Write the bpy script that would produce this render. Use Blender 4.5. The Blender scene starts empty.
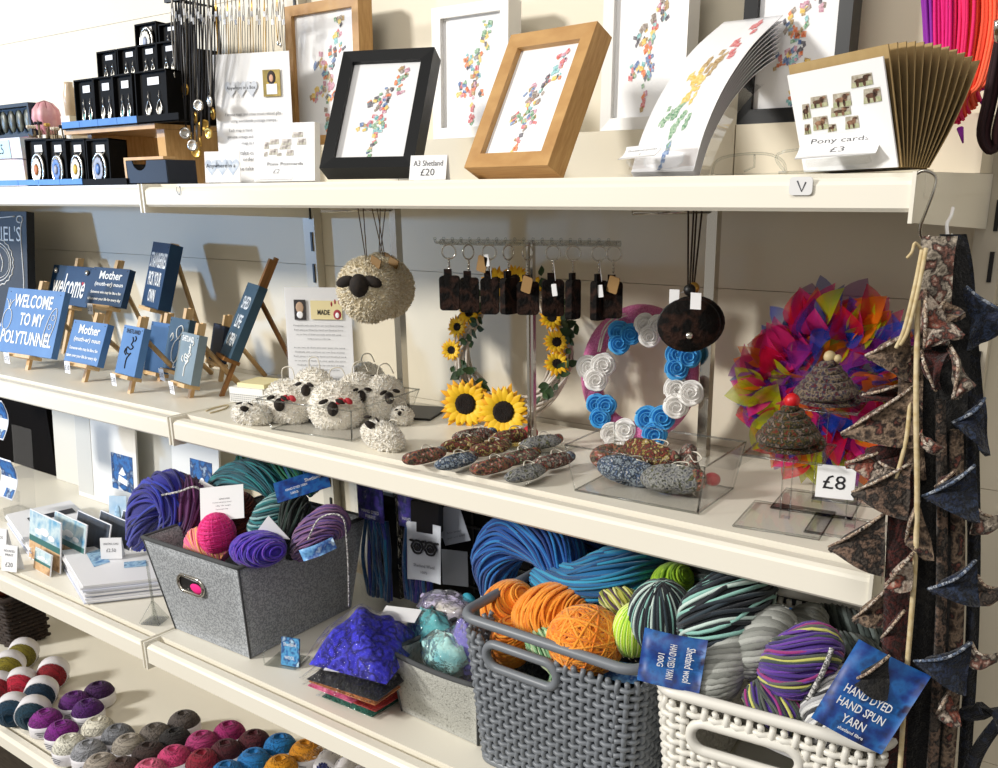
import bpy, bmesh, math, random
from mathutils import Vector, Matrix
V = Vector
PI = math.pi
rnd = random.Random(7)
SC = bpy.context.scene
COL = SC.collection

# ------------------------------------------------------------------ camera
FPX, YAW, PITCH, ROLL = 927.6, math.radians(35.95), math.radians(16.68), math.radians(-0.50)
PCX, PCY = 499 + 28.42, 384 + 81.95
CAMZ = 1.40
_w = V((-math.sin(YAW) * math.cos(PITCH), math.cos(YAW) * math.cos(PITCH), -math.sin(PITCH)))
_r = V((math.cos(YAW), math.sin(YAW), 0))
_u = _r.cross(_w)
_r = _r * math.cos(ROLL) + _u * math.sin(ROLL)
_u = _r.cross(_w)
cam_data = bpy.data.cameras.new('camera')
cam = bpy.data.objects.new('camera', cam_data)
COL.objects.link(cam)
cam.matrix_world = Matrix(((_r.x, _u.x, -_w.x, 0), (_r.y, _u.y, -_w.y, 0), (_r.z, _u.z, -_w.z, CAMZ), (0, 0, 0, 1)))
cam_data.sensor_width = 36
cam_data.lens = FPX / 998 * 36
cam_data.shift_x = -28.42 / 998
cam_data.shift_y = 81.95 / 998
cam_data.clip_start = 0.02
SC.camera = cam

# ------------------------------------------------------------------ light
def lin(c):
    if isinstance(c, str):
        c = [int(c[i:i + 2], 16) / 255 for i in (0, 2, 4)]
    return tuple(x / 12.92 if x <= .04045 else ((x + .055) / 1.055) ** 2.4 for x in c)

world = bpy.data.worlds.new('world')
SC.world = world
world.use_nodes = True
bgn = world.node_tree.nodes['Background']
bgn.inputs[0].default_value = (1.0, .96, .90, 1)
bgn.inputs[1].default_value = 0.40

def area(name, loc, target, sx, sy, power, col, spread=PI):
    d = bpy.data.lights.new(name, 'AREA')
    d.shape = 'RECTANGLE'
    d.size, d.size_y, d.energy, d.color = sx, sy, power, col
    d.spread = spread
    o = bpy.data.objects.new(name, d)
    COL.objects.link(o)
    o.location = loc
    o.rotation_euler = (V(target) - V(loc)).to_track_quat('-Z', 'Y').to_euler()
    return o

area('shop_light', (-4.5, -4.1, 3.55), (-.8, 1, 1.2), .8, .8, 405, (1, .972, .925))
area('ceiling_light', (-.3, -1.2, 3.3), (-.6, .9, 1.0), 1.6, 1.0, 26, (1, .96, .90))
sd = bpy.data.lights.new('window_light', 'SPOT')
sd.energy, sd.color, sd.spot_size, sd.spot_blend, sd.shadow_soft_size = 250, (.33, .58, 1), math.radians(27), .8, .08
so = bpy.data.objects.new('window_light', sd); COL.objects.link(so)
so.location = (-4.3, -1.3, 1.45)
so.rotation_euler = (V((-1.85, 1.06, 1.36)) - V(so.location)).to_track_quat('-Z', 'Y').to_euler()
SC.view_settings.view_transform = 'Standard'
SC.view_settings.look = 'None'
SC.view_settings.exposure = 0.0
SC.view_settings.gamma = 1.0
SC.view_settings.use_curve_mapping = False

# ------------------------------------------------------------------ the shelving's levels, and pixel -> place
TOP, MID, LOW, BASE = 1.409, 1.0862, .764, .4057
WALL, FRONT, LFRONT = 1.06, .768, .681
XR, XM, XL = -.185, -1.187, -2.27
CAMP = V((0, 0, CAMZ))
def ray(x, y): return _r * ((x - PCX) / FPX) - _u * ((y - PCY) / FPX) + _w
def AZ(x, y, z): d = ray(x, y); return CAMP + d * ((z - CAMZ) / d.z)
def AY(x, y, Y): d = ray(x, y); return CAMP + d * (Y / d.y)
def AX(x, y, X): d = ray(x, y); return CAMP + d * (X / d.x)
def pxs(n, P): return n * (V(P) - CAMP).dot(_w) / FPX      # n photo pixels as metres at P

# ------------------------------------------------------------------ materials
MATS = {}
def _new(name):
    m = bpy.data.materials.new(name)
    m.use_nodes = True
    nt = m.node_tree
    return m, nt, nt.nodes['Principled BSDF']
def M(name, col, rough=.6, metal=0., var=None, scale=30, bump=0., bscale=150, spec=.5, sheen=0., coat=0., alpha=1., trans=0., detail=4, sss=0.):
    if name in MATS: return MATS[name]
    m, nt, b = _new(name)
    c = (*lin(col), 1)
    b.inputs['Base Color'].default_value = c
    b.inputs['Roughness'].default_value = rough
    b.inputs['Metallic'].default_value = metal
    b.inputs['Specular IOR Level'].default_value = spec
    b.inputs['Sheen Weight'].default_value = sheen
    b.inputs['Coat Weight'].default_value = coat
    b.inputs['Subsurface Weight'].default_value = sss; b.inputs['Subsurface Radius'].default_value = (.010, .009, .008); b.inputs['Subsurface Scale'].default_value = 1.
    b.inputs['Alpha'].default_value = alpha
    b.inputs['Transmission Weight'].default_value = trans
    tc = nt.nodes.new('ShaderNodeTexCoord')
    if var is not None:
        n = nt.nodes.new('ShaderNodeTexNoise')
        n.inputs['Scale'].default_value = scale
        n.inputs['Detail'].default_value = detail
        r = nt.nodes.new('ShaderNodeValToRGB')
        cols = [col] + (list(var) if isinstance(var, (list, tuple)) else [var])
        el = r.color_ramp.elements
        while len(el) < len(cols): el.new(.5)
        for i, cc in enumerate(cols):
            el[i].position = .3 + .4 * i / max(1, len(cols) - 1)
            el[i].color = (*lin(cc), 1)
        nt.links.new(tc.outputs['Object'], n.inputs['Vector'])
        nt.links.new(n.outputs['Fac'], r.inputs['Fac'])
        nt.links.new(r.outputs['Color'], b.inputs['Base Color'])
    if bump:
        n2 = nt.nodes.new('ShaderNodeTexNoise')
        n2.inputs['Scale'].default_value = bscale
        n2.inputs['Detail'].default_value = 3
        bp = nt.nodes.new('ShaderNodeBump')
        bp.inputs['Strength'].default_value = bump
        bp.inputs['Distance'].default_value = .004
        nt.links.new(tc.outputs['Object'], n2.inputs['Vector'])
        nt.links.new(n2.outputs['Fac'], bp.inputs['Height'])
        nt.links.new(bp.outputs['Normal'], b.inputs['Normal'])
    MATS[name] = m
    return m
def wood(name, c1, c2, stretch=(3, 60, 60), rough=.5):
    if name in MATS: return MATS[name]
    m, nt, b = _new(name)
    tc = nt.nodes.new('ShaderNodeTexCoord'); mp = nt.nodes.new('ShaderNodeMapping')
    mp.inputs['Scale'].default_value = stretch
    n = nt.nodes.new('ShaderNodeTexNoise'); n.inputs['Scale'].default_value = 6; n.inputs['Detail'].default_value = 6
    r = nt.nodes.new('ShaderNodeValToRGB')
    r.color_ramp.elements[0].position = .3; r.color_ramp.elements[0].color = (*lin(c1), 1)
    r.color_ramp.elements[1].position = .7; r.color_ramp.elements[1].color = (*lin(c2), 1)
    nt.links.new(tc.outputs['Object'], mp.inputs['Vector']); nt.links.new(mp.outputs['Vector'], n.inputs['Vector'])
    nt.links.new(n.outputs['Fac'], r.inputs['Fac']); nt.links.new(r.outputs['Color'], b.inputs['Base Color'])
    b.inputs['Roughness'].default_value = rough
    MATS[name] = m
    return m
def clear(name, tint=(1, 1, 1), gloss=.10, rough=.03, k=.34, bump=0.):
    """thin clear plastic: see-through with a glossy skin that grows at grazing angles"""
    if name in MATS: return MATS[name]
    m = bpy.data.materials.new(name); m.use_nodes = True
    nt = m.node_tree; nt.nodes.clear()
    out = nt.nodes.new('ShaderNodeOutputMaterial'); mix = nt.nodes.new('ShaderNodeMixShader')
    t = nt.nodes.new('ShaderNodeBsdfTransparent'); g = nt.nodes.new('ShaderNodeBsdfGlossy')
    lw = nt.nodes.new('ShaderNodeLayerWeight'); lw.inputs['Blend'].default_value = gloss * 2.2
    mt = nt.nodes.new('ShaderNodeMath'); mt.operation = 'MULTIPLY'; mt.inputs[1].default_value = k
    if bump:
        tc = nt.nodes.new('ShaderNodeTexCoord'); n2 = nt.nodes.new('ShaderNodeTexNoise'); n2.inputs['Scale'].default_value = 70; n2.inputs['Detail'].default_value = 5; bp = nt.nodes.new('ShaderNodeBump'); bp.inputs['Strength'].default_value = bump; bp.inputs['Distance'].default_value = .01
        nt.links.new(tc.outputs['Object'], n2.inputs['Vector']); nt.links.new(n2.outputs['Fac'], bp.inputs['Height'])
        for q in (g, lw): nt.links.new(bp.outputs['Normal'], q.inputs['Normal'])
    t.inputs[0].default_value = (*tint, 1); g.inputs['Roughness'].default_value = rough
    nt.links.new(lw.outputs['Fresnel'], mt.inputs[0]); nt.links.new(mt.outputs[0], mix.inputs[0])
    nt.links.new(t.outputs[0], mix.inputs[1]); nt.links.new(g.outputs[0], mix.inputs[2])
    nt.links.new(mix.outputs[0], out.inputs[0])
    MATS[name] = m
    return m
def organza(name, col):
    if name in MATS: return MATS[name]
    m = bpy.data.materials.new(name); m.use_nodes = True
    nt = m.node_tree; nt.nodes.clear()
    out = nt.nodes.new('ShaderNodeOutputMaterial'); mix = nt.nodes.new('ShaderNodeMixShader'); mix2 = nt.nodes.new('ShaderNodeMixShader')
    t = nt.nodes.new('ShaderNodeBsdfTransparent'); d = nt.nodes.new('ShaderNodeBsdfDiffuse'); tl = nt.nodes.new('ShaderNodeBsdfTranslucent')
    for n in (d, tl): n.inputs[0].default_value = (*lin(col), 1)
    mix2.inputs[0].default_value = .4; mix.inputs[0].default_value = .62
    nt.links.new(d.outputs[0], mix2.inputs[1]); nt.links.new(tl.outputs[0], mix2.inputs[2])
    nt.links.new(t.outputs[0], mix.inputs[1]); nt.links.new(mix2.outputs[0], mix.inputs[2])
    nt.links.new(mix.outputs[0], out.inputs[0])
    MATS[name] = m
    return m

# ------------------------------------------------------------------ mesh builder
def frames(pts, closed=False):
    n = len(pts); T = []
    for i in range(n):
        a = pts[(i - 1) % n] if closed or i > 0 else pts[i]
        b = pts[(i + 1) % n] if closed or i < n - 1 else pts[i]
        t = b - a
        T.append(t.normalized() if t.length > 1e-9 else V((0, 0, 1)))
    ref = V((0, 0, 1)) if abs(T[0].z) < .9 else V((1, 0, 0))
    N = [(ref - T[0] * ref.dot(T[0])).normalized()]
    for i in range(1, n):
        v = N[-1] - T[i] * N[-1].dot(T[i])
        N.append(v.normalized() if v.length > 1e-6 else N[-1])
    return T, N, [T[i].cross(N[i]) for i in range(n)]
def cr(pts, k=6, closed=False):
    pts = [V(p) for p in pts]; n = len(pts); out = []
    for i in range(n if closed else n - 1):
        if closed: p0, p1, p2, p3 = pts[i - 1], pts[i], pts[(i + 1) % n], pts[(i + 2) % n]
        else: p0, p1, p2, p3 = pts[max(i - 1, 0)], pts[i], pts[i + 1], pts[min(i + 2, n - 1)]
        for j in range(k):
            t = j / k
            out.append(.5 * ((2 * p1) + (p2 - p0) * t + (2 * p0 - 5 * p1 + 4 * p2 - p3) * t * t + (3 * p1 - p0 - 3 * p2 + p3) * t ** 3))
    if not closed: out.append(pts[-1].copy())
    return out
def Rz(a): return Matrix.Rotation(a, 4, 'Z')
def Rx(a): return Matrix.Rotation(a, 4, 'X')
def Ry(a): return Matrix.Rotation(a, 4, 'Y')
def T_(v): return Matrix.Translation(V(v))
def aim(d):
    return V(d).to_track_quat('Z', 'Y').to_matrix().to_4x4()

class MB:
    def __init__(s): s.v = []; s.f = []; s.m = []; s.s = []
    def add(s, vs, fs, mat=0, smooth=False, X=None):
        o = len(s.v)
        s.v += [tuple(X @ V(p)) if X is not None else tuple(p) for p in vs]
        for f in fs:
            s.f.append([i + o for i in f]); s.m.append(mat); s.s.append(smooth)
        return s
    def box(s, c, d, mat=0, X=None):
        x, y, z = c; a, b, h = d[0] / 2, d[1] / 2, d[2] / 2
        vs = [(x + i * a, y + j * b, z + k * h) for k in (-1, 1) for j in (-1, 1) for i in (-1, 1)]
        return s.add(vs, [(0, 2, 3, 1), (4, 5, 7, 6), (0, 1, 5, 4), (2, 6, 7, 3), (0, 4, 6, 2), (1, 3, 7, 5)], mat, False, X)
    def rbox(s, c, d, r, mat=0, X=None, n=3):
        """box with rounded vertical-plane (XZ) corners, depth along Y"""
        x, y, z = c; a, b, h = d[0] / 2, d[1] / 2, d[2] / 2
        poly = []
        for (sx, sz, a0) in ((1, 1, 0), (-1, 1, PI / 2), (-1, -1, PI), (1, -1, 1.5 * PI)):
            for i in range(n + 1):
                t = a0 + PI / 2 * i / n
                poly.append((x + sx * (a - r) + r * math.cos(t), z + sz * (h - r) + r * math.sin(t)))
        return s.prism(poly, y - b, y + b, mat, X)
    def prism(s, poly, y0, y1, mat=0, X=None, smooth=False):
        n = len(poly)
        vs = [(p[0], y0, p[1]) for p in poly] + [(p[0], y1, p[1]) for p in poly]
        fs = [tuple(range(n)), tuple(range(2 * n - 1, n - 1, -1))] + [(i, i + n, (i + 1) % n + n, (i + 1) % n) for i in range(n)]
        return s.add(vs, fs, mat, smooth, X)
    def frame(s, w, h, b, y0, y1, mat=0, X=None, z0=0, bev=0.):
        """rectangular picture frame, mitred; bottom at z0, centred in x"""
        o = [(-w / 2, z0), (w / 2, z0), (w / 2, z0 + h), (-w / 2, z0 + h)]
        i = [(-w / 2 + b, z0 + b), (w / 2 - b, z0 + b), (w / 2 - b, z0 + h - b), (-w / 2 + b, z0 + h - b)]
        vs = [(p[0], y0, p[1]) for p in o] + [(p[0], y0 + bev, p[1]) for p in i] + [(p[0], y1, p[1]) for p in o] + [(p[0], y1, p[1]) for p in i]
        fs = []
        for k in range(4):
            j = (k + 1) % 4
            fs += [(k, j, 4 + j, 4 + k), (8 + k, 12 + k, 12 + j, 8 + j), (k, 8 + k, 8 + j, j), (4 + k, 4 + j, 12 + j, 12 + k)]
        return s.add(vs, fs, mat, False, X)
    def tube(s, pts, r, n=6, closed=False, mat=0, cap=True, X=None, flat=1.):
        pts = [V(p) for p in pts]; k = len(pts)
        T, N, B = frames(pts, closed)
        vs = []
        for i in range(k):
            rr = r[i] if isinstance(r, (list, tuple)) else r
            for j in range(n):
                a = 2 * PI * j / n
                vs.append(pts[i] + N[i] * (math.cos(a) * rr) + B[i] * (math.sin(a) * rr * flat))
        fs = []
        for i in range(k if closed else k - 1):
            i2 = (i + 1) % k
            for j in range(n):
                j2 = (j + 1) % n
                fs.append((i * n + j, i * n + j2, i2 * n + j2, i2 * n + j))
        if cap and not closed:
            fs += [tuple(range(n - 1, -1, -1)), tuple((k - 1) * n + j for j in range(n))]
        return s.add(vs, fs, mat, True, X)
    def lathe(s, prof, n=20, mat=0, X=None, smooth=True):
        k = len(prof); vs = []
        for (r, z) in prof:
            for j in range(n):
                a = 2 * PI * j / n
                vs.append((max(r, 1e-5) * math.cos(a), max(r, 1e-5) * math.sin(a), z))
        fs = [(i * n + j, i * n + (j + 1) % n, (i + 1) * n + (j + 1) % n, (i + 1) * n + j) for i in range(k - 1) for j in range(n)]
        if prof[0][0] > 1e-4: fs.append(tuple(range(n - 1, -1, -1)))
        if prof[-1][0] > 1e-4: fs.append(tuple((k - 1) * n + j for j in range(n)))
        return s.add(vs, fs, mat, smooth, X)
    def ball(s, c, r, n=14, m=9, mat=0, X=None, e=1.):
        if not isinstance(r, (list, tuple)): r = (r, r, r)
        vs = []; fs = []
        for i in range(m + 1):
            t = PI * i / m
            for j in range(n):
                a = 2 * PI * j / n
                sg = lambda q: math.copysign(abs(q) ** e, q)
                vs.append((c[0] + r[0] * sg(math.sin(t) * math.cos(a)), c[1] + r[1] * sg(math.sin(t) * math.sin(a)), c[2] + r[2] * sg(math.cos(t))))
        for i in range(m):
            for j in range(n):
                fs.append((i * n + j, (i + 1) * n + j, (i + 1) * n + (j + 1) % n, i * n + (j + 1) % n))
        return s.add(vs, fs, mat, True, X)
    def grid(s, fn, nu, nv, mat=0, X=None, smooth=True, thick=0.):
        vs = [V(fn(i / nu, j / nv)) for i in range(nu + 1) for j in range(nv + 1)]
        W = nv + 1
        fs = [(i * W + j, (i + 1) * W + j, (i + 1) * W + j + 1, i * W + j + 1) for i in range(nu) for j in range(nv)]
        if thick:
            nrm = [V((0, 0, 0)) for _ in vs]
            for f in fs:
                q = (vs[f[2]] - vs[f[0]]).cross(vs[f[3]] - vs[f[1]])
                for i in f: nrm[i] += q
            nn = len(vs)
            vs = vs + [vs[i] + nrm[i].normalized() * thick for i in range(nn)]
            back = [tuple(i + nn for i in reversed(f)) for f in fs]
            edge = [i * W for i in range(nu + 1)], [i * W + nv for i in range(nu + 1)], list(range(W)), [nu * W + j for j in range(W)]
            side = []
            for e in edge:
                for a, b in zip(e, e[1:]): side.append((a, b, b + nn, a + nn))
            fs = fs + back + side
        return s.add(vs, fs, mat, smooth, X)
    def quad(s, a, b, c, d, mat=0, X=None): return s.add([a, b, c, d], [(0, 1, 2, 3)], mat, False, X)
    def merge(s, o, mat_off=0, X=None):
        k = len(s.v)
        s.v += [tuple(X @ V(p)) if X is not None else p for p in o.v]
        s.f += [[i + k for i in f] for f in o.f]; s.m += [m + mat_off for m in o.m]; s.s += o.s
        return s
    def mesh(s, name, mats):
        me = bpy.data.meshes.new(name)
        me.from_pydata(s.v, [], s.f)
        for m in (mats if isinstance(mats, (list, tuple)) else [mats]): me.materials.append(m)
        me.polygons.foreach_set('material_index', s.m)
        me.polygons.foreach_set('use_smooth', s.s)
        me.update()
        return me
    def build(s, name, mats, parent=None, off=None, label=None):
        """one mesh object; OFF: coordinates are world ones, taken relative to that place"""
        if off is not None: s.v = [(p[0] - off[0], p[1] - off[1], p[2] - off[2]) for p in s.v]
        o = bpy.data.objects.new(name, s.mesh(name, mats))
        COL.objects.link(o)
        if parent is not None: o.parent = parent
        if label: o['label'] = label
        return o
def tag(o, label, cat, group=None):
    o['label'] = label; o['category'] = cat
    if group: o['group'] = group
    return o
def thing(name, label, cat, X=None, group=None):
    o = bpy.data.objects.new(name, None); COL.objects.link(o)
    o.empty_display_size = .02
    if X is not None: o.matrix_world = X if isinstance(X, Matrix) else T_(X)
    return tag(o, label, cat, group)
def one(name, label, cat, mb, mats, X=None, group=None, off=None):
    o = mb.build(name, mats, None, off)
    if X is not None: o.matrix_world = X if isinstance(X, Matrix) else T_(X)
    return tag(o, label, cat, group)
def struct(name, mb, mats):
    o = mb.build(name, mats); o['kind'] = 'structure'; return o
def copy_thing(root, X, label, group=None, swap=None):
    r = root.copy(); COL.objects.link(r); r.matrix_world = X if isinstance(X, Matrix) else T_(X); r['label'] = label
    if group: r['group'] = group
    def kids(src, dst):
        for ch in list(src.children):
            c = ch.copy(); COL.objects.link(c); c.parent = dst
            if swap and ch.name.split('.')[0] in swap:
                c.data = ch.data.copy()
                for i, m in enumerate(swap[ch.name.split('.')[0]]): c.data.materials[i] = m
            kids(ch, c)
    kids(root, r)
    return r
def pose(X, Y, Z, yaw=0., lean=0., roll=0.):
    yaw, lean, roll = math.radians(yaw), math.radians(lean), math.radians(roll)
    ex = V((math.cos(yaw), math.sin(yaw), 0)); n = V((math.sin(yaw), -math.cos(yaw), 0))
    up = V((0, 0, 1)) * math.cos(lean) - n * math.sin(lean)
    ex, up = ex * math.cos(roll) + up * math.sin(roll), up * math.cos(roll) - ex * math.sin(roll)
    y = up.cross(ex)
    return Matrix(((ex.x, y.x, up.x, X), (ex.y, y.y, up.y, Y), (ex.z, y.z, up.z, Z), (0, 0, 0, 1)))

def text_mb(body, x, z, w, h, y=-.0004, bold=0., shear=0., mat=0, X=None, ex=.0003):
    """lettering in the XZ plane facing -Y, fitted to a w x h box centred on (x, z); w or h may be None"""
    cu = bpy.data.curves.new('lettering', 'FONT'); cu.body = body; cu.size = 1; cu.offset = bold; cu.shear = shear; cu.resolution_u = 2
    ob = bpy.data.objects.new('lettering', cu); COL.objects.link(ob)
    bpy.context.view_layer.update()
    me = bpy.data.meshes.new_from_object(ob.evaluated_get(bpy.context.evaluated_depsgraph_get()))
    vs = [v.co.copy() for v in me.vertices]; fs = [tuple(p.vertices) for p in me.polygons]
    bpy.data.objects.remove(ob); bpy.data.curves.remove(cu); bpy.data.meshes.remove(me)
    b = MB()
    if not vs: return b
    x0, x1 = min(v.x for v in vs), max(v.x for v in vs); y0, y1 = min(v.y for v in vs), max(v.y for v in vs)
    sx = w / (x1 - x0) if w else None; sy = h / (y1 - y0) if h else None
    sx = sx or sy; sy = sy or sx
    b.add([(x + (v.x - (x0 + x1) / 2) * sx, y, z + (v.y - (y0 + y1) / 2) * sy) for v in vs], fs, mat, False, X)
    return b
def lettering(parent, lines, mat, y=-.0004, name='lettering', bold=0., shear=0., X=None):
    b = MB()
    for L in lines: b.merge(text_mb(*L, y=y, bold=bold, shear=shear, X=X))
    return b.build(name, mat, parent)

# ------------------------------------------------------------------ yarn, fluff
def bundle(mb, path, R, n, sr, twist=0., nm=1, core=True, sides=5, flat=1., closed=False, mats=None, jit=.25, rs=None):
    """a bundle of N strands round a path; R(t) its radius"""
    rs = rs or rnd
    path = [V(p) for p in path]; k = len(path)
    T, N, B = frames(path, closed)
    Rf = R if callable(R) else (lambda t: R)
    if core: mb.tube(path, [Rf(i / (k - 1)) * .93 for i in range(k)], max(10, n // 3), closed, 0, True, None, flat)
    for q in range(n):
        a0 = 2 * PI * q / n; j1, j2 = rs.uniform(-jit, jit), rs.uniform(0, 6.28); pts = []
        for i in range(k):
            t = i / (k - 1)
            a = a0 + twist * t * 2 * PI + j1 * math.sin(t * 9 + j2) * .5
            rr = Rf(t) * (1 + .03 * math.sin(t * 13 + j2))
            pts.append(path[i] + N[i] * (math.cos(a) * rr) + B[i] * (math.sin(a) * rr * flat))
        mb.tube(pts, sr, sides, closed, mats[q % len(mats)] if mats else q % nm, False)
def wound(mb, c, r, fams, sr, X=None, nm=1, k=40, sides=4, rs=None, mats=None, core=True):
    """a wound ball: great circles on an ellipsoid whose planes tilt TILT degrees from the axis"""
    rs = rs or rnd
    if not isinstance(r, (list, tuple)): r = (r, r, r)
    Q = (X if X is not None else Matrix()) 
    L = MB()
    if core: L.ball((0, 0, 0), [x * .95 for x in r], 18, 12)
    q = 0
    for (tilt, n, spread, ph0, ph1) in fams:
        if tilt == 'C':          # side-by-side turns round the local z axis, each a little askew
            for i in range(n):
                h = -0.97 + 1.94 * (i + rs.uniform(.2, .8)) / n; rr_ = math.sqrt(max(.02, 1 - h * h)); ax1, ax2 = math.radians(rs.uniform(-spread, spread)), math.radians(ph0 + rs.uniform(-spread, spread))
                pts = []
                for j in range(k):
                    th = 2 * PI * j / k; d = V((math.cos(th) * rr_, math.sin(th) * rr_, h + rr_ * (math.tan(ax1) * math.cos(th) + math.tan(ax2) * math.sin(th))))
                    d = d.normalized() * (1 + rs.uniform(-.004, .02)); pts.append((d.x * r[0], d.y * r[1], d.z * r[2]))
                L.tube(pts, sr * 1.15, sides, True, mats[q % len(mats)] if mats else q % nm); q += 1
            continue
        for i in range(n):
            al = math.radians(tilt + rs.uniform(-spread, spread)); ph = math.radians(ph0 + (ph1 - ph0) * (i + rs.uniform(-.3, .3)) / n)
            nv = V((math.sin(al) * math.cos(ph), math.sin(al) * math.sin(ph), math.cos(al)))
            a = nv.orthogonal().normalized(); b = nv.cross(a)
            off = rs.uniform(-.02, .03)
            pts = []
            for j in range(k):
                th = 2 * PI * j / k
                p = (a * math.cos(th) + b * math.sin(th)) * (1 + off)
                pts.append((p.x * r[0], p.y * r[1], p.z * r[2]))
            L.tube(pts, sr, sides, True, mats[q % len(mats)] if mats else q % nm); q += 1
    mb.merge(L, 0, T_(c) @ Q)
def fluff(mb, c, r, n, ln, tr, rs=None, mat=0, nm=1, curl=.6, X=None, core=True):
    rs = rs or rnd
    if not isinstance(r, (list, tuple)): r = (r, r, r)
    L = MB()
    if core: L.ball((0, 0, 0), [x * 1.02 for x in r], 22, 14, mat)
    for i in range(n):
        z = rs.uniform(-1, 1); a = rs.uniform(0, 2 * PI); q = math.sqrt(1 - z * z)
        d = V((q * math.cos(a), q * math.sin(a), z))
        p = V((d.x * r[0], d.y * r[1], d.z * r[2]))
        nv = V((d.x / r[0], d.y / r[1], d.z / r[2])).normalized()
        s1 = nv.orthogonal().normalized(); s2 = nv.cross(s1)
        b = rs.uniform(0, 2 * PI); side = s1 * math.cos(b) + s2 * math.sin(b)
        l = ln * rs.uniform(.6, 1.25); t = tr * rs.uniform(.7, 1.3)
        m_ = p + nv * l * .6 + side * l * curl * .35
        e = p + nv * l * .85 + side * l * curl
        vs = []
        for (cc, rr) in ((p - nv * t, t), (m_, t * .85)):
            for j in range(3):
                g = 2 * PI * j / 3
                vs.append(cc + s1 * math.cos(g) * rr + s2 * math.sin(g) * rr)
        vs.append(e)
        L.add(vs, [(0, 1, 4, 3), (1, 2, 5, 4), (2, 0, 3, 5), (3, 4, 6), (4, 5, 6), (5, 3, 6)], mat + i % nm, True)
    mb.merge(L, 0, T_(c) @ X if X is not None else T_(c))
# ================================================================== THE SETTING
WHITE = M('shelf_white', 'ECE7D8', .38, var='EFEADC', scale=4)
CREAM = M('cream_panel', 'DED5BF', .55, var='E3DAC6', scale=3)
GAP = M('seam_dark', 'A79E8A', .8)
CHROME = M('chrome', 'C9C4BA', .16, 1.)
BLACK = M('black_satin', '060607', .5)
PAPER = M('white_paper', 'F1F1F2', .6)
INK = M('grey_ink', '55565C', .8)
DARKINK = M('dark_ink', '1B1B20', .8)
CLEAR = clear('clear_acrylic', (1, 1, 1), .06, .03, .28)
CLEAR2 = clear('clear_acrylic_edge', (.93, .94, .93), .16, .15, .5)
KRAFT = M('kraft_card', 'B59A6A', .8, var='A98D5C', scale=60)

b = MB()
b.box((-1.2, WALL + .03, .85), (5.0, .02, 2.4), 1)
zs = [-.35, .405, .76, 1.0845, 1.2815, 1.693, 2.05]
xs = [-3.7, XL, XM, XR, 1.3]
for x0, x1 in zip(xs, xs[1:]):
    for z0, z1 in zip(zs, zs[1:]):
        b.box(((x0 + x1) / 2, WALL + .01, (z0 + z1) / 2), (x1 - x0 - .0006, .02, z1 - z0 - .0007))
struct('wall_back', b, [CREAM, GAP])
b = MB(); b.box((-1.2, -.9, .005), (8, 5, .01))
struct('floor', b, wood('dark_floor_boards', '2E2720', '4A4034', (4, 60, 1)))
b = MB(); b.box((-1.2, 1.0, .19), (5.0, .1, .36))
struct('baseboard_back', b, M('plinth', '5A5348', .6))
for i, x in enumerate((XL, XM, XR)):
    b = MB()
    b.box((x, WALL - .009, 1.1), (.026, .016, 1.9))
    for k in range(36):
        b.box((x + .006, WALL - .0175, .22 + k * .05), (.004, .003, .03), 1)
    struct('trim_%d' % (i + 1), b, [M('upright', 'CFC7B4', .4), BLACK])
# low riser that the back frames stand on
b = MB()
for k in range(4):
    x0 = -1.18 + k * .248
    b.box((x0 + .1235, 1.022, TOP + .0275), (.2465, .07, .053))
one('display_riser', 'cream riser strip along the back of the top shelf, behind the framed prints', 'riser', b, CREAM)

def shelf(level, x0, x1, front, lip, label):
    t = thing('shelf', label, 'shelf', ((x0 + x1) / 2, front, level), 'white shop shelves')
    w = x1 - x0 - .004
    b = MB(); b.box((0, (WALL - front - .03) / 2 + .006, -.009), (w, WALL - front - .03 - .012, .018))
    b.build('board', WHITE, t)
    b = MB()
    pr = [(-.011, -.006), (-.013, -.009), (-.013, -lip + .003), (-.010, -lip), (-.006, -lip), (-.006, -.012), (.0045, -.012), (.0045, -.0035), (-.007, -.0035)]
    X = Matrix(((0, 1, 0, 0), (1, 0, 0, 0), (0, 0, 1, 0), (0, 0, 0, 1)))
    b.prism(pr, -w / 2 + .004, w / 2 - .004, 0, X)
    b.build('price_rail', WHITE, t)
    for s in (-1, 1):
        b = MB()
        D = WALL - .018 - front
        b.prism([(-.015, .0005), (D, .0005), (D, -.052), (-.004, -lip - .008), (-.015, -lip - .008)], s * (w / 2 - .0035), s * (w / 2 - .0005), 0, X)
        b.build('bracket', WHITE, t)
    return t
for lv, fr, lip, n in ((TOP, FRONT, .029, 'top'), (MID, FRONT, .034, 'second'), (LOW, LFRONT, .036, 'third'), (BASE, LFRONT, .036, 'lowest')):
    wh = {'top': 'holding framed prints', 'second': 'holding wreaths and felt gifts', 'third': 'holding baskets of yarn skeins', 'lowest': 'holding pink, blue and yellow yarn balls'}[n]
    wl = {'top': 'holding black jewellery boxes', 'second': 'holding painted signs on easels', 'third': 'holding greeting cards', 'lowest': 'holding red, purple and cream yarn balls'}[n]
    shelf(lv, XM, XR, fr, lip, 'white metal shelf %s, the %s level' % (wh, n))
    shelf(lv, XL, XM, fr, lip, 'white metal shelf %s, the %s level' % (wl, n))
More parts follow.
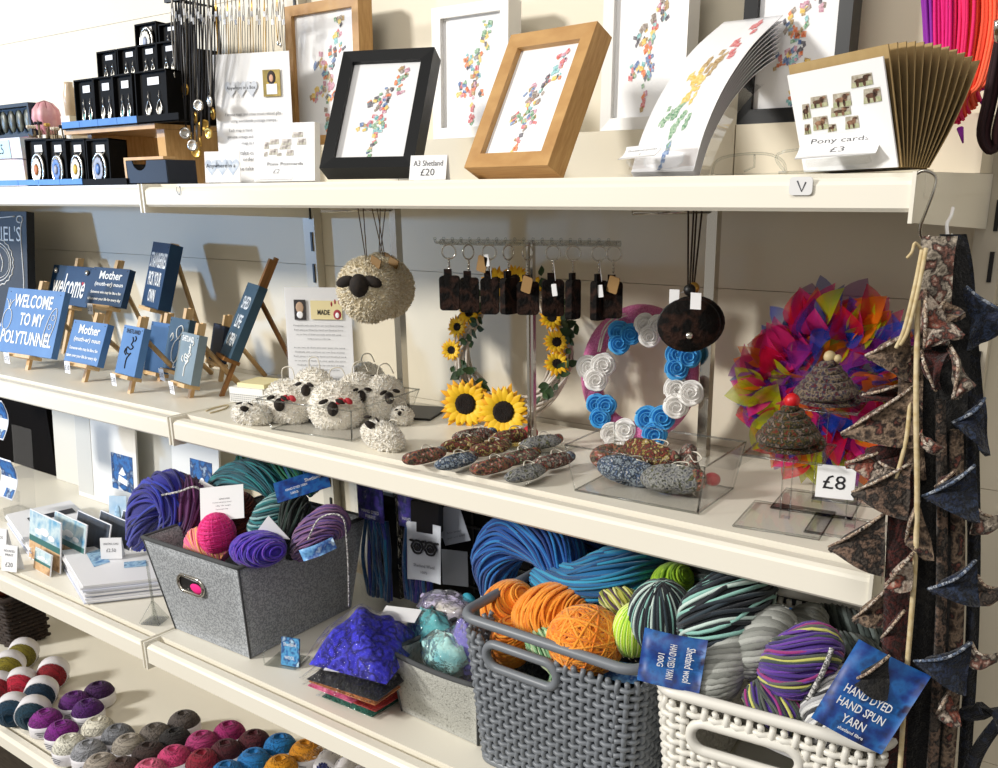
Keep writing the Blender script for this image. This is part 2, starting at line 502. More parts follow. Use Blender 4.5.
# sticker clip and pen mark on the top price rail
b = MB(); P = AY(801, 186, FRONT - .0145)
b.rbox((0, 0, 0), (.019, .0015, .014), .003)
b.tube([(-.003, -.001, .004), (.001, -.001, -.004), (.004, -.001, .003)], .0006, 4, mat=1)
one('price_clip', 'small clear plastic clip stuck on the front rail of the top shelf', 'clip', b, [M('frosted', 'E4E4E4', .25), INK], P)
b = MB(); P = AY(179, 190, FRONT - .0142)
b.tube(cr([(-.004, 0, .004), (-.005, 0, -.002), (0, 0, -.006), (.003, 0, .001), (.003, 0, .005), (0, 0, .002)], 4), .0004, 4)
one('pen_mark', 'small pen scribble on the front rail of the top shelf', 'scribble', b, INK, P)
# ================================================================== TOP SHELF
OAK = wood('oak_frame', 'AC7F48', 'C49A60', (4, 60, 8))
OAKD = wood('pine_riser', 'C99A5E', 'DDB47A', (5, 50, 8))
STAMPS = [M('stamp_%d' % i, c, .7, var=c2, scale=400) for i, (c, c2) in enumerate([
    ('D8572A', 'F0B48C'), ('2C4F8E', 'AFC3E0'), ('C23B45', 'E9B5B5'), ('3A7D56', 'C9DEC4'), ('E0B33C', 'F3E3A5'), ('6B5A52', 'C9BEB4'),
    ('2E2C34', '9A98A0'), ('B36C86', 'E8C9D4'), ('4FA3A8', 'C2E2E2'), ('8E6A3A', 'D9C39C')])]
# the island outline of cut stamps: boxes (x, z, w, h) in a unit square, top to bottom
ISLE = [(.74, .90, .13, .17), (.70, .80, .10, .06), (.60, .70, .13, .12), (.77, .73, .10, .07), (.58, .62, .11, .09), (.44, .66, .09, .10), (.38, .60, .13, .07),
        (.46, .56, .10, .09), (.54, .53, .12, .09), (.52, .45, .16, .10), (.50, .37, .22, .08), (.34, .37, .16, .08), (.30, .31, .13, .05), (.60, .31, .12, .07),
        (.50, .30, .09, .08), (.50, .21, .07, .11), (.48, .12, .06, .10), (.47, .05, .05, .07)]
def stamp_map(parent, w, h, y, seed, x0=0, z0=0, order=None, warp=None, lean=0., name='stamp_map'):
    rs = random.Random(seed); b = MB()
    for (x, z, bw, bh) in ISLE:
        n = max(4, int(bw * bh * 560)); base = rs.randrange(10) if order is None else order(z)
        for k in range(n):
            px = x + rs.uniform(-.5, .5) * bw; pz = z + rs.uniform(-.5, .5) * bh
            sw, sh = rs.uniform(.036, .072), rs.uniform(.022, .048)
            a = rs.uniform(-.5, .5) + .3; ca, sa = math.cos(a), math.sin(a)
            m = base if rs.random() < .42 else rs.randrange(10)
            if order is not None: m = base
            q = []
            for (i, j) in ((-1, -1), (1, -1), (1, 1), (-1, 1)):
                u, v = px + i * sw / 2 * ca - j * sh / 2 * sa, pz + i * sw / 2 * sa + j * sh / 2 * ca
                p = (x0 + (u - .5) * w, y - .0001 * (k % 6), z0 + (v) * h)
                q.append(warp(p) if warp else p)
            b.quad(*q, mat=m)
    return b.build(name, STAMPS, parent)
def picture(X, w, h, bw, d, mat, label, seed, group='framed stamp map prints'):
    t = thing('picture_frame', label, 'picture frame', X, group)
    b = MB(); b.frame(w, h, bw, 0, d, 0, bev=.001); b.build('frame', mat, t)
    b = MB(); b.box((0, d * .32, h / 2), (w - bw * 1.6, .002, h - bw * 1.6)); m = b.build('print', PAPER, t)
    stamp_map(m, (w - 2 * bw) * 1.0, (h - 2 * bw) * .94, d * .32 - .0013, seed, 0, bw + (h - 2 * bw) * .02)
    b = MB(); b.box((0, d * .16, h / 2), (w - bw * 1.9, .0012, h - bw * 1.9)); b.build('glass', clear('picture_glass', (1, 1, 1), .04, .03, .2), t)
    b = MB(); b.box((0, d - .0015, h / 2), (w - .004, .003, h - .004)); b.build('backing', M('backing_board', '3A2E22', .8), t)
    return t
WFR = M('white_frame', 'E4E2DE', .4); BFR = M('black_frame', '07090B', .42, var='0B0D10', scale=40, spec=.35)
picture(pose(-.6067, .80, 1.4215, -7.6, 28.5), .121, .157, .0165, .027, OAK, 'oak framed stamp map leaning back at the front edge of the top shelf', 1)
picture(pose(-.8068, .80, 1.4242, 20.5, 31.5), .117, .159, .0145, .024, BFR, 'black framed stamp map leaning at the front of the shelf, behind the £20 ticket', 2)
def backframe(px0, px1, pyb, h, mat, label, seed, bw=.0135):
    A, B = AY(px0, pyb, .992), AY(px1, pyb, .992)
    z = TOP + .0545
    picture(pose((A.x + B.x) / 2, .992, z, 0, 2), B.x - A.x, h, bw, .027, mat, label, seed)
backframe(289.5, 361.5, 130, .192, OAK, 'light oak framed stamp map standing at the back, behind the black frame', 3)
backframe(433, 507.5, 135, .160, WFR, 'white framed stamp map standing at the back, between the black and oak frames', 4)
backframe(599.7, 682.5, 130, .170, WFR, 'white framed stamp map standing at the back, beside the curved prints', 5)
backframe(737, 843, 112, .165, BFR, 'black framed stamp map standing at the back, behind the curved prints', 6, .0145)

# ---- price ticket £20
def ticket(X, w, h, lines, label, mat=INK, fold=.35, group='price tickets', name='price_ticket'):
    t = thing(name, label, 'price ticket', X, group)
    b = MB(); b.box((0, .0004, h / 2), (w, .0008, h)); b.box((0, .0008, h / 2), (w, .0006, h), 0, T_((0, .001, h)) @ Rx(fold) @ T_((0, 0, -h)))
    b.build('card', PAPER, t)
    if lines: lettering(t, lines, mat)
    return t
P = AY(427, 180, .785)
ticket(pose(P.x, .785, TOP + .0005, 12, 14), .045, .026, [('A3 Shetland', 0, .0175, .036, .006), ('£20', 0, .008, .017, .0075)], 'white £20 ticket standing beside the black frame on the top shelf')

# ---- acrylic sign with a printed sheet, and its little card
P = AY(250, 150, .93)
t = thing('information_sign', 'white printed sheet in a clear acrylic holder, standing behind the pony postcards', 'sign', pose(-1.1626, .93, TOP + .002, 19, 3))
w, h = .126, .178
b = MB(); b.box((0, .002, h / 2), (w + .004, .002, h + .004)); b.box((0, -.0015, h / 2), (w + .004, .001, h + .004)); b.box((0, .02, .0012), (w, .05, .0025)); b.build('holder', CLEAR, t)
b = MB(); b.box((0, 0, h / 2), (w, .0008, h)); sh = b.build('sheet', PAPER, t)
L = [('I create maps and other travel related gifts', 0, .095, .092, .0055), ('using worldwide postage stamps', 0, .086, .075, .0055), ('Each map is hand cut with care from', 0, .073, .083, .0055),
     ('genuine vintage and modern stamps. No', 0, .064, .09, .0055), ('map is the same', 0, .055, .043, .0055), ('I also take custom', -.014, .042, .06, .0055), ('orders', -.01, .033, .022, .005), ('Please take a b', -.016, .02, .05, .0055)]
lettering(sh, L, INK, y=-.0022)
lettering(sh, [('Anywhere in a Box', -.017, .131, .048, .006)], DARKINK, y=-.0023)
b = MB()
for k in range(3): b.add([(-.034 + k * .017 + .011 * math.sin(a) ** 3 * .9, -.0021, .131 + .0008 * (13 * math.cos(a) - 5 * math.cos(2 * a) - 2 * math.cos(3 * a) - math.cos(4 * a))) for a in [2 * PI * i / 20 for i in range(20)]], [tuple(range(20))])
b.build('heart_map', M('pale_map', 'CFD3DA', .8), sh)
b = MB(); b.box((.034, -.0024, .136), (.028, .0004, .036)); b.box((.034, -.0027, .128), (.017, .0004, .014), 1); b.ball((.034, -.0027, .143), (.007, .0004, .010), 10, 6, 2); b.ball((.034, -.003, .1425), (.0035, .0004, .005), 8, 6, 3)
b.box((.034, -.0026, .133), (.016, .0004, .008), 4)
b.build('photograph', [M('ph_ground', '8A7A3C', .7, var='BFA65A', scale=60), PAPER, M('ph_hair', '2A1A14', .7), M('ph_skin', 'D9A98C', .7), M('ph_top', 'C9A93A', .7)], sh)
t = thing('logo_card', 'small white card with blue heart-shaped world maps, left of the pony postcards', 'card', pose(AY(223, 181, .86).x, .86, TOP + .002, 22, 6))
w, h = .055, .042
b = MB(); b.box((0, 0, h / 2), (w, .0012, h)); c = b.build('card', PAPER, t)
b = MB()
for k in range(3): b.add([(-.0165 + k * .0165 + .0105 * math.sin(a) ** 3, -.0009, .022 + .0008 * (13 * math.cos(a) - 5 * math.cos(2 * a) - 2 * math.cos(3 * a) - math.cos(4 * a))) for a in [2 * PI * i / 20 for i in range(20)]], [tuple(range(20))])
b.build('heart_map', M('blue_map', 'A9BBD4', .8, var='DDE3EA', scale=120), c)
lettering(c, [('Anywhere in a', -.002, .022, .046, .007)], DARKINK, y=-.0013)
b = MB(); b.box((0, .006, .001), (w + .003, .02, .002)); b.box((0, -.003, .005), (w + .003, .001, .01)); b.build('holder', CLEAR, t)

# ---- pony cards: cut stamps in the outline of ponies
PON = [M('pony_%d' % i, c, .7, var=c2, scale=250) for i, (c, c2) in enumerate([('2E1B12', '6B4A38'), ('C9C2B2', '8E8370'), ('8F9A6E', 'C3BFA0'), ('5A3322', 'A98468')])]
PALE = [M('pale_pony_%d' % i, c, .7, var=c2, scale=250) for i, (c, c2) in enumerate([('8E8580', 'C9C2BC'), ('CFC8C2', 'E2DDD8'), ('B5B39F', 'D5D2C6'), ('9A8F88', 'C5BDB7')])]
HERD = [(.78, .80, .22, .15), (.86, .60, .18, .18), (.55, .60, .20, .18), (.30, .62, .2, .15), (.14, .52, .1, .2), (.52, .46, .22, .12), (.28, .34, .18, .18), (.62, .30, .15, .16), (.12, .28, .08, .14), (.40, .26, .1, .1)]
def ponies(parent, w, h, z0, y, mats, seed, warp=None):
    rs = random.Random(seed); b = MB()
    for (x, z, bw, bh) in HERD:
        q = [(x - bw / 2, z - bh / 2), (x + bw / 2, z - bh / 2 + .02), (x + bw / 2, z + bh / 2), (x - bw / 2 + .02, z + bh / 2)]
        f = lambda u, v, d: (warp or (lambda p: p))(((u - .5) * w, y - d, z0 + v * h))
        b.quad(*[f(u, v, 0) for u, v in q], mat=1)
        b.quad(*[f(u, z - bh / 2 + (v - z + bh / 2) * .4, .0002) for u, v in q], mat=2)
        # a small standing pony: body, neck, head, legs
        for (cx, cz, rw, rh) in ((0, .02, .32, .2), (.22, .22, .13, .22), (.32, .33, .16, .1), (-.18, -.22, .07, .3), (.14, -.22, .07, .3)):
            pts = [(x + bw * (cx + rw * math.cos(a)), z + bh * (cz + rh * math.sin(a) * .9)) for a in [2 * PI * i / 9 for i in range(9)]]
            b.add([f(u, v, .0004) for u, v in pts], [tuple(range(9))], 0 if rs.random() < .7 else 3)
    return b.build('pony_stamps', mats, parent)
def pricecurl(X, w, h, lines, label, group='price tickets'):
    """a ticket whose card curls forward"""
    t = thing('price_ticket', label, 'price ticket', X, group)
    f = lambda u, v: ((u - .5) * w, -.012 * (1 - v) ** 2 - .004, v * h)
    b = MB(); b.grid(f, 6, 8, thick=.0006); b.build('card', PAPER, t)
    q = MB()
    for L in lines: q.merge(text_mb(*L))
    q.v = [(x, f(0, z / h)[1] - .0008, z) for (x, y, z) in q.v]
    q.build('lettering', INK, t)
    b = MB(); b.box((0, 0, .002), (w * .8, .014, .003)); b.build('clip', CLEAR, t)
    return t
# pale postcard pack
X = pose(AY(284, 180, .835).x, .835, TOP + .002, 14, 7)
t = thing('postcard_pack', 'pack of white postcards with pale pony stamps, standing left of the black frame', 'cards', X)
b = MB(); b.box((0, .006, .036), (.094, .012, .072)); c = b.build('cards', PAPER, t)
ponies(c, .075, .044, .022, -.0005, PALE, 4)
lettering(t, [('Pony Postcards', .002, .021, .055, .0055)], INK, y=-.0006)
b = MB(); b.box((0, .006, .0005), (.1, .03, .002)); b.box((0, .016, .035), (.098, .0015, .074)); b.build('holder', CLEAR, t)
pricecurl(pose(AY(278, 181, .80).x, .805, TOP + .001, 16, 6), .05, .019, [('£2', -.002, .012, .009, .0055)], 'white curled price ticket in front of the pale pony postcards')

# ---- pony cards fanned in kraft envelopes
XC, YC = -.262, .80
PY = (-31, -17, 1)
A, B = AY(803, 171, YC), AY(901, 166, YC)
XC = -.2535; wc = .110
for k in range(12):
    X = pose(XC + .001 + k * .0012, YC + .0025 + k * .0022, TOP + .003, PY[0], PY[1] + 1.5 + k * 3.9, PY[2])
    t = thing('kraft_envelope', 'kraft brown card and envelope fanned behind the white pony card', 'card', X, 'kraft cards fanned behind the pony card')
    b = MB(); b.grid(lambda u, v: ((u - .5) * (wc + .004), .004 * math.sin(v * 3) * (k / 12), v * .089), 1, 6, thick=-.0009); b.build('envelope', KRAFT, t)
    b = MB(); b.box((0, .0024, .040), (wc - .004, .0008, .080)); b.build('inner_card', PAPER if k < 4 else M('kraft_dark', '8C7344', .8), t)
X = pose(XC, YC, TOP + .003, *PY)
t = thing('pony_card', 'white square card with brown pony stamps at the front of the kraft fan', 'card', X)
b = MB(); b.box((0, .0006, .0405), (wc, .0012, .081)); c = b.build('card', PAPER, t)
ponies(c, wc * .98, .060, .019, -.0004, PON, 3)
pricecurl(pose(AY(838, 163, .775).x, .776, TOP + .006, 4, 24, 3), .062, .026, [('Pony cards', 0, .0185, .045, .0062), ('£3', 0, .009, .011, .006)], 'white £3 pony cards ticket on the front edge of the top shelf')
b = MB(); b.box((0, .02, .0012), (.11, .06, .0024)); b.tube(cr([(-.05, -.01, .002), (-.05, -.012, .018), (.05, -.012, .018), (.05, -.01, .002)], 6), .0012, 6)
one('card_stand', 'clear plastic stand under the fanned pony cards', 'card stand', b, CLEAR2, (XC, YC, TOP + .0005))

# ---- curved prints in a clear holder
XA = AY(662, 175, .80).x
Wp = .0
e = [AX(*p, AY(631, 174, .80).x) for p in ((631, 174), (639, 142), (655, 97), (683, 56), (717, 27))]
f2 = [AX(*p, AY(693, 175, .80).x) for p in ((693, 175), (708, 125), (733, 80), (762, 40), (790, 11))]
xl, xr = e[0].x, f2[0].x
prof = cr([V((0, (p.y + q.y) / 2, (p.z + q.z) / 2)) for p, q in zip(e, f2)], 5)
prof[0].z = TOP + .004
def curved(u, v, d=0., spread=0.):
    i = v * (len(prof) - 1); k = min(int(i), len(prof) - 2); p = prof[k].lerp(prof[k + 1], i - k)
    q = prof[k + 1] - prof[k]; n = V((0, q.z, -q.y)).normalized()
    p = p + n * (d + spread * v * v)
    return V((xl + (xr - xl) * u, p.y, p.z))
O = V(((xl + xr) / 2, .80, TOP))
for k in range(9):
    b = MB(); b.grid(lambda u, v: curved(u, v * (1 - .012 * k), .0016 * k, .0032 * k), 2, 20, thick=.0006)
    o = b.build('art_print', M('print_paper', 'EDEDF0', .45), None, O); o.location = O
    tag(o, 'white stamp map print curling back at the front of the stack' if k == 0 else 'white unframed print curling back behind the front stamp map print', 'print', 'curled prints in the clear holder')
    if k == 0:
        hh = sum((prof[i + 1] - prof[i]).length for i in range(len(prof) - 1))
        stamp_map(o, 1, 1, 0, 12, .5, 0, order=lambda z: [1, 1, 3, 3, 4, 4, 9, 2, 2, 7][int(z * 9.9)], warp=lambda p: curved(.5 + (p[0] - .5) * 1.0, .03 + p[2] * .93, -.0009) - O)
b = MB(); b.grid(lambda u, v: curved(-.02 + 1.04 * u, v * .16, -.0035), 2, 6, thick=.0005); b.grid(lambda u, v: curved(-.02 + 1.04 * u, v * .8, .028, .026), 2, 18, thick=.0005)
b.box((O.x, O.y + .012, TOP + .0012), (xr - xl + .008, .06, .002))
one('print_holder', 'clear bent acrylic holder wrapped round the curled prints', 'holder', b, CLEAR, O, off=O)
pricecurl(pose(AY(643, 163, .782).x, .783, TOP + .010, 0, 22, 4), .036, .017, [('Shetland prints', 0, .0115, .03, .003), ('£10', 0, .006, .008, .0035)], 'white price ticket curling on the front of the clear print holder')
# clear wire-edged easel behind
P = AY(746, 166, .87)
b = MB(); b.tube(cr([(-.035, 0, .0), (-.030, 0, .014), (-.01, 0, .019), (.02, 0, .019), (.036, 0, .012), (.04, 0, 0)], 6), .0012, 6); b.box((0, .01, .001), (.085, .03, .002)); b.tube([(.008, 0, .019), (.008, .001, .008), (-.002, .001, .004)], .001, 5)
one('card_easel', 'empty clear card easel standing between the curled prints and pony cards', 'easel', b, CLEAR2, (P.x, .87, TOP + .0005))

# ---- pink-orange hank of yarn hanging from above
HK = [M('hank_%d' % i, c, .75, bump=.2, bscale=600) for i, c in enumerate(('8A1FA0', 'E3127E', 'F0226A', 'FF5638', 'FF6A45'))]
t = thing('yarn_hank', 'hanging hank of purple, magenta and coral orange yarn at top corner', 'yarn', AY(955, 60, .93))
b = MB(); O = AY(955, 60, .93)
for k in range(120):
    u = k / 119 + rnd.uniform(-.03, .03); u = min(max(u, 0), 1)
    dep = rnd.uniform(-.016, .016)
    m = 0 if u < .12 else 1 if u < .34 else 2 if u < .52 else 3 if u < .75 else 4
    if rnd.random() < .12: m = rnd.randrange(5)
    x0 = 922 + 84 * u; xb = 936 + 40 * u + rnd.uniform(-3, 3)
    yb = 126 - 40 * abs(u - .4) ** 1.2 - rnd.uniform(0, 10)
    pts = [AY(x0 + rnd.uniform(-3, 3), -46, .93 + dep), AY(x0 + 2, 20, .93 + dep), AY((x0 + xb) / 2, 80, .93 + dep * 1.3), AY(xb, yb - 12, .93 + dep), AY(xb + 3, yb, .93)]
    b.tube(cr(pts, 5), .0016, 5, mat=m)
b.build('strands', HK, t, O)
b = MB(); b.tube([AY(960, 128, .93), AY(963, 143, .925)], [.003, .0007], 6); b.build('tie', HK[0], t, O)
t = thing('dark_yarn_hank', 'dark brown twisted hank hanging beside the coral orange hank', 'yarn', AY(992, 120, .90))
O = AY(992, 120, .90); b = MB()
for k in range(26):
    u = rnd.random(); dep = rnd.uniform(-.014, .014)
    pts = [AY(996 + 20 * u, 40, .90 + dep), AY(985 + 26 * u, 95, .90 + dep), AY(978 + 24 * u, 135, .90 + dep), AY(990 + 14 * u, 153 - 6 * u, .90 + dep), AY(1004 + 8 * u, 130, .9 + dep)]
    b.tube(cr(pts, 5), .0022, 5, mat=k % 2)
b.build('strands', [M('darkyarn', '2A1418', .9), M('darkyarn2', '3E2024', .9)], t, O)

for (px, py, Y, lb) in ((957, -44, .93, 'chrome peg in the wall carrying the coral orange hank'), (1005, 42, .90, 'chrome peg in the wall carrying the dark brown hank')):
    P = AY(px, py, Y); b = MB(); b.tube([V((P.x, WALL - .001, P.z)), V((P.x, Y - .03, P.z)), V((P.x, Y - .036, P.z + .012))], .0035, 8); b.box((P.x, WALL - .0025, P.z), (.03, .004, .04))
    one('wall_peg', lb, 'peg', b, CHROME, P, off=P)
# ---- jewellery corner: pine riser, black boxes, necklaces
YB = .865
P0, P1 = AY(60, 183, YB), AY(196, 183, YB)
def at(px, py, Y): return AY(px, py, Y)
zt = at(120, 126, YB).z
xa, xb, xc = at(70, 128, YB).x, at(147, 128, YB).x, at(184, 128, YB + .05).x
t = thing('display_stand', 'pine wood stepped stand under the black earring boxes', 'stand', (xb, YB, TOP))
b = MB(); b.box(((xa - 0.02 + xc) / 2 - xb, .07, zt - TOP - .0035), (xc - xa + .02, .14, .007)); b.build('top_board', OAKD, t)
xr_ = at(185, 150, YB + .12).x
b = MB(); b.box(((xb + xc) / 2 - xb, .075, (zt - TOP - .007) / 2), (xc - xb, .12, zt - TOP - .008)); b.build('end_block', OAKD, t)
b = MB(); b.box((xa - xb + .02, .08, (zt - TOP - .007) / 2), (.012, .12, zt - TOP - .008)); b.build('side_panel', OAKD, t)
YD = YB - .045
xe = at(123, 160, YD).x; xf = at(166, 160, YD).x; dd_ = AX(196, 165, xf).y - YD
zl = at(140, 157, YD).z
b = MB(); b.box(((xe + xf) / 2 - xb - .004, YD - YB + .012, zl - TOP - .002), (xf - xe - .008, .022, .004)); b.box((xe - xb + .002, YD - YB + .012, (zl - TOP) / 2 - .002), (.005, .022, zl - TOP - .004)); b.build('drawer_case', OAKD, t)
# navy drawer with a thumb cut
w_, h_ = xf - xe - .006, zl - TOP - .006
n = 10
poly = [(-w_ / 2, 0), (w_ / 2, 0), (w_ / 2, h_), (w_ * .02, h_)] + [(-w_ * .16 + w_ * .18 * math.cos(PI * i / n), h_ - h_ * .42 * math.sin(PI * i / n)) for i in range(1, n)] + [(-w_ * .34, h_), (-w_ / 2, h_)]
t = thing('drawer', 'small navy drawer with a half-round thumb cut, under the pine stand', 'drawer', ((xe + xf) / 2 + .003, YD, TOP + .001))
NAVY = M('navy_card', '0A1424', .5, spec=.3)
b = MB(); b.prism(poly, 0, .0015); b.build('front', NAVY, t)
b = MB(); b.box((0, dd_ / 2, .001), (w_, dd_, .0015)); b.box((-w_ / 2 + .001, dd_ / 2, h_ * .45), (.0015, dd_, h_ * .85)); b.box((w_ / 2 - .001, dd_ / 2, h_ * .5), (.0015, dd_, h_)); b.build('tray', NAVY, t)

BOXM = M('black_card', '040404', .7, spec=.15); STRIP = M('blue_strip', '3A76BE', .5, var='4682C6', scale=80)
SILVER = M('silver', 'D2CEC6', .25, .9); GOLD = M('gold', 'C9A050', .28, .9)
def jbox(X, w, h, d, kind, label, cat='jewellery box', cols=None):
    t = thing('jewellery_box', label, cat, X, 'black jewellery boxes')
    b = MB(); s = .0022
    b.box((0, d - .001, h / 2), (w, .002, h)); b.box((-w / 2 + s / 2, d / 2, h / 2), (s, d, h)); b.box((w / 2 - s / 2, d / 2, h / 2), (s, d, h)); b.box((0, d / 2, h - s / 2), (w, d, s)); b.box((0, d / 2, s / 2), (w, d, s))
    b.box((0, .0065, h / 2), (w - 2 * s, .001, h - 2 * s)); b.build('box', BOXM, t)
    yb = .0055
    b = MB(); b.box((0, yb - .0006, h * .80), (w * .36, .0006, h * .15)); pl = b.build('price_label', PAPER, t)
    if kind == 'pendant':
        b = MB(); b.tube([(-w * .22, yb - .001, h * .74), (0, yb - .001, h * .60), (w * .22, yb - .001, h * .74)], .0008, 4); b.build('cord', SILVER, t)
        b = MB(); X2 = T_((0, yb - .003, h * .34)) @ Rx(PI / 2) @ Matrix.Diagonal((1, 1.35, 1, 1)); r = w * .30
        b.lathe([(r, -.001), (r, .002), (r * .9, .003), (r * .86, .002), (0, .0018)], 20, 0, X2); p = b.build('pendant', SILVER, t)
        b = MB(); b.lathe([(r * .84, .0021), (0, .0035)], 18, 0, X2)
        for k in range(12):
            a = 2 * PI * k / 12; b.ball((math.cos(a) * r * .52, math.sin(a) * r * .52, .0035), (r * .23, r * .23, .0008), 6, 4, 1, X2)
        b.ball((0, 0, .004), (r * .32, r * .32, .0022), 8, 5, 2, X2)
        b.build('flower_cameo', cols, p)
    else:
        for sx in (-1, 1):
            b = MB(); x = sx * w * .17
            b.tube([(x, yb - .001, h * .6), (x + .0006, yb - .002, h * .48), (x, yb - .001, h * .4)], .0006, 4); b.tube(cr([(x, yb - .001, h * .42), (x + w * .09, yb - .002, h * .24), (x, yb - .002, h * .1), (x - w * .09, yb - .001, h * .24)], 4, True), .0009, 4, True)
            b.ball((x, yb - .002, h * .5), .0012, 6, 4); b.ball((x, yb - .001, h * .2), (w * .06, .0012, h * .085), 8, 6, 1); b.build('earring', [SILVER, cols], t)
    return t
W1 = M('daisy_white', 'E9E6DC', .5); FB = M('cameo_blue', '4F7AC0', .4); FK = M('cameo_dark', '22242C', .4); FO = M('cameo_orange', 'B8651F', .5); FY = M('cameo_yellow', 'D9B23A', .5); FG = M('cameo_grey', '9AA3B8', .5)
Yf = .825
for (px, pw, cols, lb) in ((38, 21, [FK, W1, FO], 'orange-centred daisy'), (57.5, 19, [W1, FB, FG], 'blue and white flower'), (77, 20, [FK, W1, FY], 'yellow-centred daisy'), (99.5, 23, [FK, FG, FB], 'grey-blue flower')):
    P = at(px, 182, Yf); w = at(px + pw / 2, 182, Yf).x - at(px - pw / 2, 182, Yf).x
    jbox(pose(P.x, Yf, TOP + .001, 0, 4), w * .99, at(px, 138, Yf).z - TOP - .001, .03, 'pendant', 'open black box with an oval %s pendant, front row' % lb, cols=cols)
b = MB()
P0, P1, Q = at(-22, 180, Yf - .012), at(80, 180, Yf - .012), at(124, 180, Yf - .012)
for k in range(5): b.box((P0.x + (P1.x - P0.x) * (k + .5) / 5, Yf - .008, TOP + .0065), ((P1.x - P0.x) / 5 - .001, .002, .0085), 1)
b.box(((P0.x + Q.x) / 2, Yf + .001, TOP + .0008), (Q.x - P0.x, .02, .0012)); b.box(((P1.x + Q.x) / 2, Yf - .007, TOP + .005), (Q.x - P1.x, .002, .01)); 
O = V(((P0.x + Q.x) / 2, Yf, TOP)); one('price_strip', 'black plinth edge with blue price strip before the daisy pendant boxes', 'price strip', b, [BOXM, STRIP], O, off=O)
TEAL = M('teal_bead', '2A8E86', .3); PEARL = M('pearl_bead', 'D8D2C2', .3)
def tier(Y, zb, h, items, wd):
    for (px, pw, c, lb) in items:
        P = at(px, 100, Y); w = at(px + pw / 2, 100, Y).x - at(px - pw / 2, 100, Y).x
        jbox(pose(P.x, Y, zb, 0, 4), w * .99, h, .03, 'earrings', lb, cols=c)
z2 = zt + .004
tier(YB + .006, z2, at(100, 76, YB + .006).z - z2, [(82.5, 19.5, TEAL, 'open black box with teal drop earrings, nearest the blue strip end'), (102, 19.5, PEARL, 'open black box with pale drop earrings, between two teal pairs'), (121.5, 20, TEAL, 'open black box with teal drop earrings beside the tall pearl box'), (150, 32, PEARL, 'wide black box with white cluster earrings at the end of its row')], 20)
b = MB(); P0, P1, Q = at(60, 118, YB - .006), at(136, 118, YB - .006), at(178, 118, YB - .006)
for k in range(4): b.box((P0.x + (P1.x - P0.x) * (k + .5) / 4, YB - .004, z2 + .003), ((P1.x - P0.x) / 4 - .001, .002, .010), 1)
b.box(((P0.x + Q.x) / 2, YB + .004, z2 - .0028), (Q.x - P0.x, .018, .002)); b.box(((P1.x + Q.x) / 2, YB - .004, z2 + .002), (Q.x - P1.x, .002, .011))
O = V(((P0.x + Q.x) / 2, YB, z2)); one('price_strip', 'black plinth edge with blue price strip on the pine stand', 'price strip', b, [BOXM, STRIP], O, off=O)
z3 = at(130, 80, YB + .045).z; z4 = at(160, 50, YB + .085).z
b = MB(); X0, X1 = at(98, 80, YB + .06).x, at(178, 80, YB + .06).x
b.box(((X0 + X1) / 2, YB + .088, (z2 + z3) / 2 - .0005), (X1 - X0, .10, z3 - z2 - .002)); X0 = at(134, 50, YB + .1).x; b.box(((X0 + X1) / 2, YB + .11, (z3 + z4) / 2 - .0015), (X1 - X0, .055, z4 - z3 - .002))
O = V((X1, YB + .09, z2)); one('display_steps', 'black stepped block under the two upper rows of earring boxes', 'display steps', b, BOXM, O, off=O)
tier(YB + .046, z3, at(130, 46, YB + .046).z - z3, [(110, 19.5, PEARL, 'open black box with long drop earrings at the low end of the second row up'), (130.5, 19.5, PEARL, 'open black box with silver earrings, second along in the second row up'), (150.5, 20, PEARL, 'open black box with silver earrings, third along in the second row up'), (171, 22, PEARL, 'open black box with a round silver bead cluster, beside the necklaces')], 20)
jb = [(145, 22, PEARL, 'pendant', 'topmost black box with a silver chain pendant'), (169, 22, PEARL, 'e', 'topmost black box beside the hanging necklaces')]
for (px, pw, c, kd, lb) in jb:
    Y = YB + .087; P = at(px, 40, Y); w = at(px + pw / 2, 40, Y).x - at(px - pw / 2, 40, Y).x
    jbox(pose(P.x, Y, z4, 0, 4), w * .99, at(px, 22, Y).z - z4, .03, kd if kd == 'pendant' else 'earrings', lb, cols=[FK, W1, FG] if kd == 'pendant' else c)
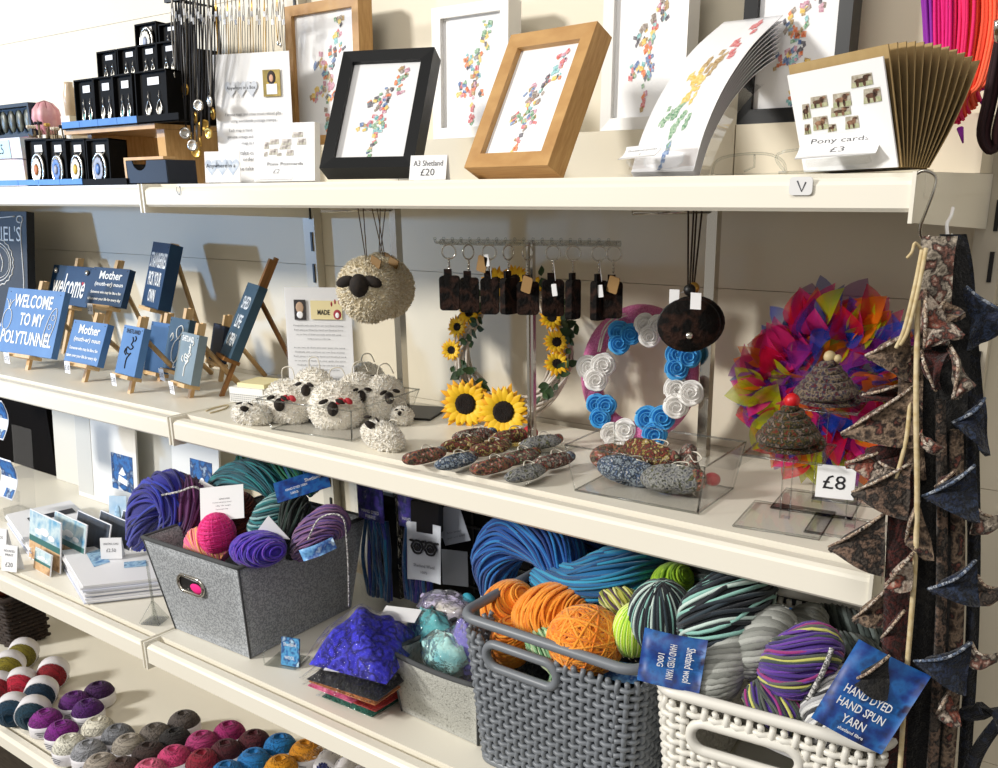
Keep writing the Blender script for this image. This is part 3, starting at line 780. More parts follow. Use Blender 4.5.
# necklaces
YN = .90
zr = at(200, -6, YN).z
t = thing('necklace_rack', 'black rail that the row of necklaces hangs from', 'rack', (at(230, -6, YN).x, YN, zr))
b = MB(); xx0, xx1 = at(165, -6, YN).x, at(292, -6, YN).x; O = V((at(230, -6, YN).x, YN, zr))
b.box(((xx0 + xx1) / 2, YN, zr), (xx1 - xx0, .006, .006)); b.build('rail', BLACK, t, O)
b = MB(); 
x = at(222, 100, YN + .07).x; b.tube([(x, YN + .075, TOP + .001), (x, YN + .075, zr), (x, YN, zr)], .003, 8)
b.box((x, YN + .075, TOP + .002), (.06, .05, .003)); b.build('post', BLACK, t, O)
CORD = M('black_cord', '17161A', .7); CHAIN = M('silver_chain', '8E8A84', .35, .7)
for k in range(15):
    px = 172 + k * 2.9 + rnd.uniform(-1, 1); pe = 176 + k * 2.7 + rnd.uniform(-2, 2); ye = [70, 92, 110, 128, 84, 132, 140, 112, 147, 100, 136, 120, 96, 128, 108][k]
    Y = YN - .004 + (k % 3) * .006
    O = at(px, -4, Y)
    t = thing('necklace', 'black corded necklace with a gold pendant, hanging over the pine stand', 'necklace', O, 'necklaces with black cords')
    A = at(pe, ye, Y)
    b = MB(); b.tube(cr([O, at((px + pe) / 2 - 1.6, ye * .5, Y), A], 4), .0011, 5); b.tube(cr([O, at((px + pe) / 2 + 1.6, ye * .5, Y), A], 4), .0011, 5); b.build('cord', CORD if k % 4 else CHAIN, t, O)
    b = MB(); r = pxs(4.6, A); b.lathe([(r * .8, -.0008), (r * 1.25, -.0006), (r * 1.25, .0012), (r * .95, .0018), (r * .7, .0004), (0, .0008)], 14, 0, T_(A + V((0, -.002, -r * 1.1))) @ Rz(rnd.uniform(-.6, .6)) @ Rx(PI / 2)); b.build('pendant', GOLD if k % 3 else SILVER, t, O)
    b = MB(); A2 = at(px + 1, 12 + (k % 4) * 3, Y); b.box(A2, (.004, .001, .009)); b.build('price_tag', PAPER, t, O)
for k in range(18):
    px = 216 + k * 4.0 + rnd.uniform(-1, 1); ye = rnd.uniform(60, 120) if px < 270 else rnd.uniform(40, 62); Y = YN + .055 + (k % 2) * .008
    O = at(px, -4, Y); A = at(px + 1, ye, Y)
    t = thing('necklace', 'fine silver chain necklace hanging behind the printed sign', 'necklace', O, 'silver chain necklaces')
    b = MB(); b.tube(cr([O, at(px - 1.2, ye * .5, Y), A], 3), .0007, 4); b.tube(cr([O, at(px + 1.6, ye * .5, Y), A], 3), .0007, 4); b.build('chain', CHAIN if k % 3 else GOLD, t, O)
    b = MB(); b.ball(A + V((0, 0, -.003)), (.0025, .0015, .0035), 8, 6); b.build('pendant', SILVER, t, O)
    b = MB(); A2 = at(px, 14 + (k % 3) * 4, Y - .002); b.box(A2, (.005, .001, .007)); b.build('price_tag', PAPER, t, O)

# ---- far corner trinkets
P = at(8, 178, .85)
t = thing('card_bundle', 'bundle of pastel cards tied with thin string, beside the daisy pendant boxes', 'cards', (P.x, .845, TOP))
w = at(26, 178, .85).x - at(-14, 178, .85).x
hc = at(8, 138, .845).z - TOP; b = MB(); b.box((0, .02, hc / 2), (w, .04, hc)); b.build('cards', M('pastel_cards', 'CFE0EE', .6, var=('E8D9E4', 'EADBC0'), scale=22), t)
b = MB(); b.frame(w + .001, .042, .0006, -.0005, .0005, 0, T_((0, 0, hc * .56)) @ Rx(PI / 2) @ T_((0, 0, -.021))); b.box((0, -.0006, hc * .58), (w, .0006, .0008)); b.build('string', INK, t)
b = MB(); b.box((w * .02, -.0008, hc * .78), (w * .45, .0008, hc * .36)); q = b.build('price_label', M('pale_blue_label', 'BFE4F2', .6), t)
lettering(q, [('£5', w * .02, hc * .78, .020, .016)], DARKINK, y=-.0014)
P = at(12, 140, .93)
t = thing('trinket_tray', 'dark framed tray of small trinkets behind the pastel card bundle', 'tray', (P.x, .93, at(12, 138, .93).z))
w = at(32, 120, .93).x - at(-12, 120, .93).x
ht = at(12, 104, .93).z - at(12, 138, .93).z; b = MB(); b.box((0, .03, ht / 2), (w, .03, ht)); b.frame(w, ht, .006, -.002, .016, 0, z0=0); b.build('tray', M('tray_slate', '22303E', .6), t)
for k in range(5):
    b = MB(); x = -w * .38 + k * w * .18; b.ball((x, .008, ht * .5), (w * .07, .005, ht * .34), 8, 6); b.build('trinket', M('trinket_dark', '2A2A26', .4, var='7F8678', scale=60), t)
zq = at(12, 138, .93).z - TOP - .001; b = MB(); b.box((0, .015, -zq / 2), (w, .04, zq)); b.build('plinth', M('red_box', '9A2A22', .5, var='5A1A18', scale=40), t)
P = at(47, 120, .95); r = pxs(13.5, P)
b = MB(); prof_ = [(r * .4, -r * 1.25), (r * .8, -r * .8), (r, -r * .1), (r * .9, r * .5), (r * .55, r * .95), (0, r * 1.12)]
n = 48; 
for i in range(len(prof_) - 1): pass
b.lathe(prof_, n)
for k in range(8):
    a = 2 * PI * (k + .5) / 8; b.tube([(math.cos(a) * q * .95, math.sin(a) * q * .95, z) for q, z in prof_], .0011, 5, mat=1)
b.v = [(x * (1 + .06 * math.cos(8 * math.atan2(y, x))), y * (1 + .06 * math.cos(8 * math.atan2(y, x))), z) for x, y, z in b.v]
one('shell_ornament', 'pink ribbed sea urchin shell behind the pendant boxes', 'shell', b, [M('pink_shell', 'C9808A', .5, var='E0B4B8', scale=40), M('shell_rib', '8A4A54', .6)], (P.x, .95, at(47, 117, .95).z))
b = MB(); zq = at(47, 117, .95).z - r * 1.25 - TOP - .001; b.box((0, 0, zq / 2), (.03, .03, zq)); one('shell_plinth', 'small cream block under the pink shell', 'block', b, CREAM, (P.x, .95, TOP + .0005))
P = at(70, 115, .96); b = MB(); r = pxs(6.5, P); b.lathe([(r, 0), (r, .035), (r * .6, .05), (r * .65, .056), (r * .55, .056), (r * .5, .05), (r * .85, .034), (r * .85, .004), (0, .004)], 14)
one('glass_bottle', 'small beige bottle standing behind the pink shell', 'bottle', b, M('beige_bottle', 'CDB79A', .3), (P.x, .965, at(70, 116, .965).z)); 
zq = at(70, 116, .965).z - TOP - .001; b = MB(); b.box((P.x, .965, TOP + zq / 2), (.03, .03, zq)); one('bottle_plinth', 'small cream block under the beige bottle', 'block', b, CREAM, V((P.x, .965, TOP)), off=V((P.x, .965, TOP)))
for k, (px, py) in enumerate(((33, 130), (40, 126), (48, 128), (56, 132), (64, 130))):
    P = at(px, 140, .905); b = MB(); h = at(px, py - 6, .905).z - TOP
    for j in range(9):
        a = rnd.uniform(0, 6.28); d = rnd.uniform(.002, .007)
        b.tube(cr([(0, 0, 0), (d * .5 * math.cos(a), d * .5 * math.sin(a), h * .6), (d * math.cos(a), d * math.sin(a), h * rnd.uniform(.75, 1))], 3), .0009, 4)
        b.ball((d * math.cos(a), d * math.sin(a), h * .95), (.0025, .0025, .003), 6, 4, 1)
    one('dried_flowers', 'sprig of dried flowers standing behind the daisy pendant boxes', 'dried flowers', b, [M('dry_stem', '6B5A3C', .8), M('dry_head_%d' % (k % 3), ('E6DCC8', '2B2A2E', 'C9A050')[k % 3], .8)], (P.x, .905, TOP + .001), 'dried flower sprigs')
# S-hook on the shelf end
A = at(929, 173, FRONT - .012)
P = [at(914, 176, FRONT - .013), at(921, 171.3, FRONT - .012), at(930, 172, FRONT - .01), at(936, 178, FRONT - .008), at(934, 190, FRONT - .008), at(926, 212, FRONT - .006), at(920, 228, FRONT - .004), at(922, 238, FRONT), at(930, 236, FRONT)]
b = MB(); b.tube(cr(P, 6), .0013, 8); one('hanging_hook', 'bent chrome S hook over the end of the top shelf, carrying the brown bunting', 'hook', b, CHROME, A, off=A)
A = at(951, 218, .80)
b = MB(); b.tube(cr([at(953, 208, .82), at(951, 216, .81), at(947, 224, .80), at(948, 236, .795), at(953, 235, .795)], 6), .0014, 8); one('hanging_hook', 'short white hook under the top shelf end, carrying the navy bunting', 'hook', b, PAPER, A, off=A)
# ================================================================== SECOND SHELF: SIGNS ON EASELS
BEECH = wood('easel_beech', 'C8A06A', 'DDBB88', (40, 40, 4)); EOAK = wood('easel_oak', '7A4E1E', '94642C', (40, 40, 4))
SLATE = {k: M('slate_' + k, c, .5, var=v, scale=25, spec=.35) for k, (c, v) in dict(light=('4E78AC', '5A84B6'), navy=('163A5E', '1E4468'), blue=('2E5A8A', '3A6698'), grey=('76868E', '84949C'), teal=('2E4A5E', '3A5466'), dark=('081428', '0E1E38')).items()}  # light carries front-row daylight, navy back-row shade, put into the sign colour
CHALK = M('white_chalk', 'F2F2EE', .7)
def easel_sign(X, w, h, d, mat, label, lines=(), lmat=None, tagw=.017, price='£10', legmat=None, draw=None, drop=None, post=.02, ruled=0., back=True, clipmat=None):
    """a small painted board on a wooden tabletop easel; local z=0 is the board's bottom edge, the easel's feet stand on the shelf"""
    lg = legmat or BEECH
    t = thing('easel_sign', label, 'sign', X, 'painted signs on easels')
    b = MB(); b.box((0, d / 2, h / 2), (w, d, h))
    for sx in (-1, 1): b.box((sx * w * .44, -.0002, h * .94), (.0016, .0008, .0016), 1)
    bd = b.build('board', [mat, BLACK], t)
    if lines: lettering(bd, lines, lmat or CHALK, y=-.0006, bold=.018)
    if draw: draw(bd)
    # easel in the board's own frame: drop = distance down the slope to the shelf
    M3 = X.to_3x3(); up = M3 @ V((0, 0, 1)); yv = M3 @ V((0, 1, 0)); P0 = X.translation
    dr = (P0.z - MID) / up.z if drop is None else drop
    b = MB(); b.box((0, d + .004, (h + post - dr) / 2), (.009, .006, h + post + dr)); b.build('leg', lg, t)
    b = MB(); b.box((0, d * .4, -.0035), (min(w * .8, .07), d + .012, .006)); b.build('ledge', lg, t)
    b = MB(); b.box((0, d - .001, h + post * .45), (.010, .010, post * .9)); b.build('clip', clipmat or lg, t)
    if back:
        top = P0 + up * (h * .82) + yv * (d + .007)
        for sx in (1,):
            foot = top + (M3 @ V((sx * w * .22 + sx * .012, 0, 0))) + V((0, .05 + h * .12, 0)); foot = V((foot.x, foot.y, MID + .001))
            if foot.y > WALL - .025: foot.y = WALL - .03
            iv = X.inverted(); b = MB(); b.tube([iv @ top, iv @ foot], .0042, 4); b.build('leg', lg, t)
    if price:
        b = MB(); Xt = T_((-w * .16, -.013, -.004)) @ Rx(.36); b.box((0, 0, -.008), (tagw, .0006, .020), 0, Xt); pt = b.build('price_tag', PAPER, t)
        lettering(pt, [(price, 0, -.008, tagw * .8, .009)], INK, y=-.0008, X=Xt)
    return t
def outline(pts, r, mat, name='drawing', k=4, closed=False):
    def f(par):
        b = MB()
        for p in pts: b.tube(cr([(x, -.0006, z) for x, z in p], k, closed), r, 4, closed)
        b.build(name, mat, par)
    return f
# WELCOME TO MY POLYTUNNEL
w, h = .178, .122
def veg(par):
    b = MB(); y = -.0006
    b.tube([(-.072 + .014 * math.cos(a), y, .062 + .020 * math.sin(a)) for a in [2 * PI * i / 16 for i in range(16)]], .0008, 4, True)
    for dx in (-.008, 0, .008): b.tube(cr([(-.072, y, .081), (-.072 + dx * .6, y, .093), (-.072 + dx * 1.6, y, .10)], 4), .0008, 4)
    b.tube(cr([(-.072, y, .042), (-.070, y, .034), (-.073, y, .029)], 3), .0006, 4)
    c = lambda s, o: (.066 + s * .010 - o * .009, y, .056 + s * .034 + o * .006)
    b.tube(cr([c(-1, 0), c(-.5, 1), c(.5, 1), c(1, 0), c(.5, -1), c(-.5, -1)], 4, True), .0008, 4, True)
    for s in (-.5, 0, .5): b.tube([(c(s, 0)[0] + .005 * math.cos(a), y, c(s, 0)[2] + .005 * math.sin(a)) for a in [2 * PI * i / 10 for i in range(10)]], .0006, 4, True)
    b.build('drawing', CHALK, par)
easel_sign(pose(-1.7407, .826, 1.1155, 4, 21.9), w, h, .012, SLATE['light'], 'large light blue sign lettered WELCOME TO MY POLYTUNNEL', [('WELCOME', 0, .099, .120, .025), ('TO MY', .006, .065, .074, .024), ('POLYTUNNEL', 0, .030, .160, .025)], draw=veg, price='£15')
ML = lambda w, h: [('Mother', .004, h * .80, w * .62, h * .22), ('(muth-er) noun', .004, h * .55, w * .78, h * .14), ('Someone who may be like a fan', 0, h * .33, w * .84, h * .10), ('taken over your life for every day', 0, h * .15, w * .92, h * .10)]
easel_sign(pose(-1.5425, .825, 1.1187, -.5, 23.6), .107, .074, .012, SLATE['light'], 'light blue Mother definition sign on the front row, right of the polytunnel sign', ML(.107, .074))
easel_sign(pose(-1.6657, .95, 1.1969, 0, 23.4), .120, .072, .012, SLATE['navy'], 'dark blue Mother definition sign in the row behind, overlapping the welcome sign', ML(.12, .072))
def heart(par):
    b = MB(); b.add([(.048 + .0045 * math.sin(a) ** 3, -.0009, .046 + .00030 * (13 * math.cos(a) - 5 * math.cos(2 * a) - 2 * math.cos(3 * a) - math.cos(4 * a))) for a in [2 * PI * i / 18 for i in range(18)]], [tuple(range(18))]); b.build('heart', M('red_heart', 'B5263A', .6), par)
    b = MB()
    for x in (-.058, .058): b.lathe([(.0055, 0), (.005, .003), (0, .0035)], 10, 0, T_((x, -.001, .068)) @ Rx(PI / 2))
    b.build('screw', SILVER, par)
P = AY(66, 305, .985)
t = easel_sign(pose(P.x, .985, P.z, 0, 20), .150, .080, .010, SLATE['navy'], 'dark navy sign with white script welcome and a small red heart', (), draw=heart)
lettering(t.children[0], [('welcome', -.002, .040, .118, .048)], CHALK, y=-.0008, bold=.012, shear=.25)
easel_sign(pose(-1.5139, .95, 1.2032, -17, 17.5), .100, .1155, .022, SLATE['navy'], 'tall dark blue sign lettered PICK YOUR OWN, raised behind the others', [('STRAWBERRIES', .002, .084, .090, .027), ('PICK YOUR', .0, .051, .072, .025), ('OWN', .0, .021, .038, .023)], price=None, post=.004)
b_map = [[(x + rnd.uniform(-.003, .003), z) for x, z in ((.004, .062), (.010, .056), (.004, .050), (.012, .046), (.0, .042), (-.006, .045), (-.010, .036), (-.002, .034), (.006, .036), (-.004, .028), (-.002, .018), (-.006, .010))], [(.012, .064), (.016, .060), (.012, .056)], [(-.012, .042), (-.014, .036), (-.008, .032)]]
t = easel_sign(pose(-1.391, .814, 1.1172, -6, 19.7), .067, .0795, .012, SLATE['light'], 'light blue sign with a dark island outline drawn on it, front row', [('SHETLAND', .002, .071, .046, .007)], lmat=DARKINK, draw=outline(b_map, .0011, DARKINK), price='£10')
P = AY(150, 372, .89)
easel_sign(pose(P.x, .895, P.z, -4, 18), .060, .085, .012, SLATE['blue'], 'plain blue sign half hidden behind the dark island outline sign', price=None)
puff = [[(-.004, .066), (.002, .072), (.012, .074), (.018, .066), (.010, .058), (.004, .052), (-.002, .058), (-.004, .066)], [(.004, .052), (-.006, .044), (-.010, .030), (-.006, .016), (.004, .012), (.012, .020), (.014, .034), (.012, .050)], [(-.006, .016), (-.012, .008), (-.004, .008)], [(.004, .012), (.004, .004), (.010, .006)], [(-.022, .052), (-.016, .060), (-.012, .052), (-.018, .046)]]
P = AY(172, 372, .885)
easel_sign(pose(P.x, .885, P.z + .004, -8, 17), .066, .086, .012, SLATE['teal'], 'dark grey-blue sign with a white puffin outline, behind the grey island sign', draw=outline(puff, .001, CHALK), price='£10')
w_map = [[(a + .004, b) for a, b in b_map[0]], [(a + .003, b + .004) for a, b in b_map[1]], b_map[2], [(.006, .058), (.012, .052), (.006, .044), (.012, .04)], [(-.002, .04), (.008, .038), (.002, .03)]]
easel_sign(pose(-1.2812, .844, 1.1118, -11, 16.8), .064, .078, .014, SLATE['grey'], 'grey sign with a white island outline under the word SHETLAND', [('SHETLAND', -.004, .069, .040, .009)], draw=outline(w_map, .0011, CHALK), price='£10')
P = AY(214, 361, .955)
easel_sign(pose(P.x, .955, P.z, -20, 14), .062, .062, .012, SLATE['dark'], 'plain midnight navy sign standing in shade beside the tall oak easel', price=None)
WT = M('white_lettering_block', 'D9DDE0', .7)
t = easel_sign(pose(-1.2417, .90, 1.1498, -24, 26.8), .070, .122, .014, SLATE['teal'], 'tall dark oak easel holding a narrow slate sign with three white words', [('SHED', .002, .090, .042, .021), ('LIFE', .001, .059, .034, .021), ('OPEN', -.002, .028, .044, .021)], lmat=WT, price=None, legmat=EOAK, post=.052)
b = MB(); b.box((.0, .010, .150), (.007, .001, .024)); pl = b.build('price_label', PAPER, t); 
# chalkboard at the far left
P = AY(14, 372, .93)
CB = M('chalkboard', '141517', .6, var='1D1E20', scale=30)
X = pose(AY(-18, 372, .935).x, .935, MID + .001, 0, 8)
w = AY(31, 300, .95).x - AY(-67, 300, .95).x
t = thing('chalkboard', 'black board with ornate white scroll lettering, standing behind the welcome signs', 'sign', X)
hb = AY(30, 211, .955).z - MID; b = MB(); b.box((0, .008, hb / 2), (w, .016, hb)); cb = b.build('board', CB, t)
lettering(cb, [("DANIEL'S", w * .25, hb * .84, w * .40, .030), ('BRAND', w * .25, hb * .16, w * .2, .012)], CHALK, y=-.0008)
b = MB(); y = -.0006; cx = w * .22; zo = hb * .63
def ell(rx, rz, r, n=28, wob=0): b.tube([(cx + rx * (1 + wob * (i % 2)) * math.cos(2 * PI * i / n), y, zo + rz * (1 + wob * (i % 2)) * math.sin(2 * PI * i / n)) for i in range(n)], r, 4, True)
ell(.062, .040, .0012); ell(.055, .034, .0007); ell(.070, .047, .0012, 40, .06)
b.tube(cr([(w * .46, y, .012), (w * .47, y, .06), (w * .45, y, .1), (w * .47, y, .14), (w * .45, y, hb * .85), (w * .47, y, hb * .95), (w * .43, y, hb * .965), (w * .42, y, hb * .93), (w * .45, y, hb * .92)], 5), .0013, 4)
b.tube(cr([(w * .40, y, hb * .965), (w * .2, y, hb * .95), (0, y, hb * .97), (-w * .3, y, hb * .96)], 5), .0011, 4); b.tube(cr([(w * .42, y, .06), (w * .38, y, .052), (w * .43, y, .05), (w * .40, y, .042), (w * .44, y, .03)], 5), .0011, 4)
for dx in (-.02, 0, .02): b.tube(cr([(cx + dx, y, zo - .020), (cx + dx + .008, y, zo), (cx + dx - .004, y, zo + .018)], 4), .0012, 4)
b.build('scrollwork', CHALK, cb)
# notelet box
P = AZ(247, 404, MID)
t = thing('notelet_box', 'small white patterned box with yellow notes, beside the fluffy sheep', 'box', pose(P.x, P.y, MID + .001, 12))
w = .064
b = MB(); b.box((0, .03, .012), (w, .06, .023)); bx = b.build('box', M('white_box', 'EBE9E2', .5), t)
b = MB()
for i in range(17):
    for j in range(4): b.box((-w * .46 + i * w * .057, -.0003, .003 + j * .0032), (.0013, .0006, .0013))
b.build('dot_pattern', INK, bx)
b = MB(); b.box((.004, .032, .0265), (w * .8, .05, .006)); b.build('notes', M('yellow_notes', 'EFE3B0', .7), t)
b = MB(); b.tube(cr([AZ(206, 411, MID + .001), AZ(214, 408, MID + .001), AZ(228, 405, MID + .001), AZ(224, 409, MID + .001), AZ(210, 413, MID + .001)], 5), .0012, 5)
A = AZ(214, 409, MID); one('string_tie', 'loop of cream string lying on the shelf before the notelet box', 'string', b, M('cream_string', 'CDBE9C', .9), A, off=A)
# printed sign behind the sheep
X = pose(-.9997, .88, MID + .001, 26, 3)
t = thing('maker_sign', 'white printed sign with a red handprint logo standing behind the fluffy sheep', 'sign', X)
w, h = .098, .183
b = MB(); b.box((0, .0012, h / 2), (w, .0015, h)); b.box((0, .02, .001), (w, .04, .002)); s = b.build('sheet', PAPER, t)
b = MB(); b.box((0, -.0008, h / 2), (w + .002, .001, h + .002)); b.build('holder', CLEAR, t)
yy = h - .031
b = MB(); b.box((.013, -.0017, yy), (.046, .0004, .026)); b.box((-.026, -.0017, yy), (.017, .0004, .028), 1); b.ball((-.026, -.0019, yy + .003), (.006, .0004, .008), 10, 6, 2); b.ball((-.026, -.0021, yy - .007), (.005, .0004, .005), 8, 6, 3)
b.ball((.029, -.0020, yy - .006), (.006, .0004, .007), 10, 6, 4)
for k in range(4): a = .5 + k * .5; b.ball((.029 + .012 * math.cos(a + .3), -.0020, yy - .002 + .014 * math.sin(a + .3)), (.0014, .0004, .0035), 6, 5, 4)
b.ball((.029, -.0023, yy - .007), (.003, .0004, .004), 8, 6, 5)
b.build('logo_picture', [M('straw', 'E4D6A4', .7), M('dk_photo', '2A2423', .6), M('ph_face', 'B99B80', .7), PAPER, M('hand_red', '9E2230', .6), PAPER], s)
lettering(s, [('MADE', .009, yy - .003, .018, .007)], DARKINK, y=-.0023, bold=.02)
L = []
for k, ww in enumerate((.074, .072, .066, .034, 0, .076, .074, .078, .076, .07, .056, 0, .074, .077, .05, .036)):
    if ww: L.append((['Handmade with wool from our own flock of sheep', 'Each piece is felted by hand and finished here', 'so no two of them are ever quite the same'][k % 3], 0, yy - .022 - k * .0062, ww, .0030))
lettering(s, L, INK, y=-.0017)

# ---- fluffy sheep
WOOLW = [M('fleece_white', 'F6F1E6', .9, sheen=.4, var='EDE6D8', scale=120), M('fleece_cream', 'F2ECDE', .9, sheen=.4), M('fleece_pale', 'FCFAF4', .9, sheen=.4)]
FACE = M('sheep_face', '17120F', .85, var='2B211A', scale=200); RED = M('red_bow', 'B0202E', .7); STRING = M('white_string', 'D9D3C4', .9)
def fleece_mesh(r, n, ln, tr, seed):
    b = MB(); fluff(b, (0, 0, 0), r, n, ln, tr, random.Random(seed), 0, 3); return b
def sheep(X, r, seed, label, group, bow=True, n=950):
    t = thing('felt_sheep', label, 'toy sheep', X, group)
    fleece_mesh(r, int(n * 1.7), .0042, .0010, seed).build('fleece', WOOLW, t)
    b = MB(); b.ball((0, -r[1] * 1.10, r[2] * .22), (r[0] * .21, r[1] * .46, r[2] * .28), 12, 8, 0, Rx(.2))
    hd = b.build('head', FACE, t)
    for sx in (-1, 1):
        b = MB(); b.ball((0, 0, 0), (r[0] * .20, r[1] * .12, r[2] * .09), 8, 6, 0, T_((sx * r[0] * .31, -r[1] * 1.34, r[2] * .38)) @ Ry(sx * .35)); b.build('ear', FACE, hd)
    if bow:
        b = MB()
        for sx in (-1, 1): b.ball((0, 0, 0), (.006, .003, .004), 8, 6, 0, T_((r[0] * .45 + sx * .006, -r[1] * 1.25, r[2] * .38)) @ Ry(sx * .6))
        b.ball((r[0] * .45, -r[1] * 1.28, r[2] * .38), .003, 8, 6); b.build('bow', RED, t)
    b = MB(); b.tube(cr([(-r[0] * .2, 0, r[2]), (-r[0] * .1, -.004, r[2] * 1.5), (r[0] * .3, -.004, r[2] * 1.55), (r[0] * .5, -r[1] * .4, r[2] * 1.1)], 5), .0009, 4); b.build('string', STRING, t)
    return t
# clear tray: world points of its floor
A, B = AZ(272, 430, MID), AZ(352, 442, MID)
D = V((B.y - A.y, 0, 0)); ax = (B - A).normalized(); ay = V((-ax.y, ax.x, 0)); yaw = math.degrees(math.atan2(ax.y, ax.x))
def clear_tray(name, label, A, B, depth, h, wall=.0016, flare=.012):
    L = (B - A).length; ax = (B - A).normalized(); yaw = math.degrees(math.atan2(ax.y, ax.x))
    X = pose(A.x, A.y, MID + .0008, yaw)
    b = MB(); t = wall; f = flare
    lo = [(0, 0), (L, 0), (L, depth), (0, depth)]; hi = [(-f, -f), (L + f, -f), (L + f, depth + f), (-f, depth + f)]
    b.box((L / 2, depth / 2, t / 2), (L, depth, t))
    for i in range(4):
        j = (i + 1) % 4
        p = [(*lo[i], t), (*lo[j], t), (*hi[j], h), (*hi[i], h)]
        n = (V(p[1]) - V(p[0])).cross(V(p[3]) - V(p[0])).normalized() * t
        b.add([V(q) for q in p] + [V(q) - n for q in p], [(0, 1, 2, 3), (7, 6, 5, 4), (0, 4, 5, 1), (1, 5, 6, 2), (2, 6, 7, 3), (3, 7, 4, 0)])
    t_ = thing(name, label, 'tray', X); b.build('walls', CLEAR, t_)
    r = MB(); r.tube([(x, y, h) for x, y in hi], .0011, 6, True); r.tube([(x, y, t * .5) for x, y in lo], .0011, 6, True)
    for l, k in zip(lo, hi): r.tube([(*l, t), (*k, h)], .0009, 5)
    r.build('rim', CLEAR2, t_)
    return t_
clear_tray('clear_tray', 'clear acrylic tray heaped with white fluffy felt sheep', A, B, .125, .044)
G = 'white felt sheep in the clear tray'
for k, (px, py, z, r, yw, lb) in enumerate(((288, 404, .026, .034, -6, 'white fluffy sheep with red bow at the left front of the tray'), (336, 408, .027, .036, 10, 'white fluffy sheep with red bow at the middle front of the tray'),
        (314, 390, .046, .030, -10, 'white fluffy sheep on top of the tray heap, behind the two with bows'), (358, 396, .038, .031, 30, 'white fluffy sheep at the tray centre, right of the middle front one'),
        (383, 398, .034, .031, 40, 'white fluffy sheep at the right end of the tray'), (366, 382, .042, .027, 25, 'small white fluffy sheep at the back right of the tray'))):
    P = AZ(px, py, MID + z)
    sheep(pose(P.x, P.y, P.z, yw + 28, 4), (r, r * .62, r * .98), 20 + k, lb, G, k < 2, 1000)
P = AZ(252, 416, MID + .012); sheep(pose(P.x, P.y, MID + .0135, 20, 40), (.028, .018, .014), 31, 'flat white fluffy sheep lying on the shelf left of the clear tray', 'loose white felt sheep', False, 700)
P = AZ(383, 438, MID + .014); sheep(pose(P.x, P.y, MID + .0155, -10, 50), (.034, .022, .016), 32, 'white fluffy sheep lying face down in front of the tray', 'loose white felt sheep', False, 900)
P = AZ(402, 418, MID + .010); sheep(pose(P.x, P.y, MID + .0125, 30, 30), (.014, .012, .012), 33, 'tiny white fluffy sheep lying at the foot of the left chrome pole', 'loose white felt sheep', False, 350)

# ---- chrome poles with arms
def pole(px, py, label, yaw, w=.011, basew=.11, arm=-.06):
    P = AZ(px, py, MID)
    t = thing('display_pole', label, 'pole stand', (P.x, P.y, MID + .0005))
    H = TOP - .024 - MID
    b = MB(); b.box((0, 0, H / 2), (w, .012, H)); b.build('pole', CHROME, t)
    b = MB(); b.box((0, 0, .0015), (basew, .075, .003), 0, Rz(math.radians(yaw)));  b.build('base_plate', BLACK if yaw > 0 else CLEAR, t)
    b = MB(); b.tube([(0, 0, H - .012), (arm, -.08, H - .012)], .003, 8); b.build('arm', CHROME, t)
    return t, P
t1, P1 = pole(404.5, 413, 'chrome display pole with black foot, behind the hanging cream pompom sheep', 20)
t2, P2 = pole(703, 456, 'chrome display pole behind the hanging black fur purses', 0, .0125)
# hanging pompom sheep
CRM = [M('pompom_cream', 'E8DCC0', .95, sheen=.4), M('pompom_tan', 'DACBA8', .95, sheen=.4), M('pompom_light', 'F2EAD6', .95, sheen=.4)]
TAGB = M('tag_brown', '8A6A3C', .7)
def hang(px, py, Y, rpx, label, face, seed, topx):
    P = AY(px, py, Y); r = pxs(rpx, P)
    t = thing('hanging_sheep', label, 'pompom sheep', P, 'cream pompom sheep hanging from the chrome pole')
    b = MB(); fluff(b, (0, 0, 0), (r * .95, r * .8, r * .95), 3600, .0055, .0011, random.Random(seed), 0, 3); b.build('fleece', CRM, t)
    if face:
        b = MB(); Xf = Rz(math.radians(28)); b.ball((0, -r * .86, r * .22), (r * .30, r * .3, r * .36), 12, 8, 0, Xf); hd = b.build('head', FACE, t)
        for sx in (-1, 1):
            b = MB(); b.ball((0, 0, 0), (r * .30, r * .1, r * .17), 8, 6, 0, Xf @ T_((sx * r * .44, -r * .86, r * .34)) @ Ry(sx * .35)); b.build('ear', FACE, hd)
    b = MB()
    for s in (-1, 1):
        Q = AY(topx + s * 3, 207, Y); Q.z = TOP - .02
        b.tube([Q - P, V((s * .001, 0, r * .95))], .0009, 4)
    b.build('string', M('brown_string', '6B563C', .9), t)
    b = MB(); b.box((r * .25, -r * .25, r * 1.08), (r * .42, .0015, r * .28), 0, Ry(.4)); b.build('tag', TAGB, t)
hang(368, 290, .850, 32, 'cream pompom sheep with a black face hanging in front', True, 41, 360)
hang(386, 288, .895, 29, 'cream pompom hanging behind the black-faced sheep', False, 42, 373)
hang(381, 283, .920, 28, 'cream pompom hanging nearest the wall, behind the other two', False, 43, 384)
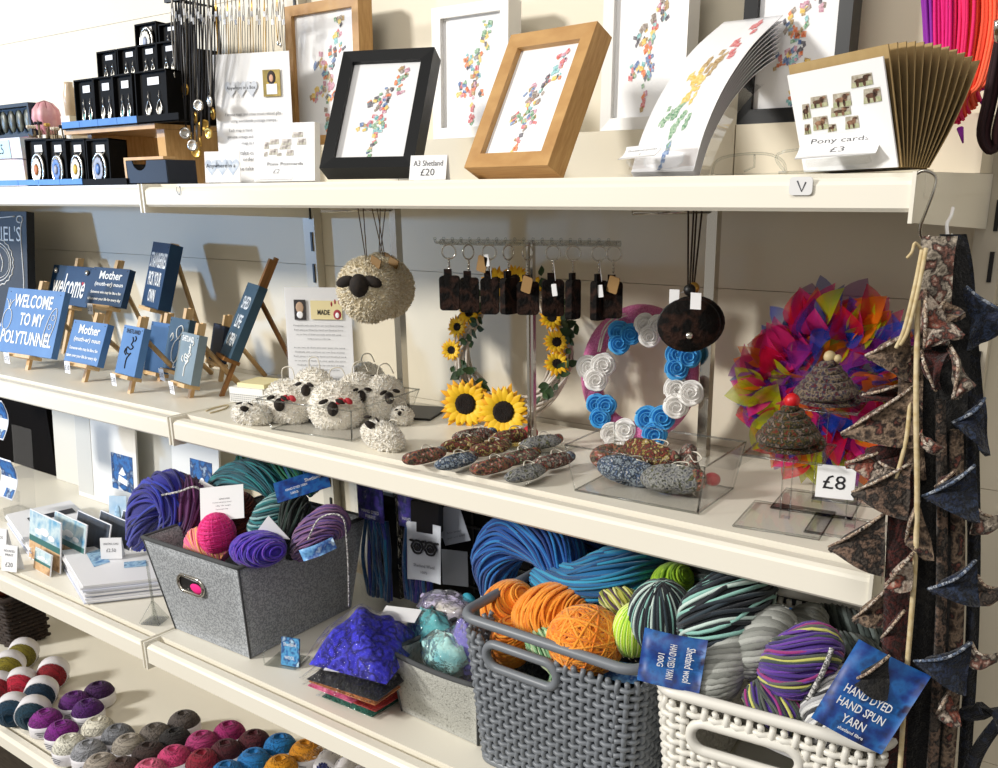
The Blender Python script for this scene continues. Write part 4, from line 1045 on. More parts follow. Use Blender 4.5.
# hanging black fur purses
FUR = M('black_fur', '050404', .85, var=('120B08', '060504', '36221A', '080605', '120C0A'), scale=34, bump=.6, bscale=260, spec=.25)
for k, (px, py, Y, lab, tx) in enumerate(((689, 325, .90, 'round black and brown fur purse hanging in front of the rose wreath', 691), (693, 323, .93, 'round black fur purse hanging just behind the front one', 700))):
    P = AY(px, py, Y); r = pxs(31, P)
    t = thing('fur_purse', lab, 'purse', P, 'black fur purses on strings')
    X = Rz(.55)
    b = MB(); b.ball((0, 0, 0), (r, r * .30, r * .86), 26, 14, 0, X); b.build('pouch', FUR, t)
    b = MB(); b.tube([X @ V((r * .99 * math.cos(a), 0, r * .85 * math.sin(a))) for a in [2 * PI * i / 30 for i in range(30)]], .0013, 5, True); b.build('piping', BLACK, t)
    b = MB()
    for s in (-1, 1):
        Q = AY(tx + s * 3, 207, Y); Q.z = TOP - .02; b.tube([Q - P, V((s * .001 - .001, -.002, r * 1.12))], .0011, 4)
    b.build('string', M('dark_string', '3A2D20', .9), t)
    b = MB(); b.ball((0, -.002, r * 1.12), .0065, 10, 8); b.build('bead', GOLD if k else BLACK, t)
    b = MB(); b.box((.012 - k * .03, -r * .33, r * .82), (.012, .001, .017)); b.tube([(.012 - k * .03, -r * .33, r * .9), (0, -.004, r * 1.1)], .0006, 4); b.build('price_tag', PAPER, t)
    b = MB(); b.lathe([(.004, 0), (.0035, .002), (0, .0025)], 10, 0, X @ T_((0, -r * .28, -r * .30)) @ Rx(PI / 2)); b.build('button', SILVER, t)

# ---- keyring rack
Pk = AZ(532, 436, MID)
YK0, YK1 = .885, .955
def kr(px, py): 
    u = (px - 442) / 178; return AY(px, py, YK0 + (YK1 - YK0) * u)
PK = kr(532, 300); PK = AY(532, 430, PK.y)
t = thing('keyring_rack', 'clear acrylic T-shaped keyring rack with pegs and chrome pole', 'rack', (PK.x, PK.y, MID + .0005)); O = V((PK.x, PK.y, MID + .0005))
zb = kr(532, 243).z - O.z
b = MB(); b.box((-.003, 0, zb / 2), (.0035, .006, zb), 0); b.box((.003, 0, zb / 2), (.0035, .006, zb), 0); b.build('pole', CHROME, t)
b = MB(); b.box((0, 0, .002), (.10, .06, .004)); b.build('base_plate', CLEAR2, t)
L0, L1 = kr(440, 243), kr(621, 241); L0.z = L1.z = zb + O.z
b = MB(); b.tube([L0 - O, L1 - O], .0035, 4); b.build('bar', CLEAR2, t)
b = MB()
for k in range(20):
    p = L0.lerp(L1, (k + .5) / 20) - O; b.tube(cr([p, p + V((0, -.014, 0)), p + V((0, -.017, .004))], 3), .0017, 5); b.ball(p + V((0, -.017, .005)), .0023, 6, 4)
b.build('peg', CLEAR2, t)
KT = M('kraft_tag', '9A7644', .75)
for k, (px, y0, y1, hw, ang, tg, lb) in enumerate(((450, 276, 310, 10, 0, 0, 'black fur keyring at the left end of the rack'), (469.5, 278, 312, 9.5, .1, 0, 'black fur keyring, second from the left of the rack'), (490, 278, 314, 9, 0, 1, 'black fur keyring with a brown tag and a white tag, above the left sunflowers'),
        (509, 278, 314, 7, .9, 0, 'narrow-on black fur keyring left of the rack pole'), (528, 282, 314.5, 11, 0, 2, 'black fur keyring with a brown tag in front of the rack pole'), (553, 280, 316, 11, .25, 3, 'black fur keyring with a white tag, right of the rack pole'),
        (573, 280, 319, 5.5, 1.1, 0, 'edge-on black fur keyring above the right sunflowers'), (598.5, 281, 320, 5.5, 1.0, 3, 'edge-on brown speckled fur keyring near the right end of the rack'), (613, 282, 318, 9.5, 0, 2, 'black fur keyring with a brown tag at the right end of the rack'))):
    P = kr(px, (y0 + y1) / 2); u = (px - 442) / 178; top = L0.lerp(L1, min(max(u, 0), 1)) + V((0, -.015, -.006))
    P.y = top.y - .002; P = AY(px, (y0 + y1) / 2, P.y)
    hh = pxs(y1 - y0, P) / 2; ww = pxs(hw, P); 
    t = thing('fur_keyring', lb, 'keyring', P, 'black fur keyrings on the rack')
    X = Rz(.5 + ang)
    wreal = ww if ang < .5 else pxs(9, P)
    b = MB(); b.rbox((0, 0, 0), (wreal * 2, .009, hh * 2), .004, 0, X); b.build('fob', FUR, t)
    b = MB(); rr = .0085; zr = top.z - P.z - .004; b.tube([V((0, 0, zr)) + (Rz(.5 + (.9 if k in (1, 3, 4) else 0)) @ V((rr * math.cos(a), 0, rr * math.sin(a)))) for a in [2 * PI * i / 20 for i in range(20)]], .0009, 5, True); b.build('ring', CHROME, t)
    b = MB(); z0 = zr - rr; n = max(2, int((z0 - hh) / .0035))
    for i in range(n + 1): b.ball((0, 0, z0 + (hh - z0) * i / n), (.0012, .0018, .002), 6, 4)
    b.build('chain', CHROME, t)
    b = MB(); b.box((-.002, 0, hh + .003), (.009, .004, .010), 0, X); b.build('loop', FUR, t)
    if tg in (1, 2): b = MB(); b.rbox((-.014 if tg == 1 else 0, -.008, hh + (.014 if tg == 1 else -.002)), (.014, .001, .019), .002, 0, Ry(.25)); b.build('tag', KT, t)
    if tg in (1, 3): b = MB(); b.rbox((.009, -.008, hh + (.020 if tg == 1 else -.012)), (.007, .001, .014), .001, 0, Ry(-.15)); b.tube([(.009, -.008, hh), (.002, -.002, zr - rr)], .0005, 4); b.build('price_tag', PAPER, t)

# ---- sunflower wreath
def ring_frame(c, yaw, lean): return pose(c.x, c.y, c.z, yaw, lean)
c = (AY(450, 350, 1.0) + AY(578, 350, 1.0)) / 2; c.z = MID + .107
X = ring_frame(c, 0, 9)
YEL = M('petal_yellow', 'F7BE00', .55, var='FFD425', scale=60); YELD = M('petal_gold', 'F0AC00', .6); SEED = M('seed_head', '0C0603', .9, var='1E1008', scale=300, bump=1., bscale=500); LEAF = M('ivy_leaf', '142A0C', .6, var='2A4A18', scale=80)
TWIG = M('white_twig', 'E2DACE', .7, var='B5A898', scale=60)
t = thing('sunflower_wreath', 'white twig wreath with yellow sunflowers and green leaves, behind the keyring rack', 'wreath', X)
b = MB(); R = .083
for k in range(15):
    ph = k * 2 * PI / 15; tw = rnd.choice((1, 2, 3)); rr = rnd.uniform(.006, .017); pts = []
    for i in range(72):
        a = 2 * PI * i / 72; q = ph + tw * a
        r2 = R + rr * math.cos(q); pts.append((r2 * math.cos(a), rr * .8 * math.sin(q), r2 * math.sin(a)))
    b.tube(pts, .0021, 5, True)
b.build('ring', TWIG, t)
def sunflower(par, c, r, tiltx, tiltz, n=16, name='sunflower'):
    Xf = T_(c) @ Rz(tiltz) @ Rx(PI / 2 + tiltx)
    b = MB(); b.lathe([(r * .40, -.002), (r * .40, r * .10), (r * .30, r * .20), (r * .15, r * .17), (0, r * .15)], 18, 0, Xf)
    hd = MB()
    for lay in range(2):
        for k in range(n):
            a = 2 * PI * (k + .5 * lay) / n + rnd.uniform(-.08, .08); L = r * (1.02 if lay == 0 else .88) * rnd.uniform(.88, 1.06); w = r * .135
            def f(u, v, a=a, L=L, w=w, lay=lay):
                s = r * .28 + (L - r * .28) * v; wd = w * math.sin(min(1, v * 1.02) ** .75 * PI) ** .8 * (u - .5) * 2 if v < 1 else 0
                z = .003 * lay + r * .18 * math.sin(v * 2.2) * .6 - abs(u - .5) * r * .06
                return (s * math.cos(a) - wd * math.sin(a), s * math.sin(a) + wd * math.cos(a), z)
            hd.grid(f, 2, 5, lay, Xf)
    o = hd.build(name, [YELD, YEL], par); b.build('seed_head', SEED, o)
    return o
def wpos(px, py, off=-.016):
    """a point of the wreath plane under a photo pixel, in the wreath's frame"""
    n = X.to_3x3() @ V((0, 1, 0)); d = ray(px, py); k = (X.translation + n * off - CAMP).dot(n) / d.dot(n)
    p = X.inverted() @ (CAMP + d * k); return V((p.x, off, p.z))
for (px, py, r) in ((466, 404, 28), (504, 412, 28)): sunflower(t, wpos(px, py, -.022), pxs(r, c), -.1, .45, 18)
for (px, py, r) in ((458, 327, 12), (452, 350, 12), (470, 313, 13), (497, 283, 16), (515, 281, 16), (531, 285, 12), (552, 318, 13), (557, 342, 13), (557, 364, 13)):
    sunflower(t, wpos(px, py), pxs(r * 1.05, c), rnd.uniform(-.3, .1), .45 + rnd.uniform(-.3, .3), 13)
b = MB()
for (px, py) in ((474, 330), (468, 345), (462, 365), (472, 372), (456, 375), (478, 318), (565, 330), (572, 345), (570, 362), (562, 375), (552, 388), (545, 396), (478, 385), (566, 318), (574, 335), (463, 380), (540, 280), (484, 300), (560, 300)):
    for k in range(3):
        p = wpos(px + rnd.uniform(-5, 5), py + rnd.uniform(-5, 5), -.012 - rnd.uniform(0, .008)); a = rnd.uniform(0, 6.28); L = rnd.uniform(.011, .019)
        Xl = T_(p) @ Ry(a) @ Rx(rnd.uniform(-.7, .7)) @ Rz(rnd.uniform(-.5, .5))
        b.grid(lambda u, v: ((u - .5) * L * .7 * math.sin(PI * v ** .8), -.002 * abs(u - .5), v * L), 2, 4, 0, Xl)
b.build('leaves', LEAF, t)

# ---- rose wreath
c = (AY(583, 383, 1.0) + AY(702, 383, 1.0)) / 2; c.z = MID + .093; c.y = .995
X = ring_frame(c, 0, 9)
PINK = M('pink_glitter', 'C64F8E', .35, var='E58ABB', scale=500, bump=.6, bscale=700); BLU = M('rose_blue', '46A4E2', .8, var='60B6EC', scale=30, spec=.2); WHT = M('rose_white', 'FAF8F5', .85, spec=.15)
t = thing('rose_wreath', 'pink glitter wreath with clusters of blue and white foam roses', 'wreath', X)
b = MB(); R = .068; b.tube([(R * math.cos(a), 0, R * 1.06 * math.sin(a)) for a in [2 * PI * i / 48 for i in range(48)]], .013, 10, True); b.build('ring', PINK, t)
def rose(mb, c, r, Xr, mat=0):
    L = MB(); turns = 3.3
    def f(u, v):
        th = u * turns * 2 * PI; q = .09 + .80 * u ** .85; q *= 1 + .05 * math.sin(2.4 * th); top = .95 - .50 * u + .04 * math.sin(2.4 * th + 1)
        q2 = q + (.05 + .17 * u) * v ** 2; return (r * q2 * math.cos(th), r * q2 * math.sin(th), r * (top - .42 * (1 - v) - .10 * u * v ** 4))
    L.grid(f, 74, 4, 0, None, True, r * .035)
    for k in range(5):
        a0 = 2 * PI * k / 5
        def g(u, v, a0=a0):
            a = a0 + (u - .5) * 1.55; q = .45 + .62 * v; return (r * q * math.cos(a) * (1 - .10 * (2 * u - 1) ** 2 * v), r * q * math.sin(a) * (1 - .10 * (2 * u - 1) ** 2 * v), r * (.10 + .34 * v - .20 * v ** 4))
        L.grid(g, 6, 4, 0, None, True, r * .03)
    L.lathe([(.95 * r, .12 * r), (.5 * r, .2 * r), (.1 * r, .45 * r), (0, .5 * r)], 14)
    mb.merge(L, mat, T_(c) @ Xr)
clus = [(624, 337, 13, BLU, 'blue'), (597, 370, 15, WHT, 'white'), (601, 410, 13, BLU, 'blue'), (620, 436, 14, WHT, 'white'), (655, 424, 15, BLU, 'blue'), (682, 397, 15, WHT, 'white'), (683, 362, 14, BLU, 'blue'), (652, 328, 13, WHT, 'white')]
for (px, py, rp, m, cn) in clus:
    base = wpos(px, py, -.014); r = pxs(rp, c)
    for k in range(3):
        a = k * 2.1 + rnd.uniform(0, 1); p = base + V((math.cos(a) * r * .62, -.002 * k, math.sin(a) * r * .62))
        b = MB(); rose(b, p, r * .80, Rz(.5) @ Rx(PI / 2 + rnd.uniform(-.3, .2)) @ Rz(rnd.uniform(0, 3)))
        b.build('rose', m, t, label=cn + ' foam rose')
b = MB(); b.tube(cr([wpos(600, 352, -.01), wpos(606, 330, -.012), wpos(620, 318, -.012), wpos(640, 313, -.01)], 5), .0012, 5); b.tube(cr([wpos(598, 352, -.01), wpos(604, 328, -.012), wpos(618, 316, -.012), wpos(640, 311, -.01)], 5), .0012, 5); b.build('cord', STRING, t)

# ---- felt sheep keyrings, a spread on the shelf
def felt(name, cols, scale=45):
    return M(name, cols[0], .95, var=cols[1:], scale=scale, bump=.9, bscale=420, sheen=.1, detail=6)
FELTS = [felt('felt_%d' % i, c, 240) for i, c in enumerate([('8A1E28', '22222E', '7A6A4A', 'A83A36', 'CFC6B8'), ('2E3A4E', 'A2B0BC', '14181E', '5A7090', 'D8D4CC'), ('4A4A22', '8A3428', '1E1E1A', 'A88E46', 'C8C0A8'), ('20242C', '6C6E74', '9A9A94', '2A2F2A', '7A7A50'), ('4C4030', '9E9688', '1A1714', '8A4A3C', 'D0C8BC'), ('3A4024', '9A5A4E', '202428', '8E8E68', 'C0B8AA')])]
def felt_piece(px, py, ln, wd, ang, m, label, z=.011, group='felt sheep keyrings spread on the shelf', name='felt_keyring', tilt=0., H=.0078):
    P = AZ(px, py, MID + z)
    t = thing(name, label, 'felt keyring', T_((P.x, P.y, MID + z + .001)) @ Rz(ang) @ Ry(tilt), group)
    rs = random.Random(int(px * 7 + py)); ph = [rs.uniform(0, 6.28) for _ in range(3)]; b = MB()
    def f(u, v):
        a = 2 * PI * u; t_ = PI * v
        w_ = wd * (1 + .22 * math.cos(2 * a + ph[0]) + .16 * math.sin(3 * a + ph[1]) + .08 * math.sin(5 * a + ph[2])); 
        return (ln * math.cos(a) * math.sin(t_), w_ * math.sin(a) * math.sin(t_), H * math.cos(t_) * (1 + .2 * math.cos(a * 2)))
    b.grid(lambda u, v: f(u, v), 18, 10); b.build('body', FELTS[m], t)
    b = MB(); b.ball((ln * .80, 0, .001), (ln * .28, wd * .42, H * .85), 10, 7); b.build('head', FELTS[(m + 3) % 6], t)
    b = MB(); b.tube(cr([(-ln * .1, 0, H), (ln * .1, .006, H + .003), (ln * .4, .010, H + .002), (ln * .5, .002, H), (ln * .2, -.002, H + .002)], 4), .0008, 4); b.build('loop', STRING, t)
    return t
for (px, py, m, an, lb) in ((424, 457, 0, .9, 'red and navy felt keyring at the left end of the spread'), (456, 462, 1, .9, 'blue-grey felt keyring second along the front of the spread'), (492, 467, 0, .9, 'red and olive felt keyring third along the front of the spread'), (526, 474, 3, .9, 'slate and olive felt keyring at the near right of the spread'),
        (553, 462, 4, .8, 'brown speckled felt keyring beside the clear tray'), (462, 445, 2, .8, 'brown felt keyring behind the blue-grey one'), (491, 449, 2, .9, 'olive felt keyring in the middle of the spread'), (520, 458, 5, .9, 'green-brown felt keyring behind the slate one'),
        (511, 437, 2, .6, 'olive felt keyring with a red tip, below the sunflower'), (474, 436, 4, .6, 'dark brown felt keyring below the left sunflower'), (541, 443, 3, .7, 'grey felt keyring at the foot of the rack pole')):
    t = felt_piece(px, py, .030, .0145, an + .45, m, lb)
    if px == 511:
        b = MB(); b.ball((.027, 0, .002), (.010, .011, .009), 10, 7); b.build('tip', RED, t, label='red felt tip')
# ---- clear tray with felt pieces
A, B = AZ(575, 491.5, MID), AZ(698, 515, MID)
clear_tray('clear_tray', 'clear acrylic tray of felted stones beside the cupcake stand', A, B, .095, .052, flare=.008)
for (px, py, z, ln, wd, an, m, lb, tl) in ((628, 472, .016, .036, .019, .25, 1, 'grey-pink felted piece at the left front of the clear tray', .15), (672, 480, .018, .036, .021, .05, 3, 'large grey felted piece with white patch at the front of the clear tray', -.1), (650, 455, .030, .036, .016, -.1, 2, 'dark felted piece lying across the top of the tray heap', .1), (690, 465, .024, .034, .013, -1.0, 4, 'grey felted piece leaning at the right side of the tray', .3), (612, 458, .014, .026, .016, .5, 0, 'red speckled felted piece at the back left of the tray', 0.)):
    felt_piece(px, py, ln, wd, an, m, lb, z, 'felted pieces in the clear tray', 'felt_piece', tl, .014)
P = AZ(713, 470, MID + .03); b = MB(); b.ball((0, 0, 0), (.009, .007, .007), 10, 8); b.tube(cr([(0, 0, 0), (-.02, -.004, -.008), (-.035, 0, .0), (-.05, -.01, .004)], 5), .0012, 5, mat=1)
one('felt_berry', 'small red felt berry with cord inside the clear tray', 'felt berry', b, [RED, STRING], (P.x, P.y, MID + .02))

# ---- tulle wreath
c = (AY(735, 378, 1.0) + AY(930, 378, 1.0)) / 2; c.z = MID + .108; c.y = .985; c.x += .012
X = ring_frame(c, 0, 9)
t = thing('tulle_wreath', 'round wreath of rainbow coloured tulle petals behind the felt cupcakes', 'wreath', X)
b = MB(); R = .058; b.tube([(R * math.cos(a), .012, R * math.sin(a)) for a in [2 * PI * i / 40 for i in range(40)]], .010, 8, True); b.build('ring', M('wreath_core', '5A2A4A', .8), t)
TU = [('red', 'D0163A'), ('orange', 'F07A1E'), ('lime', 'B9C21E'), ('blue', '1E46B0'), ('purple', '7A2A86'), ('pink', 'E0307E')]
for ci, (nm, hx) in enumerate(TU):
    b = MB()
    for k in range(60):
        a = rnd.uniform(0, 2 * PI) + .0; out = rnd.random() < .72
        r0 = R + rnd.uniform(-.012, .016); L = rnd.uniform(.030, .048); wd = rnd.uniform(.010, .017); fold = rnd.uniform(.4, 1.1); da = rnd.uniform(-.8, .8)
        tip = rnd.uniform(-.35, .55)
        Xp = T_((r0 * math.cos(a), -rnd.uniform(0, .022), r0 * math.sin(a))) @ Ry(-(a + da) + (0 if out else PI)) @ Rz(-tip) @ Rx(rnd.uniform(-.7, .7))
        def f(u, v):
            w = wd * math.sin(PI * min(1, v ** .8)) ** .9 * (2 * u - 1); return (L * v, -fold * abs(w) * .8 - .006 * math.sin(v * 3), w)
        b.grid(f, 4, 6, 0, Xp)
    b.build('tulle_petals', organza('tulle_' + nm, hx), t, label=nm + ' tulle petals')

# ---- acrylic cupcake stands and felt cupcakes
def stand(pA, pole, plat, label, w, d, zt, yaw):
    P = AZ(*pole, MID)
    t = thing('cupcake_stand', label, 'stand', T_((P.x, P.y, MID + .0006)) @ Rz(math.radians(yaw)), 'clear square display stands')
    b = MB(); b.box((0, 0, .0015), (w * 1.12, d * 1.12, .003)); b.build('base_plate', CLEAR, t)
    b = MB(); b.box((0, 0, .0015 + (zt) / 2), (.009, .009, zt - .004)); b.build('post', CLEAR, t)
    b = MB(); b.box((0, 0, zt), (w, d, .003)); b.build('platform', CLEAR, t)
    b = MB()
    for (ww, dd, z) in ((w * 1.12, d * 1.12, .0015), (w, d, zt)): b.tube([(-ww / 2, -dd / 2, z), (ww / 2, -dd / 2, z), (ww / 2, dd / 2, z), (-ww / 2, dd / 2, z)], .0014, 4, True)
    for sx in (-1, 1): b.tube([(sx * .0045, -.0045, .003), (sx * .0045, -.0045, zt)], .0006, 4)
    b.build('edges', CLEAR2, t)
    return P, zt
P, z1 = stand(0, (785, 521), 0, 'lower clear stand carrying the cupcake with the red cherry', .072, .072, AX(785, 454, AZ(785, 521, MID).x).z - MID, 8)
Pb = AZ(817, 503, MID); 
P2_, z2_ = stand(0, (817, 505), 0, 'taller clear stand carrying the back cupcake', .070, .060, AY(820, 403, Pb.y).z - MID, 8)
P3_, z3_ = stand(0, (850, 530), 0, 'low clear stand with the £8 price card, beside the bunting', .066, .05, .034, 8)
def cupcake(P, z, r, h, cherry, label, seed):
    t = thing('felt_cupcake', label, 'felt cupcake', (P.x, P.y, MID + z + .0025), 'felted swirl cupcakes')
    b = MB(); pts = []; rr = []; n = 130; turns = 5.2
    for i in range(n):
        q = i / (n - 1); a = q * turns * 2 * PI; R_ = (r - .007) * (1 - q) ** .8 + .001; pts.append((R_ * math.cos(a), R_ * math.sin(a), .006 + (h - .010) * q)); rr.append(.0064 - .0026 * q)
    b.tube(pts, rr, 8); b.lathe([(r * .85, .001), (r * .7, .004), (r * .38, h * .5), (.003, h * .8)], 16); b.build('swirl', felt('felt_cupcake_%d' % seed, ('0E0A08', '5A161C', '2A3244', '8A7660', '0A0809', '6A5A54') if seed else ('0C0907', '6A1E16', '4A4416', '141416', '8A7666', '1E0E0C'), 210), t)
    b = MB(); b.ball((0, 0, h), .0075 if cherry else .006, 12, 8); 
    if not cherry: b.ball((.008, 0, h - .001), .004, 8, 6)
    b.build('cherry' if cherry else 'bead', M('cherry_red', 'C8141E', .4) if cherry else M('cream_bead', 'C9B58A', .5), t)
cupcake(P + V((-.002, 0, 0)), z1, .034, .046, True, 'dark felted swirl cupcake topped with a red cherry', 0)
cupcake(P2_ + V((0, 0, 0)), z2_, .034, .046, False, 'felted swirl cupcake with cream beads on the taller stand', 1)
A = AZ(838, 505, MID + .037)
ticket(pose(P3_.x - .010, P3_.y - .026, MID + .037, 14, 8), .034, .030, [('£8', -.001, .015, .020, .013)], 'white £8 price card beside the felt cupcakes', DARKINK)
# ================================================================== THIRD SHELF
def shade(hexes, tag_, rough=.85): return [M('yarn_%s_%d' % (tag_, i), h, rough, bump=.35, bscale=900, sheen=.25) for i, h in enumerate(hexes)]
def hank(label, pts, rpx, n, sr, mats, twist=.6, flat=1., nm=None, cat='yarn', name='yarn_hank', group=None, k=7, closed=False, order=None, jit=.45):
    """a hank along photo points (px, py, Y); rpx = radius in photo pixels at each"""
    W = [AY(*p) for p in pts]; O = W[len(W) // 2].copy()
    R = [pxs(r, w) for r, w in zip(rpx, W)]
    path = cr([w - O for w in W], k)
    def Rf(t):
        x = t * (len(R) - 1); i = min(int(x), len(R) - 2); u = x - i; u = u * u * (3 - 2 * u); return R[i] * (1 - u) + R[i + 1] * u
    n = max(n, int(PI * max(R) / sr * (1.0 + flat) / 2 * 1.02))
    t = thing(name, label, cat, O, group)
    b = MB(); bundle(b, path, Rf, n, sr, twist, len(mats), True, 5, flat, closed, order, jit)
    b.build('strands', mats, t); return t
def yball(label, px, py, Y, rx, ry, mats, fams, sr=.0014, X=None, name='yarn_skein', group=None, depth=None):
    P = AY(px, py, Y); t = thing(name, label, 'yarn', P, group)
    b = MB(); a, c = pxs(rx, P), pxs(ry, P); rr = (c, depth or (a + c) / 2, a) if X is not None else (a, depth or (a + c) / 2, c)
    wound(b, (0, 0, 0), rr, fams, sr, X, len(mats)); b.build('strands', mats, t); return t
BLUELAB = M('label_blue', '0A1640', .45, var=('123A86', '1E62A8', '120E3E'), scale=55)
def label_card(parent, O, P, w, h, X, lines, mat=None, lm=None, name='label'):
    b = MB(); b.box((0, 0, 0), (w, .0008, h)); Xw = T_(V(P) - V(O)) @ X; b.v = [tuple(Xw @ V(p)) for p in b.v]
    o = b.build(name, mat or BLUELAB, parent)
    if lines: lettering(o, lines, lm or PAPER, y=-.0008, X=Xw)
    return o
FACING = Rz(math.radians(30))

# ---- grey felt basket
FELTG = M('grey_felt', 'A6AAAE', .95, var=('B6BABE', '7A7E82', 'C4C8CC'), scale=300, bump=.5, bscale=700, detail=6)
def felt_basket(name, label, A, B, depth, h, flare, mat, th=.005, sag=0.):
    L = (B - A).length; yaw = math.degrees(math.atan2(B.y - A.y, B.x - A.x)); t = thing(name, label, 'basket', pose(A.x, A.y, LOW + .001, yaw))
    lo = [(0, 0), (L, 0), (L, depth), (0, depth)]; hi = [(-flare, -flare), (L + flare, -flare), (L + flare, depth + flare), (-flare, depth + flare)]
    b = MB(); b.box((L / 2, depth / 2, .003), (L, depth, .006))
    for i in range(4):
        j = (i + 1) % 4
        def f(u, v, i=i, j=j, o=0.):
            a = V((*lo[i], 0)).lerp(V((*lo[j], 0)), u); c = V((*hi[i], h)).lerp(V((*hi[j], h)), u); p = a.lerp(c, v)
            bulge = .004 * math.sin(PI * u) * math.sin(PI * v * .8); n = V(((0, -1, 0), (1, 0, 0), (0, 1, 0), (-1, 0, 0))[i])
            p += n * bulge; p.z -= sag * math.sin(PI * u) * v; return p
        b.grid(f, 12, 8, thick=-th)
    b.build('wall', mat, t)
    b = MB(); pts = []
    for i in range(4):
        j = (i + 1) % 4
        for k in range(8):
            p = V((*hi[i], h)).lerp(V((*hi[j], h)), k / 8); p.z -= sag * math.sin(PI * k / 8); pts.append(p)
    b.tube(pts, .0035, 6, True)
    s = M('seam_thread', '4A4C4E', .9)
    b.tube([V((0, 0, 0)), V((-flare, -flare, h))], .0016, 5); b.tube([V((L, 0, 0)), V((L + flare, -flare, h))], .0016, 5); b.build('binding', s, t)
    return t, L
A, B = AZ(176, 629, LOW), AZ(250.6, 659, LOW)
gb, L = felt_basket('felt_basket', 'large dark grey felt basket full of bright yarn on the third shelf', A, B, .200, .150, .021, FELTG)
hx, hz = L * .47, .098
b = MB(); st = lambda rx, rz, y: [(hx + (math.copysign(rx - rz, math.cos(a)) + rz * math.cos(a)), y, hz + rz * math.sin(a)) for a in [2 * PI * (i + .5) / 24 for i in range(24)]]
yo = -.021 * hz / .15 - .006
b.tube(st(.028, .0125, yo), .0028, 6, True); b.build('handle_ring', CHROME, gb)
b = MB(); b.add(st(.026, .011, yo + .0012), [tuple(range(24))]); b.build('handle_hole', BLACK, gb)
b = MB(); b.ball((hx + .011, yo + .0005, hz - .003), (.014, .0022, .007), 10, 6); one_pink = b.build('yarn_showing', M('hotpink_yarn', 'F01E86', .8), gb)
YG = .785
P_ = shade(('1E1E8C', '2A2AA6', '15156A', '2436B0'), 'royal'); PU = shade(('5A1E5A', '4A1A50', '6A2A62'), 'plum')
hank('chunky royal blue lobe of yarn at the left of the grey basket', [(140, 540, .80), (150, 505, .775), (170, 490, .775), (182, 512, .78), (172, 540, .78)], [12, 19, 20, 20, 14], 34, .0024, P_, .55, jit=.9)
hank('chunky plum purple yarn beside the royal blue lobe in the grey basket', [(172, 500, .79), (186, 492, .79), (197, 515, .785), (192, 545, .785)], [13, 17, 17, 10], 30, .0023, PU, .6, jit=.9)
b = MB(); b.tube(cr([AY(133, 525, .765), AY(140, 505, .755), AY(155, 497, .75), (AY(178, 492, .75)), AY(195, 487, .76), AY(205, 495, .77)], 6), .0018, 5); A = AY(155, 497, .76)
one('plied_cord', 'black and white plied cord wrapped over the royal blue yarn', 'cord', b, M('bw_cord', '1A1A1E', .8, var=('E0DEDA', '1A1A1E', 'E0DEDA'), scale=260), A, off=A)
CO = shade(('F07A6A', 'F59484', 'E8685A'), 'coral'); HP = shade(('F0147E', 'F83A98', 'D80E70'), 'hotpink'); PO = shade(('F56AA8', 'F7A070', 'FF8FA0', 'F9C27A'), 'sherbet')
yball('coral pink skein between the plum yarn and white tag in the grey basket', 205, 522, .80, 20, 22, CO, [('C', 40, 12, 20, 0)])
hank('pink and peach twisted skein at the front of the grey basket', [(192, 548, .752), (200, 540, .746), (213, 546, .746), (226, 556, .752)], [8, 13, 14, 9], 26, .0015, PO, .9)
yball('hot pink skein standing at the front of the grey basket', 217, 534, .748, 16, 21, HP, [('C', 44, 8, 0, 0), (86, 30, 3, 0, 180)])
yball('rust brown skein behind the hot pink one in the grey basket', 240, 516, .80, 14, 25, shade(('7A3020', '8E4430', '5E2418'), 'rust'), [('C', 36, 12, 15, 0)])
PB = shade(('3C22A8', '5230C0', '2E1A86', '6A3AB8'), 'violet')
yball('violet purple skein lying at the front edge of the grey basket', 258, 549, .742, 31, 17, PB, [('C', 46, 16, 25, 0)], .0014, Ry(1.45))
TE = shade(('0E5A66', '147884', '0A4450', '1E8C8C'), 'teal'); TG = shade(('0E5A3C', '0C6A6A', '1E5A8C', '147A52'), 'peacock')
hank('teal hank looping across the back of the grey basket', [(214, 492, .845), (228, 478, .835), (250, 474, .83), (272, 484, .835), (288, 505, .845)], [9, 12, 14, 13, 9], 26, .0017, TE, .3)
hank('peacock green and blue hank at the top back of the grey basket', [(246, 462, .88), (262, 472, .87), (284, 470, .865), (306, 478, .865), (318, 490, .87)], [12, 15, 17, 16, 10], 28, .0018, TG, .8)
hank('speckled teal and white plied hank in the middle of the grey basket', [(286, 500, .83), (272, 516, .80), (262, 532, .795)], [12, 17, 15], 28, .0021, shade(('0F5E60', '1C7A80', '8FB8B8', '0C4048'), 'speckle'), .8)
hank('very dark green chunky hank under the blue label in the grey basket', [(290, 505, .83), (298, 525, .815), (300, 555, .81)], [17, 19, 16], 24, .0026, shade(('0C1F18', '123026', '081410'), 'bottle'), .6)
mv = hank('mauve and lilac skein at the right of the grey basket', [(300, 552, .80), (312, 535, .79), (330, 522, .80), (340, 528, .815)], [10, 16, 17, 12], 30, .0015, shade(('6A4A7E', '8A5E8E', '5A3E86', '7C587A'), 'mauve'), .35)
b = MB(); b.tube(cr([AY(308, 540, .755), AY(318, 520, .765), AY(333, 514, .77), AY(344, 520, .775), AY(347, 545, .775), AY(348.5, 575, .775), AY(349, 606, .775)], 6), .0013, 5); A = AY(333, 514, .77)
one('plied_cord', 'black and white plied cord trailing down the right side of the grey basket', 'cord', b, MATS['bw_cord'], A, off=A)
